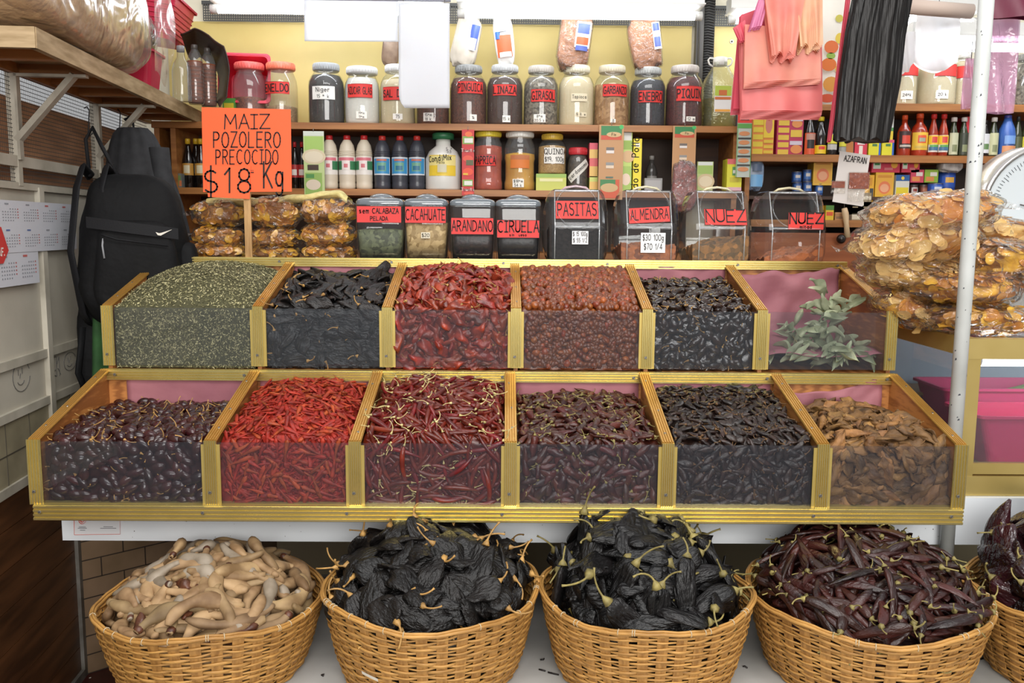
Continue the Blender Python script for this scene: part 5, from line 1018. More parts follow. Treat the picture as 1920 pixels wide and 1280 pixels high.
# white jars on the upper right board
for i, (a, b, tx, pr, v) in enumerate(((1668, 1716, '', '24=k', .145), (1718, 1788, '', '20 k', .14), (1786, 1818, '', '', .14))):
    jar('grain_jar', ['cream jar with red label next to the black bags', 'cream jar with red label under the white bag', 'cream jar almost hidden behind the pole'][i], a, b, 95, RZ1, '#d9d6d0', CREAM, .8, [red(.10, .05, v, tx, .028, .1)] + ([tagp(.05, .035, .04, pr, None, -.1, .012)] if pr else []), Y=3.86, py=190)
jar('grain_jar', 'dim jar at the edge beyond the purple bag', 1895, 1950, 100, RZ1, '#8a8a84', SUNF, .8, [red(.09, .05, .15, '', .028)], Y=3.86, py=190)
# ================================================================ canisters along the back of the counter
CZ = 1.4335; CY = 3.06
t = thing('counter_ledge', 'narrow dark ledge behind the upper bins holding the canisters', 'ledge', (0, 2.96, 1.42)); m = MB(); m.box((XL + .02, 0, .0005), (1.0, .33, .013)); m.build('board', WOOD_DARK, t)
m = MB(); m.box((XL + .02, -.004, -.03), (1.0, .0, .013)); m.build('front_lip', WOOD_DARK, t)
def cx(px): return at(px, 430, CY).x
CAN = film('canister_plastic', tint='#f7f8f8', haze=.012, hazecol='#dde2e6', gloss=1.2, rough=.04)
PEPITA = mat('content_pepita', '#6d7354', '#3e4230', scale=95, kind='voronoi', rough=.6, bump=.4, bscale=90, ramp=(.1, .9)); NUTP = mat('content_peanut', '#c6aa78', '#8f7344', scale=80, kind='voronoi', rough=.6, bump=.5, bscale=80, ramp=(.1, .9))
CRAN = mat('content_cranberry', '#17100f', '#2a1a18', scale=90, kind='voronoi', rough=.4, bump=.6, bscale=90); PLUM = mat('content_plum', '#120f10', '#211b1c', scale=60, kind='voronoi', rough=.4, bump=.6, bscale=60)
RAIS = mat('content_raisin', '#100c0c', '#1e1817', spec=.25, scale=110, kind='voronoi', rough=.6, bump=.8, bscale=100); ALM = mat('content_almond', '#a8602f', '#6d3719', scale=75, kind='voronoi', rough=.5, bump=.8, bscale=75, ramp=(.1, .9)); WAL = mat('content_walnut', '#9a6a36', '#5a4426', scale=70, kind='voronoi', rough=.6, bump=.9, bscale=70, ramp=(.1, .9)); WAL2 = mat('content_pecan', '#b0612f', '#7d3f1d', scale=60, kind='voronoi', rough=.5, bump=.8, bscale=60, ramp=(.1, .9))
def canister(label, px0, px1, ptop, cm, fill, lab, price=None):
    x = cx((px0 + px1) / 2); W = (px1 - px0) * 3.1 / F; H = at(700, ptop, CY).z - CZ; D_ = W * .95; yb = CY
    t = thing('square_canister', label, 'canister', (x, yb, CZ))
    def rr(w_, d_, z, r=.02, n=4):
        P = []
        for sx_, sy_, a0 in ((1, 1, 0), (-1, 1, 90), (-1, -1, 180), (1, -1, 270)):
            for i in range(n + 1): q = radians(a0 + 90 * i / n); P.append((sx_ * (w_ / 2 - r) + r * cos(q), sy_ * (d_ / 2 - r) + r * sin(q), z))
        return P
    S = [(.90, 0), (.93, .006), (.96, .08 * H), (1.0, .5 * H), (1.0, .78 * H), (.97, .83 * H), (.92, .86 * H)]
    m = MB(); m.loft([rr(W * k, D_ * k, z) for k, z in S], 0, True, True, True, False); m.build('plastic_body', CAN, t)
    m = MB(); S2 = [(.89, .004), (.92, .02)] + [(.93 + .06 * q, .08 * H + (fill - .08) * H * q) for q in (0, .5, 1)]; m.loft([rr(W * k - .008, D_ * k - .008, z) for k, z in S2] + [rr(W * .5, D_ * .5, fill * H + .006)], 0, True); m.build('contents', cm, t)
    m = MB(); m.loft([rr(W * k, D_ * k, z) for k, z in ((.99, .82 * H), (1.0, .835 * H), (.99, .875 * H), (.93, .905 * H), (.7, .93 * H))], 0, True)
    m.lathe([(W * .27, .92 * H), (W * .26, .945 * H), (W * .2, .975 * H), (W * .1, .995 * H), (.001, H)], 24, 0); m.build('lid', film('canister_lid', tint='#d9dde0', haze=.45, hazecol='#8f989f', gloss=2.2, rough=.08), t)
    v, lh, lines = lab
    sticker(t, lambda off: flat_map((0, -D_ / 2 * 1.0 - .0012, v * H), (1, 0, 0), (0, 0, 1), off), W * .93, lh, '#d63a37', lines, border=('#3a1513', .0012), nu=2)
    if price: sticker(t, lambda off: flat_map((0, -D_ / 2 - .0012, price[0] * H), (1, 0, 0), (0, 0, 1), off), price[1], price[2], '#d8cfb8' if len(price[3]) == 1 else '#e8e6e2', price[3], 'price_tag', nu=2)
    return t
canister('square canister of green pumpkin seeds with a red CALABAZA PELADA label', 674, 760, 362, PEPITA, .47, (.69, .056, [('sem CALABAZA', .016, 0, .004, dict(fit=.13, w=.16)), ('PELADA', .013, .0, -.02, dict(w=.16))]))
canister('square canister of peanuts with a red CACAHUATE label', 762, 841, 362, NUTP, .58, (.69, .056, [('CACAHUATE', .034, 0, -.016, dict(fit=.132, w=.12))]), (.40, .03, .02, [('$20', .011, 0, -.005, dict(w=.13))]))
canister('square canister of black dried cranberries with a red ARANDANO label', 846, 928, 362, CRAN, .5, (.535, .056, [('ARANDANO', .034, 0, -.016, dict(fit=.136, w=.12))]))
canister('square canister of black prunes with a red CIRUELA label', 930, 1012, 362, PLUM, .5, (.50, .06, [('CIRUELA', .036, 0, -.010, dict(fit=.136, w=.13)), ('sin hueso', .009, 0, -.024, dict(w=.18))]))
def drum(label, px0, px1, ptop, cm, fill, lab, price=None, hc='#d9cfa8', slope=0):
    x = cx((px0 + px1) / 2); W = (px1 - px0) * 3.1 / F; H = at(1200, ptop, CY).z - CZ
    t = thing('drum_canister', label, 'canister', (x, CY + .0, CZ)); d = .11
    P = [(-d * .88, 0), (-d, .08 * H), (-d, .48 * H), (-d * .94, .56 * H), (-d * .5, .97 * H), (-d * .42, H), (d * .5, H), (d * .85, .85 * H), (d, .5 * H), (d * .88, 0)]
    def ring(k, xx, dz=0): return [(xx, (y * k), max(0, (z - .45 * H) * k + .45 * H)) for y, z in P]
    hw = W / 2; T = .012
    m = MB(); m.loft([*[ring(sqrt(max(.01, 1 - ((q - .64) / .36) ** 2)), -hw * q) for q in (1, .985, .95, .89, .81, .73, .64)], *[ring(sqrt(max(.01, 1 - ((q - .64) / .36) ** 2)), hw * q) for q in (.64, .73, .81, .89, .95, .985, 1)]], 0, False, True, True, True)
    for i, f_ in enumerate(m.f): m.s[i] = False
    m.build('plastic_body', CAN, t)
    m = MB(); kk = .95; zz = fill * H
    fr = lambda u, v: Vector(((u - .5) * W * .80, (v - .5) * 2 * d * .86, zz + .010 * sin(5 * u + 2) * cos(3 * v) + slope * (u - .5) + .006 * sin(23 * u + 19 * v)))
    m.grid(fr, 24, 12); n0 = [fr(i / 24, 0) for i in range(25)]; m.loft([[Vector((p.x, p.y, p.z)) for p in n0], [Vector((p.x * .985, p.y * 1.0, .004)) for p in n0]], 0, False, False)
    for u in (0, 1): e_ = [fr(u, j / 12) for j in range(13)]; m.loft([e_, [Vector((p.x * .97, p.y, .004)) for p in e_]], 0, False, False)
    m.build('contents', cm, t)
    sl = Vector((0, d * .44, .41 * H)).normalized(); c0 = Vector((0, -d * .72, .765 * H)); nn = Vector((1, 0, 0)).cross(sl)
    m = MB(); pts = [c0 + Vector((cos(a), 0, 0)) * hw * .60 + sl * sin(a) * .075 + nn * .003 for a in np.linspace(0, 2 * pi, 33)]; m.tube(pts, .0035, 6); m.build('lid_ring', CAN, t)
    m = MB(); m.tube([(-hw * .42, -d * .1, H - .004), (-hw * .3, -d * .12, H + .007), (0, -d * .13, H + .012), (hw * .3, -d * .12, H + .007), (hw * .42, -d * .1, H - .004)], .004, 8); m.build('handle', flat(hc, .35), t)
    m = MB()
    m.tube([(-hw * .64, -d * 1.0, .5 * H), (hw * .64, -d * 1.0, .5 * H)], .003, 6)
    for s_ in (-1, 1): m.tube([(s_ * hw * .64, -d * .97, .02), (s_ * hw * .64, -d * 1.0, .5 * H), (s_ * hw * .64, -d * .93, .56 * H), (s_ * hw * .64, -d * .5, .965 * H)], .0022, 6)
    m.tube([(-hw * .64, -d * .47, .975 * H), (hw * .64, -d * .47, .975 * H)], .003, 6); m.build('edge_highlight', film('edge_highlight_film', tint='#ffffff', haze=.3, hazecol='#e8eef2', gloss=3, rough=.1), t)  # pale tubes added along the edges to imitate bright highlights
    w_, h_, u, v, lines, rot = lab; on_sl = v > .6
    if on_sl: mk = lambda off: flat_map(Vector((u, -d * .94, .56 * H)) + sl * ((v - .56) * H / sl.z), (cos(rot), 0, sin(rot)), sl, off + .002)
    else: mk = lambda off: flat_map((u, -d - .001, v * H), (cos(rot), 0, sin(rot)), (-sin(rot), 0, cos(rot)), off)
    sticker(t, mk, w_, h_, '#dc3a33', lines, border=('#3a1513', .0014), nu=2)
    if price: w2, h2, u2, v2, l2 = price; sticker(t, lambda off: flat_map((u2, -d - .001, v2 * H), (1, 0, 0), (0, 0, 1), off), w2, h2, '#e6e6e6', l2, 'price_tag', nu=2)
    return t
drum('rounded canister of black raisins with a red PASITAS label', 1016, 1139, 357, RAIS, .48, (.145, .068, 0, .72, [('PASITAS', .044, 0, -.021, dict(fit=.13, w=.12))], .0), (.054, .044, .01, .36, [('$ 15 100g', .013, 0, .006, dict(fit=.048, w=.14)), ('$ 55 1/2', .013, 0, -.015, dict(fit=.046, w=.14))]), '#c8a6ae')
drum('rounded canister low on almonds with a red ALMENDRA label', 1147, 1270, 357, ALM, .25, (.138, .058, .0, .66, [('ALMENDRA', .036, 0, -.016, dict(fit=.125, w=.12))], .06), (.082, .066, .012, .30, [('$30 100g', .019, 0, .008, dict(fit=.07, w=.12)), ('$70 1/4', .019, 0, -.022, dict(fit=.06, w=.12))]))
drum('rounded canister of broken walnuts with a wide red NUEZ label', 1277, 1403, 357, WAL, .31, (.142, .06, .012, .64, [('NUEZ', .044, 0, -.018, dict(w=.12, xs=1.5, fit=.13))], 0), None, slope=.04)
drum('rounded canister of pecan halves with a red NUEZ label, last of the canisters', 1408, 1540, 357, WAL2, .17, (.12, .058, .03, .60, [('NUEZ', .034, 0, -.008, dict(w=.14, xs=1.25, fit=.11)), ('mitad', .012, 0, -.025, dict(w=.16))], 0), None, slope=.05)
# ---- stacked bags of fried chips
CHIPS = [mat('chip_amber', '#c98a2c', '#985a1c', scale=40, rough=.3, coat=.4, var=.12), mat('chip_yellow', '#e0b038', '#bc862a', scale=40, rough=.3, coat=.4, var=.1), mat('chip_brown', '#a06a26', '#734516', scale=40, rough=.35, coat=.3, var=.1)]
CHIPL = [mat('chip_gold', '#e6b05a', '#d0903c', scale=25, rough=.4, tl=.2, var=.1), mat('chip_straw', '#edcd8a', '#dcb066', scale=25, rough=.4, tl=.2, var=.1), mat('chip_orange', '#e69c42', '#d08036', scale=25, rough=.4, tl=.2, var=.1)]
CLEAR = film('clear_bag', tint='#fcfbf9', haze=.02, hazecol='#ffffff', gloss=1.4, rough=.10, bump=1.0, bscale=24, bdist=.03)
def chip_bag(name, label, c, sx_, sy_, sz_, rot, seed, mats, n=70, size=.03, group=None, film_=None, ear=1):
    r = random.Random(seed); t = thing(name, label, 'snack bag', c, 0, group); t.rotation_euler = rot
    ph = [r.uniform(0, 6.3) for _ in range(8)]; sg = lambda q, e: (abs(q) ** e) * (1 if q >= 0 else -1)
    def shape(k, am):
        def fn(u, v):
            a, b = 2 * pi * u, pi * (v - .5); x, y, z = sg(cos(b), .6) * sg(cos(a), .6), sg(cos(b), .6) * sg(sin(a), .6), sg(sin(b), .75)
            n_ = 1 + am * (.5 * sin(3 * a + ph[0] + 3 * b) + .5 * sin(6 * b + ph[1] + 2 * sin(2 * a)) + .4 * sin(9 * a - 5 * b + ph[2])); q = 1 - .45 * abs(x) ** 5
            return Vector((x * sx_ * k * (1 + .05 * sin(7 * b + ph[3])), y * sy_ * k * n_ * q, z * sz_ * k * n_ * q))
        return fn
    m = MB(); m.grid(shape(.72, .12), 24, 14, 2)
    for i in range(n):
        u, v = r.random(), .5 + (r.random() - .5) * .9
        if sin(2 * pi * u) > .5 and r.random() < .7: u = 1 - u
        p = shape(r.uniform(.70, .86), .1)(u, v); L, W = size * r.uniform(.7, 1.3), size * r.uniform(.5, .85); cu = r.uniform(-.5, .5); cv = r.uniform(.1, .5); s1 = r.uniform(0, 6)
        nn = Vector((p.x / sx_ ** 2 * .3, p.y / sy_ ** 2, p.z / sz_ ** 2)).normalized()
        M = Matrix.Translation(p) @ orient((nn + Vector((r.uniform(-.35, .35), r.uniform(-.35, .35), r.uniform(-.35, .35)))), r.uniform(0, 6.28))
        m.grid(lambda a, b: M @ Vector(((a - .5) * 2 * L * sqrt(max(.02, 1 - (2 * b - 1) ** 2 * .8)), (b - .5) * 2 * W, cu * L * (2 * a - 1) ** 2 * .5 + cv * W * (2 * b - 1) ** 2 * .5 + .1 * L * sin(4 * a + s1))), 6, 5, r.choice((0, 0, 1, 1, 2)))
    o = m.build('chips', mats, t); o['kind'] = 'stuff'
    m = MB(); m.grid(shape(1.0, .10), 36, 22)
    for s_ in ((-1, 1) if ear == 2 else ((ear,) if ear else ())):
        q = s_ * sx_ * .94; m.grid(lambda a, b: Vector((q + s_ * a * sx_ * .22, (b - .5) * sy_ * (.5 + .5 * a) + .006 * sin(9 * b + 5 * a), sz_ * .25 * sin(5 * b + 3 * a + ph[4]) * (.3 + a * .6))), 4, 8)
    m.build('plastic_film', film_ or CLEAR, t); return t
bags = [(412, 400, 52, 26, -.02), (412, 443, 52, 20, .03), (408, 470, 56, 16, .0), (516, 398, 52, 30, .04), (514, 446, 54, 20, -.03), (512, 474, 56, 15, .02), (616, 396, 56, 26, .02), (616, 440, 54, 24, -.04), (618, 473, 53, 17, .02)]
col_n = ['column by the black backpack', 'column behind the sign stick', 'column beside the pumpkin seed canister']; row_n = ['topmost', 'middle', 'lowest']
for i, (px, py, w_, h_, rz) in enumerate(bags):
    c = at(px, py, 3.09); k = 3.14 / F
    chip_bag('fruit_chip_bag', 'clear bag of amber fried chips, %s in the %s' % (row_n[i % 3], col_n[i // 3]), c, w_ * k * .98, .075, h_ * k * .95, (0, rz, rnd(-.1, .1)), 60 + i, CHIPS, 110, .018, 'amber chip bags on the counter ledge', ear=(-1 if i < 3 else (1 if i % 2 else -1)))
# yellow cloth
def cloth(u, v):
    pts = [(385, 374), (430, 372), (470, 374), (505, 378), (540, 368), (575, 366), (600, 362), (630, 359), (650, 372)]
    k = u * (len(pts) - 1); i = min(int(k), len(pts) - 2); f_ = k - i; f_ = f_ * f_ * (3 - 2 * f_); px, py = pts[i][0] + (pts[i + 1][0] - pts[i][0]) * (k - i), pts[i][1] + (pts[i + 1][1] - pts[i][1]) * f_
    p = at(px, py + 4, 3.04); a = 2 * pi * v; return p + Vector((0, .06 + .055 * cos(a), .014 * sin(a) + .003 * sin(3 * a + 20 * u)))
m = MB(); m.grid(cloth, 60, 14); tag(m.build('yellow_cloth', mat('cloth_yellow', '#d8cb8c', '#c4b473', scale=60, rough=.85, bump=.6, bscale=220)), 'pale yellow cloth folded along the top of the amber chip bags', 'cloth')
# ---- price sign
SY = 2.93
t = thing('price_sign', 'bright orange sign reading MAIZ POZOLERO PRECOCIDO on a wooden stick', 'sign', at(466, 487, SY))
T0 = Vector(t.location)
def W2(px, py, y=0): return at(px, py, SY + y) - T0
ORA = flat('#fb5f2c', .55)
m = MB(); a, b, c, d = W2(378, 201), W2(545, 205), W2(547, 359), W2(381, 360)
m.hexa([d, c, c + Vector((0, .002, 0)), d + Vector((0, .002, 0)), a, b, b + Vector((0, .002, 0)), a + Vector((0, .002, 0))]); m.build('upper_sheet', ORA, t)
m = MB(); a, b, c, d = W2(384, 311, -.003), W2(470, 311, -.003), W2(468, 373, -.003), W2(390, 369, -.003)
m.hexa([d, c, c + Vector((0, .002, 0)), d + Vector((0, .002, 0)), a, b, b + Vector((0, .002, 0)), a + Vector((0, .002, 0))]); low = m.build('price_sheet', flat('#fa6331', .55), t)
kp = (SY + .02) / F
def sl_(px, py, y): return flat_map(W2(px, py, y), W2(px + 10, py, y) - W2(px, py, y), W2(px, py - 10, y) - W2(px, py, y), 0)
for txt, px, py, wd, h_ in (('MAIZ', 463, 241, 84, 25), ('POZOLERO', 463, 276, 121, 27), ('PRECOCIDO', 463, 307, 113, 25), ('Kg', 513, 352, 36, 46), ('=', 474, 330, 14, 12)):
    qs, tot = strokes(txt, 1.0, w=.085 if len(txt) > 1 else .2, gap=.18, seed=2, jit=.02)
    letters([(txt, h_ * kp, 0, 0, dict(w=.088 if len(txt) > 2 else .075, gap=.18, fit=wd * kp, xs=wd / h_ / tot if txt != '=' else 1, jit=.02))], sl_(px, py, -.0016), INK, t)
letters([('$18', 43 * kp, 0, 0, dict(w=.075, gap=.3, jit=.02))], sl_(427, 361, -.0046), INK, low)
m = MB(); p, q = W2(466, 487, -.0), W2(466, 372, -.0)
for i in range(4): m.box((p.x - .011 + .0056 * i, .003, 0), (p.x - .011 + .0056 * i + .0053, .012, q.z + .12))
m.build('stick', mat('stick_wood', '#c39b68', '#9a7444', rough=.6, scale=20, stretch=(3, 3, .4)), t)
# ================================================================ side wall: shelf, bag, backpack, calendar
def wlp(px, py, off=0):      # point of the side wall seen at this pixel
    d = R3 @ Vector(((px - 960) / F, (640 - py) / F, -1)); n = Vector((.9964, .0847, 0)); p0 = wl(3, 0, off); return EYE + d * ((p0 - EYE).dot(n) / d.dot(n))
t = thing('wall_shelf', 'long wooden shelf on angled iron brackets, high on the side wall', 'shelf', wl(2.26, 1.985)); o_ = -Vector(t.location)
SW = .225
m = MB(); wbox(m, 2.24, 3.87, 2.015, 2.03, .005, SW); m.build('board', WOOD_PALE, t, o_)
m = MB(); wbox(m, 2.24, 3.87, 1.985, 2.036, SW - .004, SW + .014); m.build('edge_board', WOOD_PALE, t, o_)
m = MB(); wbox(m, 2.235, 2.252, 1.985, 2.036, .0, SW + .012); m.build('edge_board', WOOD_PALE, t, o_)
for i in range(7):
    D = 2.42 + i * .22; m = MB(); wbox(m, D, D + .03, 1.99, 2.0149, .005, SW - .005); m.build('slat', WOOD_SHELF, t, o_)
m = MB(); wbox(m, 2.26, 3.87, 1.985, 2.0149, .002, .02); m.build('slat', WOOD_SHELF, t, o_)
IRON = mat('iron_paint', '#b7b0a0', '#8f897c', rough=.5, scale=12)
for D in (2.625, 3.26):
    m = MB(); wbox(m, D - .012, D + .012, 1.976, 1.9845, .0, SW - .01); wbox(m, D - .012, D + .012, 1.74, 1.985, .0145, .022)
    a, b = wl(D, 1.79, .018), wl(D, 1.978, .185); dv = Vector((0, .013, 0)); up = Vector((-.012, 0, .012))
    m.hexa([a - dv, a + dv, a + dv + up, a - dv + up, b - dv, b + dv, b + dv + up, b - dv + up]); m.build('bracket', IRON, t, o_)
# big bag of pale puffs
PUFF = mat('puff', '#d2b184', '#b08a5a', scale=22, kind='voronoi', rough=.7, bump=.8, bscale=30, ramp=(.1, .9), bdist=.02)
BIGF = film('big_film', tint='#f3eee6', haze=.12, hazecol='#f0ebe2', gloss=1.6, rough=.22, bump=.5, bscale=6, bdist=.05)
c = wl(2.72, 2.205, .12)
def bigbag(k, am, seed):
    sg = lambda q, e: (abs(q) ** e) * (1 if q >= 0 else -1)
    def fn(u, v):
        a, b = 2 * pi * u, pi * (v - .5); x, y, z = sg(cos(b), .5) * sg(cos(a), .55), sg(cos(b), .5) * sg(sin(a), .55), sg(sin(b), .5)
        f_ = am * (sin(7 * b + 3 * x + 6 * y + seed) * .6 + .5 * sin(3 * a + 5 * b)); return Vector((x * .155 * (k + f_), y * .50 * (k + f_ * .3), max(z, -.96) * .185 * (k + f_ * .5)))
    return fn
t = thing('snack_sack', 'huge clear sack of pale puffed snacks on the high wall shelf', 'sack', wl(2.66, 2.222, .135), radians(4.9))
m = MB(); m.grid(bigbag(.92, .02, 1), 48, 30); o = m.build('contents', PUFF, t); o['kind'] = 'stuff'
m = MB(); m.grid(bigbag(1.0, .035, 2), 64, 44)
m.grid(lambda a, b: Vector((.145 + .035 * a * sin(3 * b) , .40 + .12 * a + .04 * b, -.15 + .36 * b - .03 * a + .01 * sin(14 * b + 6 * a))), 8, 20); m.build('plastic_film', BIGF, t)
# goods at the far end of the wall shelf
bz = 2.0305
tub('plastic_tub', 'crimson plastic tub on the high shelf beside the sack', wl(3.32, bz, .12), .19, .16, .15, (0, 0, radians(5)), '#c8274a', .2)
t = pillow('noodle_bag', 'clear bag of grey brown sticks lying on the crimson tub', 'bag', wl(3.36, bz + .225, .10), .09, .085, .085, (0, 0, 0), CLEAR, mat('stick_mix', '#8a7f70', '#4f463c', scale=60, stretch=(1, 6, 1), rough=.6, bump=.6, bscale=60), seed=21, amp=.1)
tub('plastic_tub', 'tall pink ribbed plastic tub, highest on the wall shelf', wl(3.60, bz + .245, .12), .22, .30, .16, (0, radians(8), radians(5)), '#dd3b5c', .3, .8, 7)
t, R, H = bottle('grain_bottle', 'grey plastic bottle at the shelf end before the ribbed bottles', 340, 34, 86, bz, PLAST, '#8a8a8c', None, 'squat', Y=3.5, py=130)
for i, (px, Y) in enumerate(((366, 3.58), (390, 3.66))):
    t, R, H = bottle('grain_bottle', ['ribbed clear bottle of red brown powder beside the grey bottle', 'ribbed clear bottle of red brown powder against the dark paper'][i], px, 29, 84 + 6 * i, bz, PLAST, '#4a4440', None, 'soda', Y=Y, py=130, rings=0, group='ribbed bottles of brown powder')
    m = MB(); m.lathe([(R * .9, .005), (R * .95, .02), (R * .95, H * .72), (.001, H * .73)], 20); m.build('contents', mat('brown_powder', '#8a4a2c', '#6d3820', scale=30, rough=.7), t)
    for k in range(9): m = MB(); m.tube([(R * 1.0 * cos(a), R * 1.0 * sin(a), H * (.1 + .065 * k)) for a in np.linspace(0, 2 * pi, 21)], .0022, 5); m.build('rib', PLAST, t)
def darkpaper(u, v):
    pts = [(338, 62), (362, 55), (395, 68), (420, 88), (430, 130), (428, 180), (412, 200)]
    k = u * 6; i = min(int(k), 5); px, py = pts[i][0] + (pts[i + 1][0] - pts[i][0]) * (k - i), pts[i][1] + (pts[i + 1][1] - pts[i][1]) * (k - i)
    kv = .42 * v; px, py = px + (385 - px) * kv, py + (185 - py) * kv
    return at(px + 2 * sin(13 * u), py + 2 * sin(17 * u + 1), 3.58 + .24 * v) + Vector((.0, 0, .006 * sin(7 * v + 5 * u)))
m = MB(); m.grid(darkpaper, 40, 12); o = m.build('brown_paper', mat('dark_paper', '#3a241c', '#281812', scale=20, rough=.5, bump=.4)); md = o.modifiers.new('thickness', 'SOLIDIFY'); md.thickness = .004; tag(o, 'dark brown stiff paper sheet arched over the ribbed bottles', 'paper')
carton('tea_box', 'small green box on the shelf corner beside the pink lidded jar', 'box', 418, 440, 184, 205, 3.80, .06, '#4f8a3a', [(.1, .5, .9, .8, '#c9b52e'), (.3, .1, .7, .4, '#7ab05a')], zb=SHELF_Z)
# calendars
def wsheet(px0, py0, px1, py1, off):  # rectangle on the wall by its picture corners
    A, B = wlp(px0, py1, off), wlp(px1, py1, off); z1 = wlp(px0, py0, off).z; r = (B - A); r.z = 0
    return A, r.length, z1 - A.z, r.normalized()
def calendar(label, px0, py0, px1, py1, off, cols, rows_, red_=False):
    A, w_, h_, r = wsheet(px0, py0, px1, py1, off); t = thing('wall_calendar', label, 'calendar', A); u = Vector((0, 0, 1)); f_ = lambda o2: flat_map((0, 0, 0), r, u, o2)
    m = MB(); n = r.cross(u); m.hexa([n * 0, r * w_, r * w_ - n * .001, -n * .001, u * h_, r * w_ + u * h_, r * w_ + u * h_ - n * .001, u * h_ - n * .001]); m.build('sheet', flat('#c3c5cb', .6), t)
    m = MB(); rr_ = random.Random(3); g = f_(.0008)
    cw, ch = w_ / cols, h_ / rows_
    for i in range(cols):
        for j in range(rows_):
            x, y = i * cw + .1 * cw, j * ch + .15 * ch; patch(m, g, x + .02 * w_, y + ch * .68, x + cw * .3, y + ch * .74, rr_.choice((1, 2, 0)), 1)
            for a in range(7):
                for b in range(5):
                    if (b == 0 and a < 3) or (b == 4 and a > 4): continue
                    xx, yy = x + a * cw * .115, y + (.5 - b * .11) * ch; patch(m, g, xx, yy, xx + cw * .05, yy + ch * .045, 1 if a == 6 else 0, 1)
    m.build('date_print', [flat('#8f9298'), flat('#b8605c'), flat('#5a6fa0')], t)
    return t, r, u
t, r, u = calendar('white wall calendar of small month grids beside the black backpack', -90, 368, 145, 480, .019, 6, 2)
t2, r2, u2 = calendar('lower calendar page of small dates below the wall calendar', -90, 478, 76, 552, .0175, 4, 1)
A, w_, h_, r = wsheet(-70, 425, 18, 500, .021); t = thing('wall_sticker', 'red hexagonal sticker lettered D.F. on the calendar', 'sticker', A); u = Vector((0, 0, 1)); g = flat_map((0, 0, 0), r, u, .0005)
m = MB(); m.add([g(0, 0), g(w_ * .86, 0), g(w_, h_ * .35), g(w_ * .86, h_), g(0, h_)], [(0, 1, 2, 3, 4)]); m.build('red_panel', flat('#c03a36'), t); letters([('D.F.', h_ * .2, w_ * .82, h_ * .22, dict(w=.2, gap=.15))], flat_map((0, 0, 0), r, u, .0012), WTX, t)
# scribbled faces on the wall
def doodle(label, px, py, sx_, sy_, pls):
    A = wlp(px, py, .0005); r = wl(4, 0) - wl(2, 0); r.normalize(); t = MB(); g = flat_map(A, r, (0, 0, 1), .0006)
    for pl in pls:
        for a, b in zip(pl[:-1], pl[1:]): t.tube([g(a[0] * sx_, a[1] * sy_), g(b[0] * sx_, b[1] * sy_)], .0011, 4, smooth=False)
    tag(t.build('wall_doodle', flat('#5f5d5a')), label, 'drawing')
face = [arc(0, 0, 1, 1, 20, 350, 20), [(-.35, .5), (-.35, .1)], [(.1, .55), (.1, .15)], arc(-.1, -.2, .4, .35, 200, 340, 6), [(-.1, .2), (-.2, -.1)]]
doodle('pencilled smiling face drawn on the white wall panel, nearer the calendar', 40, 705, .055, .045, face)
doodle('pencilled round face on the wall beside the scribbled letters', 131, 677, .05, .03, face)
doodle('pencilled letter scribble between the two drawn faces', 105, 687, .04, .035, [[(-.8, .8), (-.8, -.6), (0, -.9), (.1, .9), (-.6, .95)], [(.1, .2), (.6, .8), (.6, -1)], [(-.4, .5), (-.4, -.3), (-.1, -.3)], [(.3, -.2), (.8, -.9)]])
# ---- backpack, jacket, green cloth hanging on the side wall
BK = mat('black_nylon', '#0b0b0d', '#070708', scale=8, rough=.75, spec=.25, bump=.4, bscale=14, bdist=.02); BK2 = mat('black_webbing', '#131316', rough=.7, spec=.3, bump=.3, bscale=200)
def hang(name, mb, mats, label, cat): return tag(mb.build(name, mats), label, cat)
bp = at(255, 470, 2.95)
t = thing('backpack', 'black backpack with a small white swoosh hanging on the side wall', 'backpack', bp, radians(14))
def ss(w_, d_, h_, e=.5, fold=.03, ph=0):
    sg = lambda q, k: (abs(q) ** k) * (1 if q >= 0 else -1)
    def fn(u, v):
        a, b = 2 * pi * u, pi * (v - .5); x, y, z = sg(cos(b), e) * sg(cos(a), e), sg(cos(b), e) * sg(sin(a), e), sg(sin(b), e)
        n = 1 + fold * (sin(4 * a + 5 * z + ph) + .6 * sin(9 * z + 3 * a + ph)); tz = 1 - .10 * z
        return Vector((x * w_ * tz * n, y * d_ * n * (1 - .12 * z), z * h_))
    return fn
m = MB(); m.grid(ss(.165, .115, .25, .55, .035, 1), 40, 28); m.build('main_bag', BK, t)
m = MB(); f = ss(.125, .05, .15, .45, .02, 2); m.grid(lambda u, v: f(u, v) + Vector((.02, -.105, -.05)), 30, 20); m.build('front_pocket', BK, t)
m = MB(); f = ss(.04, .05, .11, .5, .03, 4); m.grid(lambda u, v: f(u, v) + Vector((.16, -.03, -.08)), 20, 14); m.build('side_pocket', BK, t)
m = MB(); m.grid(lambda a, b: Vector((-.12 + .27 * a, -.158 + .02 * (2 * a - 1) ** 2 - .004, .075 + .035 * b - .035 * a)), 10, 3); m.build('webbing_band', BK2, t)
m = MB(); sw = [(0, .35), (.12, .05), (.3, 0), (1, .62), (.34, .28), (.2, .24), (.1, .3)]
m.add([Vector((.085 + .05 * x, -.166, .052 + .032 * y)) for x, y in sw], [(0, 1, 2, 6), (2, 5, 6), (2, 3, 4), (2, 4, 5)]); m.build('swoosh_mark', flat('#d6cfc2'), t)
m = MB(); m.tube([(-.07, -.13, .085), (-.075, -.150, .02), (-.07, -.155, -.02)], .003, 6); m.build('zip_pull', flat('#8d8f92'), t)
m = MB(); m.tube([(-.075, -.162, .055), (-.06, -.166, .05), (-.03, -.166, .04), (.12, -.16, .02)], .0025, 5); m.build('zipper', BK2, t)
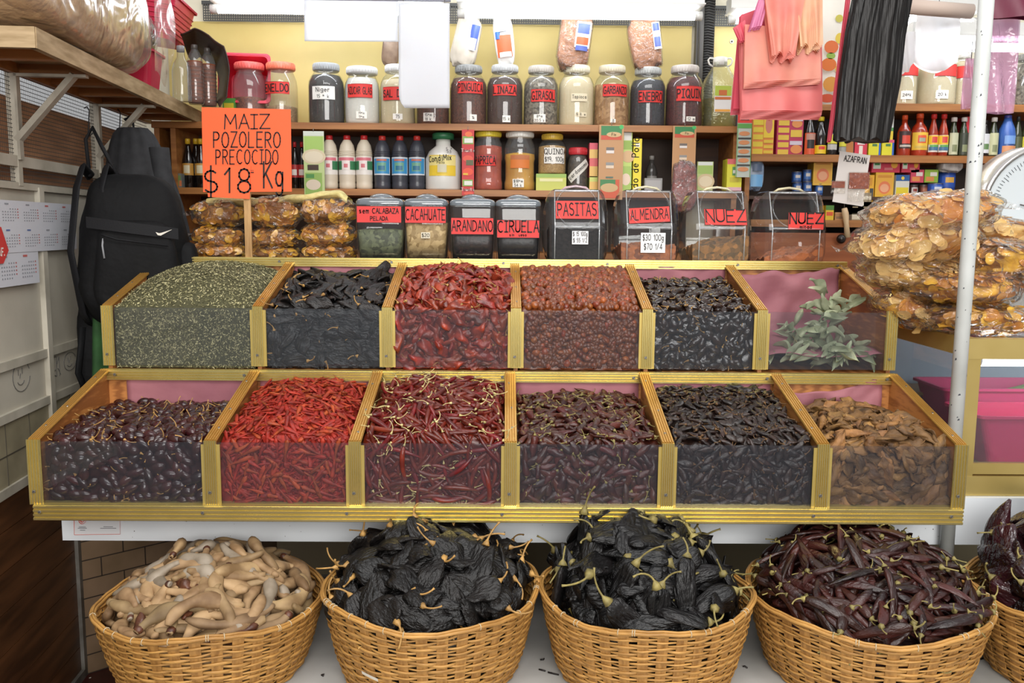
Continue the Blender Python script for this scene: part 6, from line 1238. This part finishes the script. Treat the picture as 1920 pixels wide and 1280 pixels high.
for k, (x, sgn) in enumerate(((-.13, -1), (-.06, 1))):
    pts = [(x, .02, .24), (x - .01, -.05, .27), (x - .025, -.08, .2), (x - .04 + .01 * sgn, -.09, 0), (x - .03, -.06, -.2), (x - .02, .0, -.25)]
    m = MB(); m.tube(pts, .016, 8, flat_=.35); m.build('strap', BK2, t)
m = MB(); m.tube([(-.13, .0, .24), (-.14, .02, .36), (-.12, .03, .40), (-.09, .0, .34), (-.04, -.02, .24)], .0065, 6); m.build('hanging_loop', BK2, t)
m = MB(); f = ss(.06, .05, .2, .6, .08, 5); m.grid(lambda u, v: f(u, v) + Vector((-.135, .03, -.33)), 20, 16); m.tube([(-.17, -.02, -.25), (-.19, -.03, -.4), (-.17, -.02, -.47)], .012, 6, flat_=.4); m.build('lower_straps', BK, t)
jp = at(258, 330, 3.25)
t = thing('grey_jacket', 'dark grey jacket hanging from a hook behind the black backpack', 'jacket', jp)
m = MB()
def jk(u, v):
    a = 2 * pi * u; k = v; w_ = .05 + .11 * (k ** .6); fold = 1 + .13 * sin(7 * a + 2 * k) * k + .06 * sin(12 * a)
    return Vector((w_ * cos(a) * fold - .01 + .02 * k, (.03 + .05 * k) * sin(a) * fold, .17 - .40 * k))
m.grid(jk, 48, 20); m.build('body', mat('grey_cloth', '#2c2d30', '#212225', scale=30, rough=.8, bump=.4, bscale=80), t)
m = MB(); m.grid(lambda u, v: Vector((.09 + .02 * v + .035 * cos(2 * pi * u), -.02 + .03 * sin(2 * pi * u), .10 - .30 * v)), 16, 10); m.build('sleeve', MC['grey_cloth'], t)
m = MB(); m.tube([(-.015, .02, .165), (-.02, .03, .20), (-.035, .035, .215), (-.05, .03, .2)], .004, 6); m.build('hanging_loop', BK2, t)
m = MB(); p = at(180, 660, 2.9)
m.grid(lambda u, v: p + Vector((-.035 + .10 * u, .02 * sin(9 * u + 2 * v), .14 - .36 * v)), 20, 12); o = hang('green_cloth', m, mat('green_cloth', '#2f5a2c', '#244722', rough=.8, scale=20), 'dark green cloth hanging below the black backpack', 'cloth'); md = o.modifiers.new('thickness', 'SOLIDIFY'); md.thickness = .004
for i, (px, py) in enumerate(((158, 208), (217, 212), (232, 228))):
    p = wlp(px, py, .012); m = MB(); m.tube([p + Vector((0, 0, .01)), p + Vector((.012, -.004, .014)), p + Vector((.02, -.006, .0)), p + Vector((.012, -.004, -.07)), p + Vector((.02, -.008, -.085)), p + Vector((.03, -.01, -.075))], .0022, 6)
    hang('wire_hook', m, flat('#2b2a2a', .4), ['thin wire hook on the mesh above the backpack loop', 'thin wire hook on the mesh beside the second bracket', 'thin wire hook above the grey jacket'][i], 'hook')
# ================================================================ lamps and hanging things above the back shelf
TUBE = glow('tube_light', '#f4f8ff', 17)
def tube_lamp(label, x0, x1, Y, z, mtop=True, cap='#d8d8d4'):
    t = thing('fluorescent_lamp', label, 'lamp', ((x0 + x1) / 2, Y, z)); L = (x1 - x0) / 2
    m = MB(); m.tube([(-L + .03, 0, 0), (L - .03, 0, 0)], .017, 14); m.build('glass_tube', TUBE, t)
    for s_ in (-1, 1): m = MB(); m.tube([(s_ * (L - .03), 0, 0), (s_ * L, 0, 0)], .0185, 14); m.build('end_cap', flat(cap, .4), t)
    if mtop: m = MB(); m.box((-L, -.045, .035), (L, .045, .085)); m.box((-L, -.07, .030), (L, .07, .035)); m.build('batten', flat('#dcdcd8', .5), t)
    return t
a, b = at(395, 14, 3.72), at(838, 18, 3.72); tube_lamp('fluorescent tube above the pink lidded jars, next to the yellow panel', a.x, b.x, 3.72, a.z - .006)
a, b = at(858, 24, 3.72), at(1316, 32, 3.72); tube_lamp('fluorescent tube above the PINGUICA to PIQUIN jars', a.x, b.x, 3.72, (a.z + b.z) / 2)
a, b = at(1366, 26, 3.9), at(1830, 52, 3.9); tube_lamp('fluorescent tube behind the pink and black hanging bags', a.x, b.x, 3.9, (a.z + b.z) / 2)
a, b = at(1700, 85, 3.55), at(1915, 92, 3.55); tube_lamp('fluorescent tube over the cream jars beside the pole', a.x, b.x + .5, 3.55, (a.z + b.z) / 2)  # tube added so the limp white bags turn bright white
SHEET = mat('white_sheet', '#f2f4f8', rough=.7, tl=.6)
def hsheet(name, label, px0, py0, px1, py1, Y, m_, rad=0, mats=None, thick=.0012, wav=.004):
    a, b = at(px0, py1, Y), at(px1, py0, Y); w_, h_ = b.x - a.x, b.z - a.z; t = thing(name, label, 'hanging sheet', (a.x, Y, a.z))
    m = MB()
    def fn(u, v):
        x, z = u * w_, v * h_
        if rad and v < .12: k = (1 - v / .12); x = min(max(x, rad * k * k * w_), w_)
        return Vector((x, wav * sin(5 * u + 2 * v), z))
    m.grid(fn, 16, 24); o = m.build('sheet', m_, t); md = o.modifiers.new('thickness', 'SOLIDIFY'); md.thickness = thick
    m = MB(); m.tube([(w_ * .1, .004, h_ - .003), (w_ * .1, .004, h_ + .06)], .0012, 5); m.tube([(w_ * .9, .004, h_ - .003), (w_ * .9, .004, h_ + .06)], .0012, 5); m.build('cord', STEEL, t)
hsheet('white_card', 'blank white card hanging before the tube above the Niger jar', 571, -14, 746, 77, 3.55, SHEET)
hsheet('white_card', 'blank white rounded card hanging before the SAL jar', 748, 6, 843, 202, 3.45, SHEET, .12)
a, b = at(560, 0, 3.5), at(845, 4, 3.5); m = MB(); m.tube([(a.x, 3.5, a.z + .012), (b.x, 3.5, b.z + .012)], .012, 10); o = m.build('hanging_rail', mat('rail_grey', '#a7abb8', rough=.4)); tag(o, 'pale grey rail from which the white cards hang', 'rail')
def wbag(label, px0, px1, py0, py1, Y, col, name='plastic_bag', low=0, tl=.5, mats=None, cat='bag', wav=.012, haze=None):
    a, b = at(px0, py1, Y), at(px1, py0, Y); w_, h_ = b.x - a.x, b.z - a.z; t = thing(name, label, cat, (a.x, Y, a.z)); M_ = mats or mat('bagsheet_' + col.lstrip('#'), col, rough=.45, tl=tl)
    m = MB()
    for s_ in (0, 1): m.grid(lambda u, v: Vector((u * w_, (.02 * sin(pi * u) * (1 - v * .6)) * (1 if s_ else -1) + wav * sin(9 * u + 3 * v + s_) * (1 - .4 * v), v * h_ + low * h_ * (sin(pi * u) - .5) * (1 - v) ** 2 * -1)), 20, 16)
    m.build('bag_wall', M_, t); m = MB(); m.tube([(w_ * .5, 0, h_ - .005), (w_ * .5, 0, h_ + .05)], .0015, 5); m.build('cord', STEEL, t); return t
wbag('limp white plastic bag hanging beside the black bag bundle', 1678, 1716, 60, 128, 3.42, '#f2f2f4', low=.3, tl=.8); wbag('wide limp white plastic bag hanging before the pole', 1713, 1800, 26, 126, 3.44, '#f4f4f6', low=.2, tl=.8)
a, b = at(1698, 12, 3.25), at(1822, 22, 3.25); m = MB(); m.tube([(a.x, 3.25, a.z), (b.x, 3.25, b.z)], .026, 16); tag(m.build('paper_roll', mat('roll_beige', '#cdb9ab', rough=.6)), 'beige paper roll over the white hanging bags', 'roll')
PURP = film('purple_film', tint='#efd6e6', haze=.42, hazecol='#dcb0cc', gloss=2.0, rough=.2, bump=.6, bscale=16, bdist=.02)
wbag('translucent purple plastic bag hanging beyond the pole', 1826, 1912, 34, 212, 2.75, '#c49', mats=PURP); wbag('small translucent purple bag mostly hidden by the pole', 1804, 1832, 110, 204, 2.78, '#c49', mats=PURP)
wbag('dark maroon plastic bag bundle at the top corner beyond the pole', 1846, 1990, -70, 34, 2.6, '#6d1f3a', tl=.1)
# pink bag bundle
PK = mat('pink_bag', '#f08a86', '#e87a7a', scale=10, rough=.45, tl=.35, var=.05); PK2 = mat('pink_bag_light', '#f6b09a', '#ef9488', scale=12, rough=.45, tl=.4); PK3 = mat('pink_bag_deep', '#dd5a6c', rough=.45, tl=.3)
PY = 2.85
T0 = at(1460, 200, PY); t = thing('plastic_bag_bundle', 'thick hanging bundle of folded pink plastic bags', 'bag bundle', T0)
def Q(px, py, y=0): return at(px, py, PY + y) - T0
def slab(name, corners, y0, th, m_, waves=.006, n=5, bot=.0, seed=0):
    """a stack of folded sheets hanging: corners tl, tr, br, bl in picture pixels"""
    tl, tr, br, bl = [Q(*c_) for c_ in corners]; m = MB()
    for k in range(n):
        f_ = k / max(1, n - 1)
        def fn(u, v):
            p = (bl + (br - bl) * u) * (1 - v) + (tl + (tr - tl) * u) * v
            return p + Vector((0, y0 + th * f_ + waves * sin(8 * u + 2.3 * v + seed + .4 * k) * (.3 + .7 * (1 - v)) + waves * .5 * sin(19 * u + k + seed) * (1 - v), (1 - v) * (-.004 * k + bot * sin(15 * u + seed))))
        m.grid(fn, 30, 14)
    return m.build(name, m_, t)
slab('back_fold', ((1398, 20), (1540, -30), (1542, 190), (1382, 200)), .05, .03, PK3, n=5)
slab('folded_layer', ((1390, 62), (1540, 40), (1543, 208), (1393, 207)), .0, .035, PK, n=7, seed=1)
slab('folded_layer', ((1392, 50), (1530, 60), (1533, 150), (1392, 158)), -.03, .02, PK2, n=5, seed=2)
slab('folded_layer', ((1420, -20), (1500, -10), (1478, 107), (1436, 108)), -.06, .02, PK2, n=6, seed=3, bot=.006, waves=.009)
slab('folded_layer', ((1480, -30), (1532, -30), (1530, 90), (1488, 92)), -.055, .02, mat('pink_bag_pale', '#f8d3a8', '#f3b79a', scale=12, rough=.45, tl=.4), n=6, seed=4, bot=.006, waves=.009)
slab('folded_layer', ((1416, 5), (1440, -20), (1420, 55), (1396, 60)), -.05, .015, mat('pink_bag_lilac', '#e48fb6', rough=.4, tl=.35), n=3, seed=5, waves=.004)
slab('corner_fold', ((1372, 55), (1394, 40), (1396, 78), (1384, 80)), -.02, .006, PK3, n=2, seed=6, waves=.003)
m = MB(); m.tube([Q(1470, -10), Q(1470, -60)], .003, 6); m.build('cord', STEEL, t)
# flat printed bag with tin pictures behind the bundle
a = at(1530, 195, 3.2); t = thing('printed_bag', 'white printed bag picturing jars and tins, hanging behind the pink bundle', 'bag', a); w_ = at(1590, 195, 3.2).x - a.x; h_ = at(1530, -10, 3.2).z - a.z
m = MB(); m.grid(lambda u, v: Vector((u * w_, .006 * sin(5 * u + 3 * v), v * h_)), 10, 16); m.build('bag_wall', mat('printbag', '#eceae2', rough=.4, tl=.4), t)
m = MB(); ms = []
for i, (u, v, ru, rv, c_) in enumerate(((.55, .78, .12, .035, '#b8b04a'), (.6, .60, .14, .05, '#dcc24a'), (.35, .52, .22, .06, '#d8703a'), (.3, .36, .24, .06, '#d9742f'), (.7, .32, .2, .05, '#d8b440'), (.4, .18, .25, .07, '#d9973f'), (.3, .05, .25, .04, '#d0532f'), (.35, .44, .14, .03, '#8fb04a'))):
    m.add([Vector((u * w_ + ru * w_ * cos(q), -.012, v * h_ + rv * h_ * sin(q))) for q in np.linspace(0, 2 * pi, 17)[:-1]], [tuple(range(16))], i); ms.append(flat(c_, .5))
m.build('printed_tins', ms, t); m = MB(); m.tube([(w_ * .5, 0, h_ - .004), (w_ * .5, 0, h_ + .1)], .0015, 5); m.build('cord', STEEL, t)
# black bag bundle
BLKP = mat('black_bag', '#1a1715', '#110f0e', scale=6, rough=.42, spec=.35, bump=.5, bscale=12, stretch=(8, 8, .5), bdist=.01)
PY = 2.7; T0 = at(1620, 262, PY); t = thing('plastic_bag_bundle', 'long pleated bundle of black plastic bags hanging beside the pink ones', 'bag bundle', T0)
def bb(u, v):
    l = [(1566, 262), (1576, 150), (1588, 60), (1608, -30)]; r = [(1664, 264), (1686, 150), (1694, 70), (1712, -30)]; k = v * 3; i = min(int(k), 2); f_ = k - i
    A = [l[i][j] + (l[i + 1][j] - l[i][j]) * f_ for j in (0, 1)]; B = [r[i][j] + (r[i + 1][j] - r[i][j]) * f_ for j in (0, 1)]; a = 2 * pi * u
    pl = 1 + .05 * sin(14 * a + 2 * v) + .04 * sin(23 * a); x = .5 + .5 * cos(a) * pl; s_ = sin(a) * pl
    return Q(A[0] + (B[0] - A[0]) * x, A[1] + (B[1] - A[1]) * x) + Vector((0, .045 * s_, (.006 * sin(9 * a) if v < .05 else 0)))
m = MB(); m.grid(bb, 120, 24); m.add([bb(i / 40, 0) for i in range(40)], [tuple(range(40))]); m.build('pleated_stack', BLKP, t)
slab('edge_sheet', ((1596, -20), (1604, -20), (1566, 262), (1560, 262)), .03, .01, PK3, n=2, seed=8, waves=.004)
m = MB(); m.tube([Q(1660, -25), Q(1660, -60)], .003, 6); m.build('cord', STEEL, t)
# saffron card
SY2 = 2.98; T0 = at(1600, 385, SY2); PY = SY2; t = thing('saffron_card', 'white card of saffron sachets lettered AZAFRAN, hanging above the chip bags', 'card', T0)
a, b, c_, d = Q(1575, 283), Q(1632, 291), Q(1617, 387), Q(1561, 378); m = MB(); th = Vector((0, .002, 0)); m.hexa([d, c_, c_ + th, d + th, a, b, b + th, a + th]); cd_ = m.build('card', flat('#e2dcd6', .6), t)
r = (b - a).normalized(); u = (a - d).normalized()
letters([('AZAFRAN', .018, 0, 0, dict(fit=.075, w=.15))], flat_map(Q(1603, 304, -.001), r, u, .001), INK, cd_)
SAF = mat('saffron', '#a8583a', '#8a4028', scale=90, rough=.6)
for i, (x0, y0, x1, y1) in enumerate(((1559, 340, 1584, 362), (1590, 324, 1630, 378))):
    m = MB(); p, q = Q(x0, y1, -.004 - .004 * i), Q(x1, y0, -.004 - .004 * i); zm = p.z + (q.z - p.z) * .45
    m.box((p.x, p.y - .002, zm), (q.x, p.y + .002, q.z)); m.build('sachet_contents', SAF, t); m = MB(); m.box((p.x - .002, p.y - .004, p.z), (q.x + .002, p.y + .003, q.z + .003)); m.build('sachet_film', CLEAR, t)
m = MB(); m.tube([Q(1600, 286), Q(1604, 200, .05), Q(1610, 150, .1)], .0012, 5); m.build('cord', STEEL, t)
# scoop hanging beside the cartons
PY = 3.755; T0 = at(1580, 447, PY); t = thing('scoop_rod', 'short cream turned rod with a dark knob, hanging beside the cream cartons', 'rod', T0)
m = MB(); m.tube([Q(1583, 390), Q(1585, 400), Q(1587, 420), Q(1589, 445)], [.011, .014, .010, .013], 10); m.build('rod', flat('#d2b48c', .4), t); m = MB(); p = Q(1577, 448); m.sphere(p, .02, 0, 14, 8); m.build('knob', flat('#241c18', .25), t)
m = MB(); m.tube([Q(1583, 390), Q(1583, 380), Q(1583, 372)], .001, 5); m.build('cord', STEEL, t)
# ================================================================ white pole
x = at(1803, 640, 2.29).x; t = thing('white_pole', 'white painted iron pole with chipped paint, standing before the chip bags', 'pole', (x, 2.29, .486))
m = MB(); m.tube([(0, 0, 0), (0, 0, 2.5)], .0185, 20); m.build('shaft', mat('pole_white', '#cfd2cf', '#b9bcb8', rough=.4, scale=6), t)
m = MB(); RNG.seed(8)
for i in range(46):
    a, z = rnd(3.4, 6.0), rnd(.45, 1.6) if i < 36 else rnd(1.6, 2.1); r = .0188; s_ = rnd(.0012, .004); da = s_ / r * rnd(.5, 1.2)
    m.add([(r * cos(a - da), r * sin(a - da), z - s_), (r * cos(a + da), r * sin(a + da), z - s_ * .4), (r * cos(a + da * .6), r * sin(a + da * .6), z + s_), (r * cos(a - da * .4), r * sin(a - da * .4), z + s_ * .6)], [(0, 1, 2, 3)])
m.build('chipped_spots', flat('#3f4148'), t); m = MB(); m.tube([(0, 0, 0), (0, 0, .13)], .0192, 20); m.build('bare_foot', flat('#6b7076', .4), t)
# ================================================================ glass display case with the pink tubs
XC, YC, ZC, ZT = 1.245, 2.335, .834, 1.268; WC, DC = 1.5, .62
GP = mat('case_gold', '#d0b874', '#c2a964', rough=.34, metal=.55, scale=5); CG = film('case_glass', tint='#eef2f4', haze=.05, hazecol='#b9c6d2', gloss=1.6, rough=.03)
t = thing('display_case', 'gold framed glass display case holding pink tubs, beside the pole', 'display case', (XC, YC, ZC)); h_ = ZT - ZC
def prt(nm, mt, *bx):
    m = MB(); [m.box(*b) for b in bx]; return m.build(nm, mt, t)
prt('bottom_rail', GP, ((0, 0, 0), (WC, .03, .055)), ((0, .0305, 0), (.03, DC, .055))); prt('lower_rail', GP, ((0, .004, .06), (WC, .024, .09)))
for x_, y_ in ((0, 0), (0, DC - .04), (WC - .04, 0), (WC - .04, DC - .04)): prt('corner_post', GP, ((x_ + .001, y_ + .001, .055), (x_ + .04, y_ + .04, h_ - .052)))
prt('top_rail', GP, ((0, 0, h_ - .055), (WC, .035, h_)), ((0, .0355, h_ - .05), (.035, DC - .0355, h_)), ((0, DC - .035, h_ - .05), (WC, DC, h_)))
prt('glass_pane', CG, ((.041, .012, .09), (WC - .04, .017, h_ - .055))); prt('glass_pane', CG, ((.012, .04, .055), (.017, DC - .04, h_ - .05))); prt('top_glass', CG, ((.035, .035, h_ - .012), (WC - .035, DC - .035, h_ - .006)))
prt('floor_board', flat('#a8845c'), ((.02, .02, .056), (WC - .02, DC - .02, .062))); prt('back_board', flat('#9aa3ad', .4), ((.03, DC - .02, .06), (WC - .03, DC - .012, h_ - .05))); prt('inner_shelf', mat('case_shelf', '#9d7a4a', rough=.5), ((.05, .42, .2), (WC - .05, DC - .03, .21)))
a = XC + .07; tube_lamp('short fluorescent tube inside the display case', a, a + 1.1, YC + .12, ZT - .075, False)
tub('plastic_tub', 'pink tub nearest the glass in the display case', (XC + .33, YC + .15, ZC + .063), .50, .20, .15, (0, 0, 0), '#dd3a68', .1)
tub('plastic_tub', 'darker pink tub set behind another in the display case', (XC + .36, YC + .36, ZC + .063), .56, .2, .19, (0, 0, 0), '#c83a6a', .1)
m = MB(); m.grid(lambda u, v: Vector((XC + .30 + .42 * u, YC + .28 + .16 * v, ZC + .215 + .05 * sin(pi * min(1, u * 1.1)) * sin(pi * v))), 16, 8); tag(m.build('green_powder', mat('green_powder', '#8f9a55', '#77824a', scale=90, rough=.8, bump=.4)), 'heap of green powder in the darker pink tub', 'powder', kind='stuff')
m = MB(); p, q = Vector((XC + .12, YC + .28, ZC + .12)), Vector((XC + .135, YC + .30, ZC + .34)); m.tube([p, q], .006, 8); tag(m.build('red_stick', flat('#d23a48', .4)), 'thin red stick standing in the pink tub of the display case', 'stick')
# ---- big chip bags on the case
PALE = [CHIPL[0], CHIPL[1], CHIPL[2]]
def big(label, px, py, w_, h__, Y, rot, seed, mats, ear, n=130, size=.030): c = at(px, py, Y); k = (Y + .03) / F; chip_bag('big_chip_bag', label, c, w_ * k, .13, h__ * k, (0, rot, rnd(-.1, .1)), seed, mats, n, size, 'big chip bags on the display case', ear=ear)
RNG.seed(77)
big('big bag of golden wheat chips lying on top of the pile', 1745, 398, 128, 37, 2.55, -.09, 80, PALE, 1)
big('big bag of straw coloured chips under the topmost one', 1712, 452, 118, 40, 2.55, -.10, 81, [CHIPL[1], CHIPL[1], CHIPL[0]], -1)
big('big bag of pale chips third from the top beside the bin side', 1715, 512, 110, 36, 2.58, .10, 82, [CHIPL[1], CHIPL[1], CHIPS[1]], -1)
big('big bag of golden chips behind the pole under the scale', 1872, 440, 85, 30, 2.72, .12, 83, [CHIPL[1], CHIPL[0], CHIPL[1]], 1)
big('bag of dark amber chips below the scale', 1868, 488, 85, 38, 2.52, .06, 84, [CHIPS[2], CHIPS[0], CHIPS[1]], 1, 110, .024)
big('wide bag of yellow brown chips lying across the pole', 1800, 537, 108, 33, 2.50, .03, 85, [CHIPS[1], CHIPS[0], CHIPS[1]], 1, 130, .022)
big('lowest bag of yellow chips directly on the display case', 1825, 596, 112, 30, 2.50, .04, 86, [CHIPS[1], CHIPS[1], CHIPS[0]], 1, 130, .022)
big('pale chip bag squeezed in at the bottom beside the bin corner', 1700, 578, 62, 34, 2.60, .25, 87, [CHIPL[1], CHIPS[1], CHIPS[0]], -1, 80, .026)
# ---- weighing scale
YS = 2.95; c = at(1946, 396, YS); R = 116 * (YS + .05) / F
t = thing('weighing_scale', 'round steel weighing scale dial above the chip bags', 'scale', c)
m = MB(); ring = lambda r, y: [(r * cos(a), y, r * sin(a)) for a in np.linspace(0, 2 * pi, 49)[:-1]]
m.loft([ring(R * .97, .10), ring(R * 1.03, .08), ring(R * 1.03, -.04), ring(R * 1.0, -.05), ring(R * .955, -.05), ring(R * .95, -.042)][::-1], 0, True, True, False, True); m.build('case', mat('scale_steel', '#c9c5bf', rough=.25, metal=.85), t)
m = MB(); m.add(ring(R * .95, -.043)[::-1], [tuple(range(48))]); m.build('dial', flat('#c9d1d4', .35), t)
m = MB()
for i in range(100):
    a = 2 * pi * i / 100; r0, r1 = R * (.80 if i % 5 else .76), R * .86; w_ = .0009; tx, tz = -sin(a) * w_, cos(a) * w_
    m.add([(r0 * cos(a) - tx, -.0445, r0 * sin(a) - tz), (r1 * cos(a) - tx, -.0445, r1 * sin(a) - tz), (r1 * cos(a) + tx, -.0445, r1 * sin(a) + tz), (r0 * cos(a) + tx, -.0445, r0 * sin(a) + tz)], [(3, 2, 1, 0)])
m.build('tick_marks', flat('#4d5358'), t); m = MB(); m.tube([(0, -.046, 0), (0, -.056, 0)], .016, 16); m.tube([(0, -.05, 0), (-.09, -.05, .02)], .002, 6); m.build('pointer', flat('#4a4440'), t)
m = MB(); m.box((-R * .5, -.02, -.32), (R * .5, .08, -R * .8)); m.build('pedestal', MC['scale_steel'], t)
# ---- sticker on the counter front
PY = 2.3185; T0 = at(182, 985, PY); t = thing('counter_sticker', 'white sticker with a red border and red spiral on the counter front', 'sticker', T0)
P = lambda px, py, o=0: (lambda q: Vector((q.x, -o, q.z)))(Q(px, py))
m = MB(); m.add([P(139, 1003), P(226, 1002), P(225, 962), P(138, 962)], [(0, 1, 2, 3)]); m.build('paper', flat('#d3d4d6'), t)
m = MB(); bd = [(139, 962), (139.5, 1002), (225.5, 1001), (225, 962)]; m.tube([P(x_, y_, .0006) for x_, y_ in bd], .0012, 4, flat_=.3); m.build('border', flat('#cf5a44'), t)
m = MB(); m.tube([P(154 + (2.2 + 6.2 * k) * cos(6.5 * k * 1.9 + 2.6), 975 - (2.2 + 6.2 * k) * sin(6.5 * k * 1.9 + 2.6), .0008) for k in np.linspace(0, 1, 40)], .0016, 5, flat_=.3); m.build('spiral_mark', flat('#d2543c'), t)
m = MB()
for y_, x0_, x1_ in ((987, 148, 161), (989.5, 146, 163), (993, 150, 160), (986.5, 194, 212), (989.5, 188, 218)): m.add([P(x0_, y_ + 1, .0006), P(x1_, y_ + 1, .0006), P(x1_, y_, .0006), P(x0_, y_, .0006)], [(0, 1, 2, 3)])
m.build('small_print', flat('#5a5a60'), t)
